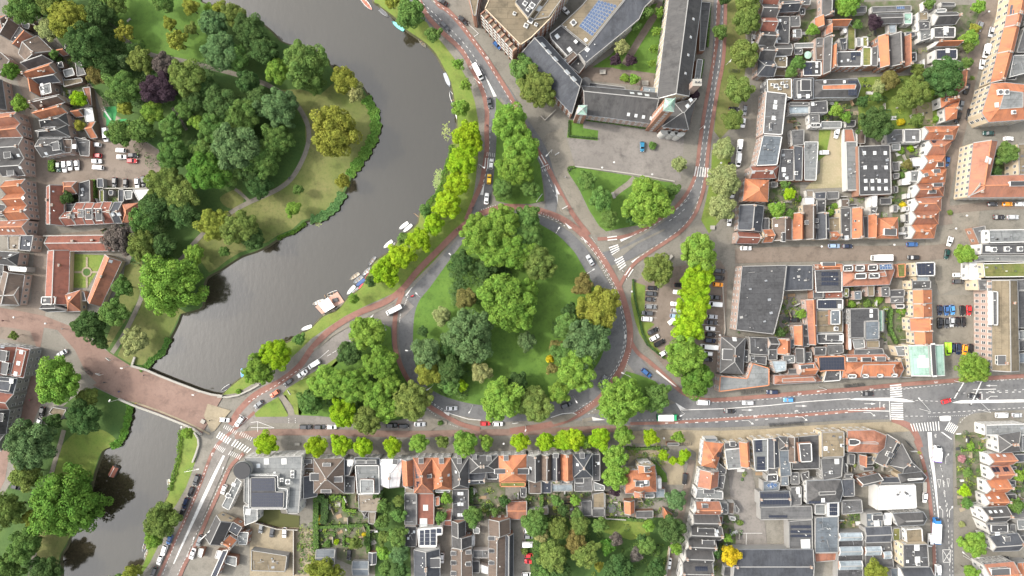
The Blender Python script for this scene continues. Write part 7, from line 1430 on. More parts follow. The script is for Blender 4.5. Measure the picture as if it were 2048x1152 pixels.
# ================================================================ BRIDGE
o=thing('bridge','red brick paved bridge with pale parapets over the river','bridge',(0,0,0));bo=W(340,790);o.location=bo
def loc(pts,z,t='0'):return[W2(p)-bo+Vector((0,0,z)) for p in PL(t,pts)]
N_="265,731 295,739 320,750 350,762 400,781 425,788 447,791";S_="187,770 240,797 275,812 320,828 375,850 388,856 404,868"
n_,s_=loc(N_,0),loc(S_,0);mb=MB();mb.quadbox([(p.x,p.y) for p in ccw(n_[::-1]+s_)],-.75,.34);part('deck',mb.build('deck',MATS['brick_red']),o)
for pl_,nm in((n_,'upper'),(s_[1:],'lower')):
 mb=MB()
 for a,b_ in zip(pl_,pl_[1:]):mb.bar(a+Vector((0,0,1.25)),b_+Vector((0,0,1.25)),.55,.95)
 part('parapet',mb.build('parapet',MATS['w_white']),o);mb=MB()
 for a,b_ in zip(pl_,pl_[1:]):mb.bar(a+Vector((0,0,1.4)),b_+Vector((0,0,1.4)),.8,.15)
 part('coping',mb.build('coping',MATS['stone']),o)
mb=MB();q=loc("240,800 275,806 320,822 375,845 420,868",.36)
for a,b_ in zip(q,q[1:]):mb.bar(a,b_,.7,.03)
part('gutter_strip',mb.build('gutter_strip',MATS['paving_pale']),o)
for k in range(2):
 a,b_=n_[1+2*k].lerp(n_[2+2*k],.5),s_[2+k].lerp(s_[3+k],.5);mb=MB();mb.bar(a+Vector((0,0,-.7)),b_+Vector((0,0,-.7)),1.4,2.2);part('pier',mb.build('pier',MATS['w_brick']),o)
mb=MB();w_=loc("1635,1020 1665,925 1850,980 1790,1050 1720,1140 1690,1150",.37,'C1');mb.face(ccw(w_));part('apron',mb.build('apron',MATS['paving_pale']),o)
def wall(t,pts,h,w,mat,label,name='wall'):
 q=[W2(p) for p in PL(t,pts)];o=thing(name,label,name.split('_')[-1],q[0]);mb=MB();mc=MB();U=Vector((0,0,h))
 for a,b_ in zip(q,q[1:]):mb.bar(a-q[0]+U,b_-q[0]+U,w,h);mc.bar(a-q[0]+U*1.06,b_-q[0]+U*1.06,w*1.3,h*.06+.03)
 part('body',mb.build('body',MATS[mat]),o);part('coping',mc.build('coping',MATS['stone']),o)
wall('C1',"1745,868 1830,870 1910,855 2000,815 2080,770",.9,.5,'w_white','curved pale quay wall right of the bridge','quay_wall');wall('D1',"1560,0 1590,50 1595,100 1570,180 1545,240",.9,.5,'w_white','curved pale quay wall below the bridge','quay_wall');wall('C1',"1062,622 1085,550",.9,.6,'stone','short stone wall at the upper left bridge end','stone_wall');wall('B3',"365,400 366,402 465,575",.25,.3,'stone','low kerb along the narrow island','kerb_wall') if False else None
wall('0',"590,1057 590,1148",2,.3,'w_brown','thin brown wall in the pale yard');wall('D2',"5,715 180,765 345,772",1.8,.3,'w_brown','brown wall below the mossy yard roof');wall('B1',"375,738 870,733",2.2,.4,'w_cream','white wall along the top of the almshouse');wall('B1',"845,360 1200,360",2,.3,'w_cream','pale garden wall below the parked black cars');wall('A3',"230,930 262,965 350,880",.8,.3,'w_brown','low wall below the black diagonal wing');wall('B4',"712,0 718,400",2.4,.4,'w_brick','brick wall left of the black skylight hall')
wall('B3',"500,180 700,205 960,240 1110,265 1300,300",.5,.4,'w_brick','low brick edge between forecourt and triangle lawn');wall('C3',"1680,-30 1700,330 1690,390",.9,.3,'w_pink','terrace wall along the vast corrugated hall');wall('D3',"740,480 742,680 905,690",2,.3,'w_brown','garden wall left of the villa garage');wall('D3',"1255,910 1235,1060 1220,1150",2,.4,'w_cream','pale wall along the narrow brick lane')
# ================================================================ VEHICLES
def loft(secs,m=0,mb=None,capm=None):
 mb=mb or MB();k=len(mb.v);n=len(secs[0])
 for r in secs:mb.v+=[tuple(p) for p in r]
 for i in range(len(secs)-1):
  for j in range(n):a=k+i*n+j;b_=k+i*n+(j+1)%n;mb.f.append([a,b_,b_+n,a+n]);mb.m.append(m)
 mb.f.append([k+j for j in range(n)][::-1]);mb.f.append([k+(len(secs)-1)*n+j for j in range(n)]);mb.m+=[m,m];return mb
def vehicle(L,Wd,belt,top,prof,cab,van=False):
 """prof: (x, shoulder height, half width); cab: x of windscreen foot, roof front, roof rear, rear foot"""
 secs=[[(x,-w,.28),(x,-w*1.0,h*.62),(x,-w*.97,h*.92),(x,-w*.80,h),(x,w*.80,h),(x,w*.97,h*.92),(x,w,h*.62),(x,w,.28)] for x,h,w in prof]
 M_={'body':loft(secs).build('body',MATS['car_paint'],True)}
 w0,w1=Wd/2*.90,Wd/2*.74;a,b_,c,d=cab;zb=belt-.03;mb=MB()
 mb.v=[(a,-w0*.93,zb),(a,w0*.93,zb),(d,w0*.95,zb),(d,-w0*.95,zb),(b_,-w1,top-.04),(b_,w1,top-.04),(c,w1,top-.04),(c,-w1,top-.04)]
 mb.f=[[0,1,5,4],[1,2,6,5],[2,3,7,6],[3,0,4,7],[4,5,6,7]];mb.m=[0]*5
 M_['window_glass']=mb.build('window_glass',MATS['car_glass'])
 mb=MB();mb.quadbox([(c-.03,-w1-.03),(b_+.04,-w1*.96),(b_+.04,w1*.96),(c-.03,w1+.03)],top-.05,top);
 for s in(-1,1):
  mb.tube([(a,s*w0*.93,zb),(b_,s*w1,top-.02)],.045,5);mb.tube([(d,s*w0*.95,zb),(c,s*w1,top-.02)],.06,5)
  if van:mb.quadbox([(d,s*w0*.96),(b_-.9,s*w0*.96),(b_-.9,s*w1*1.0),(d,s*w1*1.0)],zb,top-.02)
 M_['roof']=mb.build('roof',MATS['car_paint'])
 mb=MB();mb.tube([(0,-.1,0),(0,.1,0)],.32,12,0);mb.tube([(0,-.11,0),(0,.11,0)],.19,8,1);M_['wheel']=mb.build('wheel',[MATS['tyre'],MATS['rim']])
 mb=MB();mb.box((0,0,0),(.16,.34,.14));M_['headlight']=mb.build('headlight',MATS['lamp_lens']);mb=MB();mb.box((0,0,0),(.1,.28,.16));M_['tail_light']=mb.build('tail_light',MATS['tail_lens'])
 mb=MB();mb.box((0,0,0),(.14,.2,.12));M_['mirror']=mb.build('mirror',MATS['trim_dark'])
 M_['dim']=(L,Wd,prof[0][0],prof[-1][0],a);return M_
def carprof(L,w,hood,belt,rear):h=L/2;return[(-h,rear*.72,w*.80),(-h+.12,rear*.96,w*.92),(-h+.6,belt,w),(0,belt,w),(h-1.25,belt*.98,w),(h-.5,hood,w*.96),(h-.12,hood*.86,w*.86),(h,hood*.66,w*.72)]
VEH={'hatchback':vehicle(4.1,1.75,.95,1.48,carprof(4.1,.87,.86,.95,.95),(.95,.25,-1.45,-1.92)),'saloon':vehicle(4.6,1.8,.94,1.44,carprof(4.6,.9,.86,.94,.92),(1.0,.2,-1.05,-1.75)),'estate car':vehicle(4.7,1.82,.96,1.5,carprof(4.7,.91,.88,.96,.96),(1.1,.35,-1.85,-2.22)),'suv':vehicle(4.5,1.86,1.08,1.7,carprof(4.5,.93,1.0,1.08,1.08),(1.0,.4,-1.75,-2.1)),'van':vehicle(5.3,1.98,1.25,2.05,[(-2.65,1.2,.95),(-2.5,1.25,.99),(0,1.25,.99),(1.5,1.22,.99),(2.2,1.02,.96),(2.55,.9,.86),(2.65,.7,.74)],(2.0,1.25,-2.55,-2.62),True),'minibus':vehicle(6.8,2.05,1.35,2.5,[(-3.4,1.3,.98),(-3.2,1.35,1.02),(0,1.35,1.02),(2.3,1.32,1.02),(3.0,1.1,.98),(3.3,.95,.88),(3.4,.7,.78)],(2.8,2.1,-3.3,-3.36),True)}
PC={'w':((.66,.66,.65),'white'),'k':((.016,.016,.018),'black'),'d':((.05,.052,.056),'dark grey'),'g':((.16,.165,.17),'grey'),'s':((.36,.37,.38),'silver'),'n':((.013,.02,.045),'navy blue'),'b':((.03,.09,.23),'blue'),'l':((.06,.21,.44),'bright blue'),'r':((.42,.022,.025),'red'),'o':((.75,.27,.015),'orange yellow'),'y':((.72,.45,.02),'yellow'),'e':((.015,.045,.04),'dark green'),'c':((.48,.13,.07),'coral red'),'m':((.32,.58,.03),'lime green'),'t':((.02,.14,.24),'teal blue'),'p':((.25,.34,.46),'pale blue')}
VT=dict(h='hatchback',a='saloon',E='estate car',u='suv',v='van',m='minibus')
def car(t,x,y,ang,ty,c,place,group=None):
 ty=VT[ty];M_=VEH[ty];p=W(*P(t,x,y),1.0);col,cn=PC[c];L,Wd,xr,xf,xa=M_['dim']
 o=thing('parked_car' if group else 'car',f"{cn} {ty} {place}",'van' if ty in('van','minibus') else 'car',(p.x,p.y,PZ-.0),R_(-ang),group)
 part('body',M_['body'],o,color=col);part('window_glass',M_['window_glass'],o);part('roof',M_['roof'],o,color=col)
 for sx in(xr+L*.19,xf-L*.19):
  for s in(-1,1):part('wheel',M_['wheel'],o,(sx,s*(Wd/2-.12),.32))
 for s in(-1,1):part('headlight',M_['headlight'],o,(xf-.16,s*Wd*.31,.68));part('mirror',M_['mirror'],o,(xa-.15,s*(Wd/2+.04),1.0));part('tail_light',M_['tail_light'],o,(xr+.06,s*Wd*.36,.78))
def cars(txt,group=None,suffix=''):
 for ln in txt.strip().split('\n'):
  f,pl=ln.split('|');f=f.split();car(f[0],float(f[1]),float(f[2]),float(f[3]),f[4],f[5],pl+suffix,group)
cars("""A2 1290 25 215 E d|under the bank tree at the top
A2 1490 12 215 a k|nearest the top edge by the brick office
A2 1655 160 40 a k|parked by the white hatched bay at the top
A2 1510 208 45 E d|driving on the upper bank road
A2 1775 575 62 m w|driving down the upper bank road
A2 1868 822 80 a d|beside the tip of the median lawn
A2 1930 360 45 h b|under the white balconies
A3 425 80 45 h w|behind the brick office block
A3 1935 312 95 h w|second on the verge from the top, right of the church
A3 1775 872 0 h k|under the fourth street tree
A3 1862 880 95 h g|beside the black one under the fourth street tree
A3 1850 980 95 h w|below the grey one on the church street verge
B3 1042 20 90 h t|alone on the church forecourt
B3 1820 20 95 v w|upper of two by the pale flowering trees
B3 1810 130 95 v w|lower of two by the pale flowering trees
B3 1765 390 95 h w|peeping out under the middle pale tree
B3 1740 615 95 h w|at the foot of the lowest pale tree
B3 1770 168 10 h k|in the shade of the pale flowering trees
B3 1872 833 0 a w|at the left end of the brown side street
B3 625 930 240 a s|on the right side of the roundabout
B2 1882 160 275 h w|on the zebra by the median
B2 1865 280 272 h y|just below the zebra by the median
B2 1845 437 275 a w|waiting at the roundabout entry
C2 1105 175 152 m w|entering the roundabout from the left
C2 465 610 148 v w|leading the queue on the lower left road
C2 370 685 148 a w|with black roof in the queue on the lower left road
C2 258 755 142 h d|third in the queue on the lower left road
C2 150 845 145 h c|in the queue by the grass triangle
C2 20 930 142 h g|last in the queue near the bridge
C2 1565 962 0 a s|at the bottom left of the roundabout
C3 1075 680 40 E b|on the slip road
C3 725 740 -55 a g|at the lower right of the roundabout
C3 435 938 -20 E d|in the tree shade at the bottom of the roundabout
C3 1532 915 3 v w|entering the main road
C3 1888 918 180 E s|upper lane of the main road
C3 1742 985 2 a k|lower lane of the main road near the roundabout
C4 35 832 180 E n|upper lane below the low orange strip
C4 165 895 180 h l|in the middle of the main road
C4 795 845 180 a k|left of the upper zebra
C4 1428 905 -14 h r|crossing the right junction
C4 1650 862 180 a k|under the traffic gantry
C1 495 523 150 a s|on the red brick street
C1 335 990 105 h k|beside the grey kiosk
C1 312 1080 105 h w|below the black one by the kiosk
C1 1795 1055 5 h w|at the end of the bridge
C1 1915 1068 128 E w|waiting above the broad zebra
A4 550 1065 100 h w|on the sandy plot weeds
A4 1765 1065 180 a e|turning at the top right corner
A4 1925 1110 0 h w|at the far right of the upper street
B4 450 68 180 h w|on the sandy plot
B4 1432 140 95 h b|beside the orange gables
B4 1455 778 105 h w|turning at the right crossroads
B4 1432 880 100 h e|below the white one at the crossroads
B4 1520 1048 0 h w|upper of two by the crossroads tree
B4 1525 1100 0 E d|lower of two by the crossroads tree
C4 220 255 0 h k|in the grey yard by the dark hall
C4 1872 1017 0 v w|left of two at the right junction
C4 1993 1018 0 h s|right of two at the right junction
D4 1297 865 93 v w|beside the big white lorry
D4 1355 1110 88 v w|at the bottom of the right street
D4 1255 525 93 h w|beside the white flat roof
D4 1712 1022 0 h w|left of three below the dark houses
D4 1805 1022 180 h r|middle of three below the dark houses
D4 1890 1015 0 h k|right of three below the dark houses
D2 745 980 95 E k|in the yard with the blue garages
D2 1488 1010 92 h w|in the lane below the white solar house
D3 1383 375 95 a k|at the top of the brick lane
D3 1257 1052 97 a w|at the bottom of the brick lane
D1 225 240 30 h w|upper one by the square at the left
D1 178 266 15 h k|lower one by the square at the left
D1 130 440 20 h k|beside the square under the olive tree""")
for a,pl,grp,t,items in[(0,'{} from top in the left column of the right car park','cars in the right car park','C3',[(1125,0,3,'h','k'),(1115,45,3,'u','d'),(1105,90,3,'h','d'),(1110,150,3,'E','g'),(1085,202,183,'E','d'),(1080,248,3,'u','w'),(1128,345,-28,'a','k'),(1140,398,-28,'h','w'),(1180,440,-28,'E','k'),(1215,520,-30,'h','w')]),(0,'{} from top in the middle column of the right car park','cars in the right car park','C3',[(1340,-22,5,'h','k'),(1335,33,185,'a','w'),(1310,128,185,'h','w'),(1312,180,5,'h','s'),(1305,225,5,'h','p')]),(0,'{} from top in the right column of the right car park','cars in the right car park','C3',[(1660,-137,5,'E','d'),(1655,-82,5,'u','k'),(1650,-27,5,'h','o'),(1628,75,185,'a','d'),(1625,130,185,'v','w'),(1605,230,5,'h','s'),(1600,275,5,'a','d'),(1590,325,185,'h','w'),(1590,372,5,'h','k'),(1585,420,5,'E','n'),(1575,472,185,'m','w'),(1570,525,185,'h','w'),(1565,570,5,'h','k')]),(0,'{} from left in the bay below the tree clump','cars parked in the service road','C2',[(395,1112,0,'E','d'),(510,1112,0,'E','d'),(605,1112,0,'h','w'),(1085,1100,0,'u','k'),(1180,1105,0,'h','k'),(1310,1090,0,'a','s'),(1835,1085,0,'h','r'),(1935,1088,0,'h','w')]),(0,'{} from top along the lower left road by the water','cars parked along the lower water','D1',[(1568,385,110,'E','d'),(1525,480,110,'h','k'),(1483,570,110,'E','n'),(1455,650,110,'h','k'),(1355,860,110,'h','b'),(1313,945,110,'u','w'),(1277,1025,110,'h','w'),(1230,1125,110,'E','d')]),(0,'{} from top on the house side of the lower left road','cars by the houses of the lower road','D1',[(1790,460,110,'h','w'),(1595,870,110,'E','g'),(1540,975,110,'a','w')]),(0,'{} from left in the top row of the parking court','cars in the parking court','C4',[(1375,178,85,'h','n'),(1428,180,85,'h','b'),(1475,175,80,'h','l'),(1555,180,85,'h','k'),(1607,178,88,'h','r')]),(0,'{} from left in the middle row of the parking court','cars in the parking court','C4',[(1375,280,88,'u','k'),(1427,280,88,'h','d'),(1470,272,88,'h','s'),(1515,272,88,'h','k'),(1562,272,85,'h','k')]),(0,'{} from left in the bottom row of the parking court','cars in the parking court','C4',[(1437,487,88,'v','m'),(1475,480,88,'h','n'),(1523,487,88,'E','n'),(1575,495,95,'h','o'),(1620,487,88,'h','k')]),(0,'{} from left in the pale yard at the bottom left','cars in the pale yard','D2',[(40,770,100,'h','g'),(130,800,100,'u','d'),(228,805,95,'h','w')]),(0,'{} from top beside the tall garden hedge','cars beside the tall garden hedge','D3',[(135,790,0,'h','w'),(135,837,0,'h','g'),(135,898,0,'v','w'),(142,988,0,'h','r'),(140,1035,180,'h','r'),(120,1140,0,'h','w')]),(0,'{} from top along the far right brick street','cars along the far right street','A4',[(1697,210,105,'h','g'),(1787,255,103,'h','s'),(1668,315,105,'h','d'),(1745,410,102,'v','w'),(1712,513,100,'h','w'),(1587,710,100,'u','k'),(1545,840,100,'h','g'),(1612,915,98,'E','k'),(1520,940,105,'E','k')]),(0,'{} from left beside the brown tiled block','cars beside the brown tiled block','B4',[(1798,480,0,'h','d'),(1918,480,0,'h','o'),(2020,480,0,'h','w')]),(0,'{} from left in the lower lane by the brown tiled block','cars beside the brown tiled block','B4',[(1850,585,0,'a','k'),(1960,585,0,'E','s')]),(0,'{} from left on the upper side of the brown side street','cars in the brown side street','B4',[(530,815,0,'E','p'),(637,817,0,'h','n'),(1155,803,0,'E','b')]),(0,'{} from top in the left column of the upper left car park','cars in the upper left car park','B1',[(770,5,185,'h','w'),(772,93,180,'h','r'),(772,138,0,'h','w'),(782,187,185,'E','w')]),(0,'{} from top in the right column of the upper left car park','cars in the upper left car park','B1',[(965,50,185,'h','w'),(970,103,0,'h','w'),(1062,90,0,'h','k'),(1055,135,0,'h','r')]),(0,'{} from left beside the clipped block hedge','cars in the upper left car park','B1',[(468,182,90,'h','e'),(515,180,87,'E','w'),(560,170,87,'h','w'),(615,168,87,'h','w')]),(0,'{} from left in the row above the red terrace gardens','cars in the upper left car park','B1',[(917,307,95,'h','d'),(1005,318,92,'h','k'),(1097,312,88,'h','w'),(1148,300,86,'E','k'),(1190,300,86,'h','s')])]:
 for k,it in enumerate(items):car(t,*it[:5],pl.format(ordn(k,9)),grp)
car('A1',848,1080,87,'v','w','near the playground beside the park trees');car('B4',1163,908,180,'E','k','right of the white lorry in the side street')
def lorry(t,x,y,ang,L,c,label,cabcol):
 p=W(*P(t,x,y),2.5);o=thing('lorry',label,'lorry',(p.x,p.y,PZ),R_(-ang));mb=MB();mb.box((-.9,0,1.95),(L-2.2,2.35,2.3));part('cargo_box',mb.build('cargo_box',MATS['tint']),o,color=(.72,.72,.71))
 mb=MB();mb.quadbox([(-L/2+.2,-1.2),(-L/2+.45,-1.2),(-L/2+.45,1.2),(-L/2+.2,1.2)],.7,3.12);mb.box((-.9,0,.66),(L-2.2,2.2,.3));part('tail_frame',mb.build('tail_frame',MATS['tint']),o,color=c)
 h=L/2;secs=[[(x_,-w,.45),(x_,-w,z),(x_,w,z),(x_,w,.45)] for x_,z,w in((h-2.0,2.6,1.1),(h-.9,2.6,1.1),(h-.35,2.2,1.05),(h,1.3,.98))];part('cab',loft(secs).build('cab',MATS['tint']),o,color=cabcol)
 mb=MB();mb.face([(h-.83,-.95,2.57),(h-.33,-.92,2.17),(h-.33,.92,2.17),(h-.83,.95,2.57)]);mb.face([(h-.32,-.92,2.17),(h-.06,-.88,1.5),(h-.06,.88,1.5),(h-.32,.92,2.17)]);part('windscreen',mb.build('windscreen',MATS['car_glass']),o,(.03,0,.03))
 for sx in(-h+1.3,h-1.2):
  for s in(-1,1):part('wheel',VEH['van']['wheel'],o,(sx,s*1.02,.45),None,1.35)
lorry('C3',1245,1038,0,8.6,(.02,.3,.12),'green and white box lorry at the start of the main road',(.02,.3,.12));lorry('B4',918,910,180,7.8,(.6,.6,.6),'white box lorry parked in the brown side street',(.66,.66,.65));lorry('D4',1355,795,-87,10,(.03,.16,.42),'long white lorry in the right-hand street',(.03,.16,.42));lorry('D4',1362,178,-84,6.4,(.16,.05,.42),'white lorry with purple tail by the bicycle box',(.66,.66,.65))
o=thing('trailer','white tarpaulin-covered trailer in the middle of the car park','trailer',W(*P('C3',1278,265),.8));o.rotation_euler.z=R_(35);o.location.z=PZ
mb=MB();mb.quadbox([(-1.7,-.8),(.9,-.95),(1.9,0),(.9,.95),(-1.7,.8)],.5,1.5);part('cover',mb.build('cover',MATS['canvas_white']),o)
for s in(-1,1):part('wheel',VEH['van']['wheel'],o,(-.3,s*.85,.33))
# ================================================================ BOATS AND PONTOON
def boat_meshes(L,B_):
 st=[(-.5,.78,.0),(-.3,.95,-.02),(0,1,-.05),(.22,.82,-.03),(.38,.5,.02),(.47,.2,.06),(.5,.03,.1)];mb=MB();secs=[]
 for x,w,s in st:w*=B_/2;secs.append([(x*L,-w*.55,-.25),(x*L,-w,.42+s),(x*L,-w*.82,.44+s),(x*L,-w*.7,.08),(x*L,w*.7,.08),(x*L,w*.82,.44+s),(x*L,w,.42+s),(x*L,w*.55,-.25)])
 hull=loft(secs).build('hull',MATS['tint']);f=MB();f.face([(x*L,-w*B_/2*.72,.11) for x,w,s in st]+[(x*L,w*B_/2*.72,.11) for x,w,s in st[::-1]]);floor=f.build('floor',MATS['tint'])
 t=MB();t.box((0,0,.34),(.28,B_*.8,.06));thw=t.build('thwart',MATS['wood']);c=MB()
 c.face([(x*L,-w*B_/2*.84,.48+s) for x,w,s in st[:5]]+[(x*L,w*B_/2*.84,.48+s) for x,w,s in st[:5][::-1]]);cov=c.build('cover',MATS['tint'])
 m_=MB();m_.box((-.5*L-.2,0,.55),(.35,.3,.5));m_.box((-.5*L-.2,0,.0),(.12,.1,.9));return hull,floor,thw,cov,m_.build('outboard_motor',MATS['trim_dark'])
BT={k:boat_meshes(*d) for k,d in{'s':(3.9,1.35),'m':(4.7,1.5),'l':(6.0,1.8)}.items()}
def boat(t,x,y,ang,sz,hull,inner,label,cover=None,motor=0,thw=2):
 p=W(*P(t,x,y));o=thing('boat',label,'boat',(p.x,p.y,-.78),R_(-ang));M_=BT[sz];L={'s':3.9,'m':4.7,'l':6.0}[sz]
 part('hull',M_[0],o,color=hull);part('floor',M_[1],o,color=inner)
 for k in range(thw):part('thwart',M_[2],o,((k-.6)*L*.26,0,0))
 if cover:part('cover',M_[3],o,color=cover)
 if motor:part('outboard_motor',M_[4],o)
w_,k_,g_,d_=(.56,.56,.54),(.03,.03,.032),(.3,.31,.32),(.09,.09,.095)
for a in[('A2',885,30,48,'l',w_,(.42,.12,.08),'white boat with red inside at the top of the river'),('A2',1022,100,40,'m',g_,d_,'grey boat with dark inside at the upper bank',d_,1),('A2',1135,203,216,'l',(.10,.36,.34),(.2,.5,.45),'teal boat moored under the upper bank tree',(.16,.46,.42)),('A2',1330,340,55,'m',(.2,.19,.15),(.13,.12,.1),'weathered brown boat against the upper bank'),('A2',1530,637,70,'l',(.26,.28,.30),(.36,.38,.40),'grey tarpaulin-covered boat off the right bank',(.3,.32,.35),1),('A2',1570,780,250,'l',w_,k_,'white boat with black cover off the right bank',None,0,1),('A2',1610,918,82,'m',w_,w_,'white boat half hidden by the bank tree',w_),('B2',1178,655,142,'m',w_,w_,'left of the upper pair of white boats by the riverside row',w_),('B2',1210,675,140,'m',w_,w_,'right of the upper pair of white boats by the riverside row',w_,1),('B2',1053,803,140,'m',w_,w_,'left of the lower pair of white boats by the riverside row',w_),('B2',1088,820,140,'s',w_,(.5,.5,.48),'right of the lower pair of white boats, open inside'),('B2',1075,880,135,'s',w_,w_,'white boat tucked under a lime tree',w_),('B2',925,938,127,'m',(.12,.12,.125),(.22,.22,.22),'topmost dark grey open boat of the mooring cluster'),('B2',948,968,127,'m',(.3,.26,.19),(.36,.31,.22),'tan boat under the tree in the mooring cluster'),('B2',882,1022,140,'m',g_,(.4,.41,.41),'light grey boat in the middle of the mooring cluster',None,1),('B2',900,1050,130,'m',(.5,.05,.05),(.6,.12,.08),'bright red boat below the light grey one'),('B2',785,1060,145,'m',(.27,.24,.2),(.36,.32,.26),'beige open boat left in the mooring cluster'),('B2',812,1087,142,'m',g_,(.22,.23,.24),'grey boat between the beige and navy ones'),('B2',832,1110,142,'m',(.03,.06,.15),(.06,.1,.22),'navy blue boat above the lower red one',(.04,.08,.2)),('B2',852,1135,140,'m',(.5,.05,.06),(.55,.1,.1),'lower red boat beside the navy one',(.5,.06,.07)),('C2',757,18,132,'m',w_,w_,'white boat left of the red ones at the pontoon',w_),('C2',787,35,135,'m',(.45,.47,.48),g_,'pale grey boat next to the bank by the pontoon'),('C2',605,45,160,'m',w_,k_,'white rowing boat with dark inside above the pontoon',None,0,4),('C2',495,115,160,'m',(.5,.5,.48),w_,'white boat at the left side of the pontoon',None,0,3),('C2',400,320,160,'m',w_,w_,'lone white boat by the bank below the pontoon',w_),('C1',1800,805,145,'m',w_,k_,'black and white boat moored by the bridge',k_),('C1',1935,685,90,'s',(.45,.48,.5),(.06,.2,.42),'little blue and white boat under the bridge trees',(.08,.24,.5)),('D1',1348,420,82,'s',w_,(.4,.4,.3),'small white boat at the jetty of the lower water'),('D1',1150,925,110,'s',(.5,.5,.5),d_,'dark-inside boat at the lower moorings'),('D1',1168,985,113,'m',w_,(.45,.4,.3),'white boat with tan inside at the lower moorings'),('D1',1452,80,100,'s',d_,k_,'dark boat under the bridge bank')]:boat(*a)
po=W(*P('C2',588,120));o=thing('pontoon','pink decked pontoon with white canopy moored to the river bank','pontoon',(po.x,po.y,-.75))
def pf(s,z):return[tuple((W2(p)-po).xy)+(z,) for p in PL('C2',s)]
pl_=pf("472,150 650,28 705,108 525,208",0);A,Bq,C_,D_=(Vector(p) for p in pl_)
mb=MB();mb.quadbox([(p[0],p[1]) for p in ccw(pl_)],-.2,.42);part('float',mb.build('float',MATS['wood']),o)
for k in range(14):
 a,b_=A.lerp(Bq,k/14),A.lerp(Bq,(k+.94)/14);c,d=D_.lerp(C_,(k+.94)/14),D_.lerp(C_,k/14);mb=MB();mb.quadbox([(p.x,p.y) for p in ccw([a,b_,c,d])],.43,.5+.012*(k%2));part('plank',mb.build('plank',MATS['deck_pink']),o)
q=pf("508,128 585,75 640,150 562,195",0);mb=MB();mb.quadbox([(p[0],p[1]) for p in ccw(q)],2.5,2.62);part('canopy',mb.build('canopy',MATS['canvas_white']),o)
for p in q:mb=MB();mb.tube([(p[0]*.94,p[1]*.94,.5),(p[0]*.94,p[1]*.94,2.5)],.06,6);part('post',mb.build('post',MATS['metal_pale']),o)
for s in["610,90 650,75 660,105 622,118","520,155 540,150 548,170 528,178"]:mb=MB();mb.quadbox([(p[0],p[1]) for p in ccw(pf(s,0))],.52,1.1);part('counter',mb.build('counter',MATS['metal_dark']),o)
for s,l in[("640,130 705,108 712,135 650,160",0),("525,208 545,200 572,245 555,252",0),("600,175 625,165 635,185 612,192",0)]:mb=MB();mb.quadbox([(p[0],p[1]) for p in ccw(pf(s,0))],.3,.44);part('gangway',mb.build('gangway',MATS['wd']),o)
for t,s,lab,mt in[('D1',"1362,395 1380,392 1375,445 1358,445",'short wooden jetty on the lower water','wd'),('D1',"1340,498 1352,498 1345,530 1330,530",'tiny wooden jetty below the short one','wd'),('B2',"1262,555 1268,552 1315,592 1310,596",'thin wooden mooring boom off the riverside row','wood')]:
 q=[W2(p) for p in PL(t,s)];o=thing('jetty',lab,'jetty',(q[0].x,q[0].y,-.8));mb=MB();mb.quadbox([(p.x-q[0].x,p.y-q[0].y) for p in ccw(q)],.3,.42);part('deck',mb.build('deck',MATS[mt]),o)
 for p in q[::2]:mb=MB();mb.tube([(p.x-q[0].x,p.y-q[0].y,-1.5),(p.x-q[0].x,p.y-q[0].y,.8)],.1,6);part('pile',mb.build('pile',MATS['wood']),o)
p=W(*P('D1',910,315));o=thing('houseboat','small red-roofed raft house floating on the lower water','houseboat',(p.x,p.y,-.8),R_(62))
mb=MB();mb.box((0,0,.1),(4.6,2.6,.5));part('float',mb.build('float',MATS['metal_dark']),o);mb=MB();mb.box((0,0,.8),(3.8,2.0,.9));part('wall',mb.build('wall',MATS['w_brown']),o)
mb=MB()
for s in(-1,1):mb.face([(-2.1,0,1.9),(2.1,0,1.9),(2.1,s*1.25,1.2),(-2.1,s*1.25,1.2)][::-s])
part('roof',mb.build('roof',MATS['rb']),o);mb=MB();mb.bar((-2.1,0,1.98),(2.1,0,1.98),.16,.1);part('ridge',mb.build('ridge',MATS['trim_white']),o)
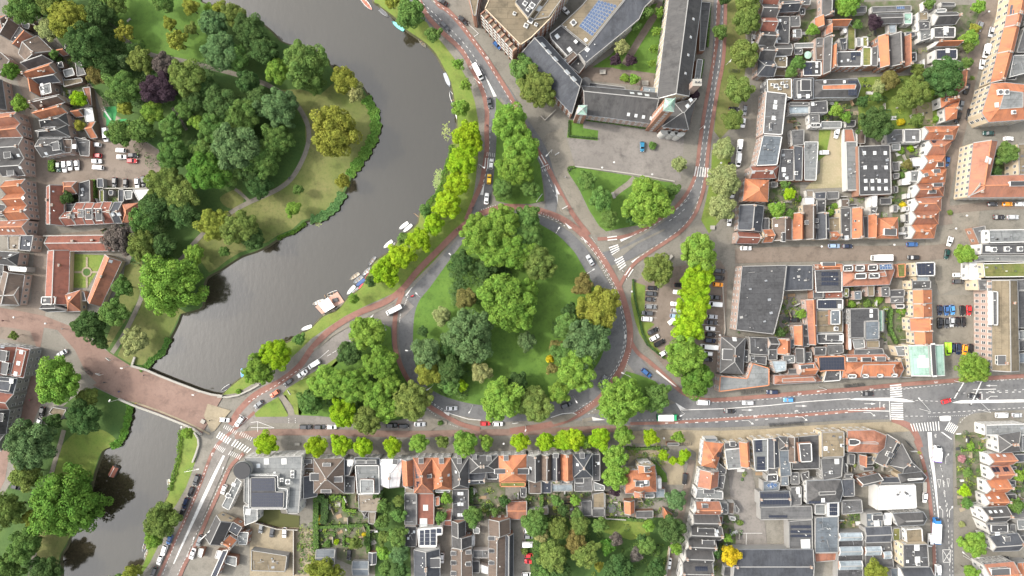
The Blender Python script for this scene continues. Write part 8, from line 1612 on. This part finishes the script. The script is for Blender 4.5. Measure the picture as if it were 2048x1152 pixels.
# ================================================================ STREET FURNITURE
def lamp(t,hx,hy,bx,by,label,h=8):
 b_=W(*P(t,bx,by));hd=W(*P(t,hx,hy),h);o=thing('street_lamp',label,'street lamp',b_,0,'street lamps');d=hd-b_
 mb=MB();mb.tube([(0,0,0),(0,0,h*.5),(0,0,h-.5)],[.1,.08,.06],7);part('pole',mb.build('pole',MATS['metal_pale']),o);mb=MB();mb.tube([(0,0,h-.5),(d.x*.4,d.y*.4,h),(d.x,d.y,h)],.05,6);part('arm',mb.build('arm',MATS['metal_pale']),o)
 mb=MB();a=math.atan2(d.y,d.x);mb.box((d.x,d.y,h),(.95,.42,.18),0,a);mb.box((d.x,d.y,h-.12),(.7,.3,.08),1,a);part('lamp_head',mb.build('lamp_head',[MATS['trim_white'],MATS['lamp_lens']]),o)
for a in[('A2',1785,660,1752,672,'street lamp beside the big white minibus'),('A3',1540,1018,1496,1038,'street lamp left of the side road below the church'),('A3',1745,490,1712,520,'street lamp on the verge right of the nave'),('B3',376,672,346,718,'street lamp at the upper right rim of the roundabout'),('B3',652,1004,585,1040,'street lamp by the silver saloon on the roundabout'),('B3',277,92,312,75,'street lamp at the right carriageway zebra'),('C2',1283,44,1330,70,'street lamp at the left rim of the roundabout'),('C2',1204,500,1252,488,'street lamp on the left ring by the red lane'),('C2',1372,812,1420,772,'street lamp at the lower left rim'),('C2',1706,994,1735,935,'street lamp below the roundabout right of the silver saloon'),('C3',517,912,487,862,'street lamp at the shaded bottom of the roundabout'),('C3',884,680,926,695,'street lamp on the grass island tip'),('C3',1351,1022,1344,978,'street lamp at the start of the main road'),('C3',108,1140,108,1100,'street lamp below the conical tree'),('C1',972,642,1050,622,'street lamp at the upper left of the bridge'),('C1',1543,856,1612,830,'street lamp at the upper right of the bridge'),('C1',876,900,960,888,'street lamp at the lower left of the bridge'),('C1',1450,1112,1525,1100,'street lamp at the lower right of the bridge'),('D1',1582,298,1545,280,'street lamp by the curved quay wall'),('D1',1785,288,1838,300,'street lamp beside the round black tower'),('D1',1550,850,1610,868,'street lamp by the grey estate on the lower road'),('D1',1105,1145,1215,1080,'street lamp over the moored boats at the bottom'),('B2',1550,880,1582,905,'street lamp at the left of the roundabout top'),('B2',1822,188,1788,188,'street lamp left of the zebra by the median'),('C4',1210,885,1212,965,'street lamp in the middle of the right junction'),('C4',1675,890,1678,970,'street lamp right of the traffic gantry'),('C4',402,826,402,790,'street lamp above the main road'),('D4',1562,965,1562,990,'street lamp on the right-hand street by the corner tree'),('C2',395,690,410,712,'street lamp beside the car queue')]:lamp(*a)
def post(name,label,cat,t,x,y,builder,h):
 p=W(*P(t,x,y),h);o=thing(name,label,cat,(p.x,p.y,0));builder(o);return o
for t,x,y,lab in[('B3',818,145,'round lantern in the middle of the forecourt'),('B3',722,188,'round lantern at the left of the triangle lawn edge'),('B3',1123,242,'round lantern at the right of the triangle lawn edge'),('C1',360,284,'round white lantern in the red brick street'),('C1',107,235,'round lantern at the left of the red brick street'),('C3',960,28,'round lantern by the car park hedge'),('B4',1014,806,'round lantern in the brown side street'),('B4',433,820,'round lantern left in the brown side street'),('B4',1595,572,'round lantern by the brown tiled block'),('B4',1508,676,'round lantern on the crossroads'),('D3',1217,52,'round lantern by the tree row near the villa'),('D2',1982,95,'round lantern in the gap of the tree row'),('A4',1772,90,'round lantern in the far right street'),('A4',1526,1000,'round lantern at the far right corner'),('C3',1665,378,'round lantern at the car park exit'),('B3',1675,150,'big round lantern between the pale trees')]:
 def f(o):
  mb=MB();mb.tube([(0,0,0),(0,0,4)],.06,7);part('pole',mb.build('pole',MATS['metal_dark']),o);mb=MB();mb.tube([(0,0,4),(0,0,4.15),(0,0,4.5),(0,0,4.6)],[.2,.42,.36,.1],10);part('lantern',mb.build('lantern',MATS['trim_white']),o)
 post('lantern_post',lab,'lantern',t,x,y,f,4.5)
def gantry(t,bx,by,hx,hy,label,h=6):
 b_=W(*P(t,bx,by));hd=W(*P(t,hx,hy),h);o=thing('traffic_gantry',label,'traffic light',b_);d=hd-b_;mb=MB();mb.tube([(0,0,0),(0,0,h)],.12,8);part('pole',mb.build('pole',MATS['metal_pale']),o);mb=MB();mb.bar((0,0,h),(d.x,d.y,h),.3,.25);part('arm',mb.build('arm',MATS['metal_pale']),o)
 for u in(.55,.98):mb=MB();mb.box((d.x*u,d.y*u,h-.3),(.5,.4,1.1));part('signal_head',mb.build('signal_head',MATS['metal_dark']),o)
gantry('C4',1487,742,1487,892,'white traffic light gantry by the mint green corner');gantry('C4',1625,735,1622,940,'white traffic light gantry under the feathery tree');gantry('D1',1645,830,1700,770,'white signal arm by the roadside grey gable',5)
def board(t,a,b_,label,h=3):
 A,Bq=W(*P(t,*a),h),W(*P(t,*b_),h);o=thing('road_sign',label,'sign',((A.x+Bq.x)/2,(A.y+Bq.y)/2,0));m_=(A+Bq)/2;d=(Bq-A)
 mb=MB();mb.bar(d*-.5+Vector((0,0,h)),d*.5+Vector((0,0,h)),.22,1.1);part('panel',mb.build('panel',MATS['trim_white']),o)
 for s in(-.35,.35):mb=MB();mb.tube([(d.x*s,d.y*s,0),(d.x*s,d.y*s,h)],.06,6);part('post',mb.build('post',MATS['metal_pale']),o)
for q in[('B3',(195,460),(242,398),'long white sign board on the median lawn'),('B3',(232,188),(290,162),'white sign board over the right carriageway'),('B3',(402,518),(446,494),'white sign board on the narrow island'),('B3',(345,85),(378,66),'small white sign board on the pavement'),('C2',(1020,285),(1038,340),'white sign board in the clump by the lower left road'),('C2',(250,818),(272,855),'white sign board on the small grass triangle'),('C1',(843,560),(872,582),'white sign board where the pale path ends'),('C1',(760,685),(795,700),'white sign board beside the parked bicycles'),('C3',(0,1085),(50,1080),'white sign board below the conical tree')]:board(*q)
def bicycle_mesh():
 mb=MB()
 for x in(-.52,.52):mb.tube([(x+.33*math.cos(a),0,.34+.33*math.sin(a)) for a in[i*math.pi/5 for i in range(11)]],.03,4,0,False)
 for a,b_ in[((-.52,0,.34),(-.15,0,.8)),((-.15,0,.8),(.42,0,.85)),((-.05,0,.3),(.42,0,.85)),((-.52,0,.34),(-.05,0,.3)),((-.05,0,.3),(-.2,0,.95)),((.52,0,.34),(.38,0,1.02)),((.38,-.28,1.02),(.38,.28,1.02))]:mb.tube([a,b_],.03,4)
 mb.box((-.22,0,.97),(.26,.15,.06));return mb.build('frame',MATS['metal_dark'])
BIKE=bicycle_mesh()
def bikes(t,a,b_,n,ang,label,group,z=PZ):
 A,Bq=W(*P(t,*a)),W(*P(t,*b_));A0,B0=A,Bq;rg=random.Random(n)
 for k in range(n):
  p=A.lerp(Bq,k/(n-1));o=thing('parked_bicycle',label.replace('parked bicycle',f'parked bicycle {ordn(k, n)} from the {"left" if abs(B0.x - A0.x) > abs(B0.y - A0.y) else "top"}'),'bicycle',(p.x,p.y,z),R_(-ang)+rg.uniform(-.25,.25),group);o.rotation_euler.x=rg.uniform(-.2,.35);part('frame',BIKE,o)
bikes('C4',(5,1095),(275,1078),26,75,'parked bicycle in the long rack on the pale pavement','bicycles on the pale pavement');bikes('C4',(605,785),(760,768),18,60,'parked bicycle in the rack above the main road','bicycles above the main road');bikes('C3',(1830,840),(2000,822),14,80,'parked bicycle below the pale corner house','bicycles below the pale corner house');bikes('C1',(665,632),(745,690),12,120,'parked bicycle at the left end of the bridge','bicycles at the bridge end');bikes('D4',(1098,70),(1150,130),9,40,'parked bicycle at the curved red corner','bicycles at the curved corner');bikes('A3',(1735,570),(1815,572),8,90,'parked bicycle under the street trees right of the church','bicycles right of the church');bikes('D1',(85,440),(175,430),6,90,'parked bicycle on the square at the left','bicycles on the left square');bikes('D3',(1330,95),(1430,92),8,90,'parked bicycle by the villa gate','bicycles by the villa gate')
def figure(pose):
 """one continuous skinned body standing about 1.75 m, feet at the origin"""
 if pose=='walk':J={'pel':(0,0,.95,.13),'che':(.02,0,1.32,.16),'nek':(.03,0,1.5,.065),'hed':(.06,0,1.66,.115),'kl':(.16,.1,.52,.075),'fl':(.3,.1,.06,.05),'tl':(.42,.1,.03,.04),'kr':(-.04,-.1,.5,.075),'fr':(-.3,-.1,.1,.05),'tr':(-.2,-.1,.02,.04),'sl':(.02,.2,1.42,.07),'el':(-.12,.26,1.15,.05),'hl':(-.05,.27,.9,.04),'sr':(.02,-.2,1.42,.07),'er':(.14,-.26,1.15,.05),'hr':(.3,-.25,.95,.04)}
 else:J={'pel':(-.2,0,1.02,.14),'che':(-.02,0,1.4,.16),'nek':(.06,0,1.57,.065),'hed':(.12,0,1.72,.115),'kl':(.2,.12,.82,.08),'fl':(.02,.13,.42,.05),'tl':(.14,.13,.38,.04),'kr':(.14,-.12,.64,.08),'fr':(-.1,-.13,.22,.05),'tr':(.02,-.13,.18,.04),'sl':(0,.2,1.48,.07),'el':(.2,.27,1.26,.05),'hl':(.38,.25,1.08,.04),'sr':(0,-.2,1.48,.07),'er':(.2,-.27,1.26,.05),'hr':(.38,-.25,1.08,.04)}
 K=list(J);E=[('pel','che'),('che','nek'),('nek','hed'),('pel','kl'),('kl','fl'),('fl','tl'),('pel','kr'),('kr','fr'),('fr','tr'),('che','sl'),('sl','el'),('el','hl'),('che','sr'),('sr','er'),('er','hr')]
 me=bpy.data.meshes.new('body');me.from_pydata([J[k][:3] for k in K],[(K.index(a),K.index(b_)) for a,b_ in E],[]);o=bpy.data.objects.new('body',me);COL.objects.link(o);o.modifiers.new('s','SKIN');o.modifiers.new('d','SUBSURF').levels=1
 for k,v_ in zip(K,me.skin_vertices[0].data):v_.radius=(J[k][3],)*2
 me.skin_vertices[0].data[0].use_root=True
 out=bpy.data.meshes.new_from_object(o.evaluated_get(bpy.context.evaluated_depsgraph_get()));bpy.data.objects.remove(o);out.name='body';out.materials.clear();out.materials.append(MATS['tint']);return out,J['hed']
mb=MB();mb.tube([(0,0,-.06),(0,0,.0),(0,0,.09),(0,0,.13)],[.1,.125,.1,.03],8);HAIR=mb.build('hair',MATS['trim_dark'])
FIG={k:figure(k) for k in('walk','ride')}
def person(t,x,y,ang,pose,col,label,z=PZ):
 p=W(*P(t,x,y));o=thing('person',label,'person',(p.x,p.y,z),R_(-ang));me,h=FIG[pose];part('body',me,o,color=col);part('hair',HAIR,o,(h[0],h[1],h[2]+.02))
 if pose=='ride':b_=thing('bicycle','bicycle ridden by the '+label,'bicycle',(p.x,p.y,z),R_(-ang));part('frame',BIKE,b_)
for q in[('C1',965,825,20,'ride',(.06,.07,.2),'cyclist in dark blue on the bridge'),('C1',1100,918,200,'walk',(.5,.38,.05),'walker in yellow by the lower parapet'),('C1',1165,695,15,'walk',(.04,.04,.05),'walker in black by the upper parapet'),('C1',515,325,20,'ride',(.4,.38,.35),'cyclist in beige on the red brick street'),('C1',40,260,0,'ride',(.12,.05,.05),'cyclist in maroon at the left edge'),('C1',850,752,190,'ride',(.05,.05,.05),'cyclist in black near the parked bicycles'),('C1',1690,1055,0,'walk',(.04,.04,.05),'walker in black at the bridge end'),('C1',255,892,0,'ride',(.3,.08,.1),'cyclist in red by the tall terrace'),('B2',1735,512,100,'ride',(.08,.03,.04),'cyclist in dark red above the roundabout entry'),('B2',1615,685,140,'ride',(.55,.4,.35),'cyclist in pink on the riverside lane'),('B2',1780,572,150,'ride',(.05,.05,.06),'cyclist in black on the red lane'),('B3',425,268,200,'ride',(.35,.34,.33),'cyclist in grey on the pavement'),('A2',1848,1008,90,'ride',(.04,.04,.05),'cyclist in black on the lane by the median'),('B2',275,275,120,'ride',(.06,.06,.07),'cyclist in black on the park walk'),('C2',118,300,10,'walk',(.05,.05,.06),'walker in the tree shade') if False else('D4',1590,8,90,'walk',(.05,.05,.06),'walker in black at the right junction'),('B3',870,92,0,'walk',(.1,.08,.08),'walker crossing the forecourt'),('C4',1660,245,90,'walk',(.05,.05,.07),'walker by the pink block')]:person(*q)
p=W(*P('C2',1250,65));o=thing('scooter','red motor scooter on the left of the roundabout','scooter',(p.x,p.y,PZ),R_(-150));
secs=[[(x,-w,.3),(x,-w,h),(x,w,h),(x,w,.3)] for x,w,h in((-.8,.16,.8),(-.4,.2,.85),(.1,.16,.5),(.4,.22,.75),(.55,.1,1.0))];part('body',loft(secs).build('body',MATS['tint']),o,color=(.45,.02,.03))
for x in(-.6,.65):part('wheel',VEH['hatchback']['wheel'],o,(x,0,.28),None,(.85,.6,.85))
person('C2',1250,65,150,'ride',(.3,.03,.04),'rider in red on the motor scooter',PZ-.05) if False else None
# playground, tables, parasols, trampoline, street bits
p=W(*P('A1',870,915));o=thing('slide','white playground slide with climbing tower on the green mat','slide',(p.x,p.y,.2),R_(-65));mb=MB();mb.bar((-1.2,0,1.9),(2.6,0,.3),.6,.12);part('chute',mb.build('chute',MATS['trim_white']),o)
for x in(-2.2,-1.2):
 for y in(-.5,.5):mb=MB();mb.tube([(x,y,0),(x,y,2.4)],.07,6);part('post',mb.build('post',MATS['metal_pale']),o)
mb=MB();mb.box((-1.7,0,1.85),(1.2,1.2,.1));part('platform',mb.build('platform',MATS['wd']),o)
def disc(name,label,cat,t,x,y,r,h,mat,z=0):
 p=W(*P(t,x,y),h);o=thing(name,label,cat,(p.x,p.y,z));mb=MB();mb.tube([(0,0,h),(0,0,h+.35 if cat=='parasol' else h+.08)],[r,.05 if cat=='parasol' else r],16);part('top',mb.build('top',MATS[mat]),o);mb=MB();mb.tube([(0,0,0),(0,0,h)],.06 if cat=='parasol' else r*.9,12);part('stand',mb.build('stand',MATS['metal_dark']),o)
disc('trampoline','dark round trampoline behind the villa','trampoline','D3',795,610,1.9,.8,'trim_dark');disc('parasol','pale mint parasol on the upper right terrace','parasol','A4',320,440,1.5,2.6,'cg');disc('parasol','pale parasol in the courtyard of the brown block','parasol','B4',1880,115,1.9,2.6,'canvas_white')
for k,(t,x,y,w,l,a,lab) in enumerate([('A3',725,575,1.8,2.4,0,'left stone table in the church court'),('A3',1065,665,2,2.6,0,'right stone table in the church court'),('B3',812,410,1,2.6,70,'stone bench by the triangle path'),('D2',585,600,1.2,2.2,90,'left garden table in the formal garden'),('D2',655,580,1.6,2.0,0,'right garden table in the formal garden'),('D3',690,540,1.2,2.4,90,'garden bench behind the dark slate house'),('C1',1622,1068,1.6,1.6,30,'pale square cabinet at the bridge end'),('B3',1605,668,1.6,1.8,0,'pale kiosk box below the pale trees'),('B3',1265,910,1.2,2.6,-50,'grey advertising column bench near the car park'),('D2',330,97,1,2,0,'pale bench in the tree row gap'),('A1',1030,160,.7,1.8,-40,'white bench on the upper lawn'),('D4',1255,440,1.5,4,90,'pale wall box beside the white flat roof')]):
 p=W(*P(t,x,y),.8);o=thing('bench' if 'bench' in lab else 'table' if 'table' in lab else 'cabinet',lab,'bench' if 'bench' in lab else 'table' if 'table' in lab else 'cabinet',(p.x,p.y,.15),R_(-a));mb=MB();mb.box((0,0,.72),(l,w,.1));part('top',mb.build('top',MATS['stone']),o)
 if 'cabinet' in lab or 'box' in lab:mb=MB();mb.box((0,0,.36),(l*.92,w*.92,.7));part('body',mb.build('body',MATS['zinc']),o)
 else:
  for s in(-.38,.38):mb=MB();mb.box((l*s,0,.34),(.15,w*.8,.66));part('leg',mb.build('leg',MATS['stone']),o)
dups={k:v for k,v in LABELS.items() if len(v)>1};print('DUP',{k:len(v) for k,v in dups.items()})
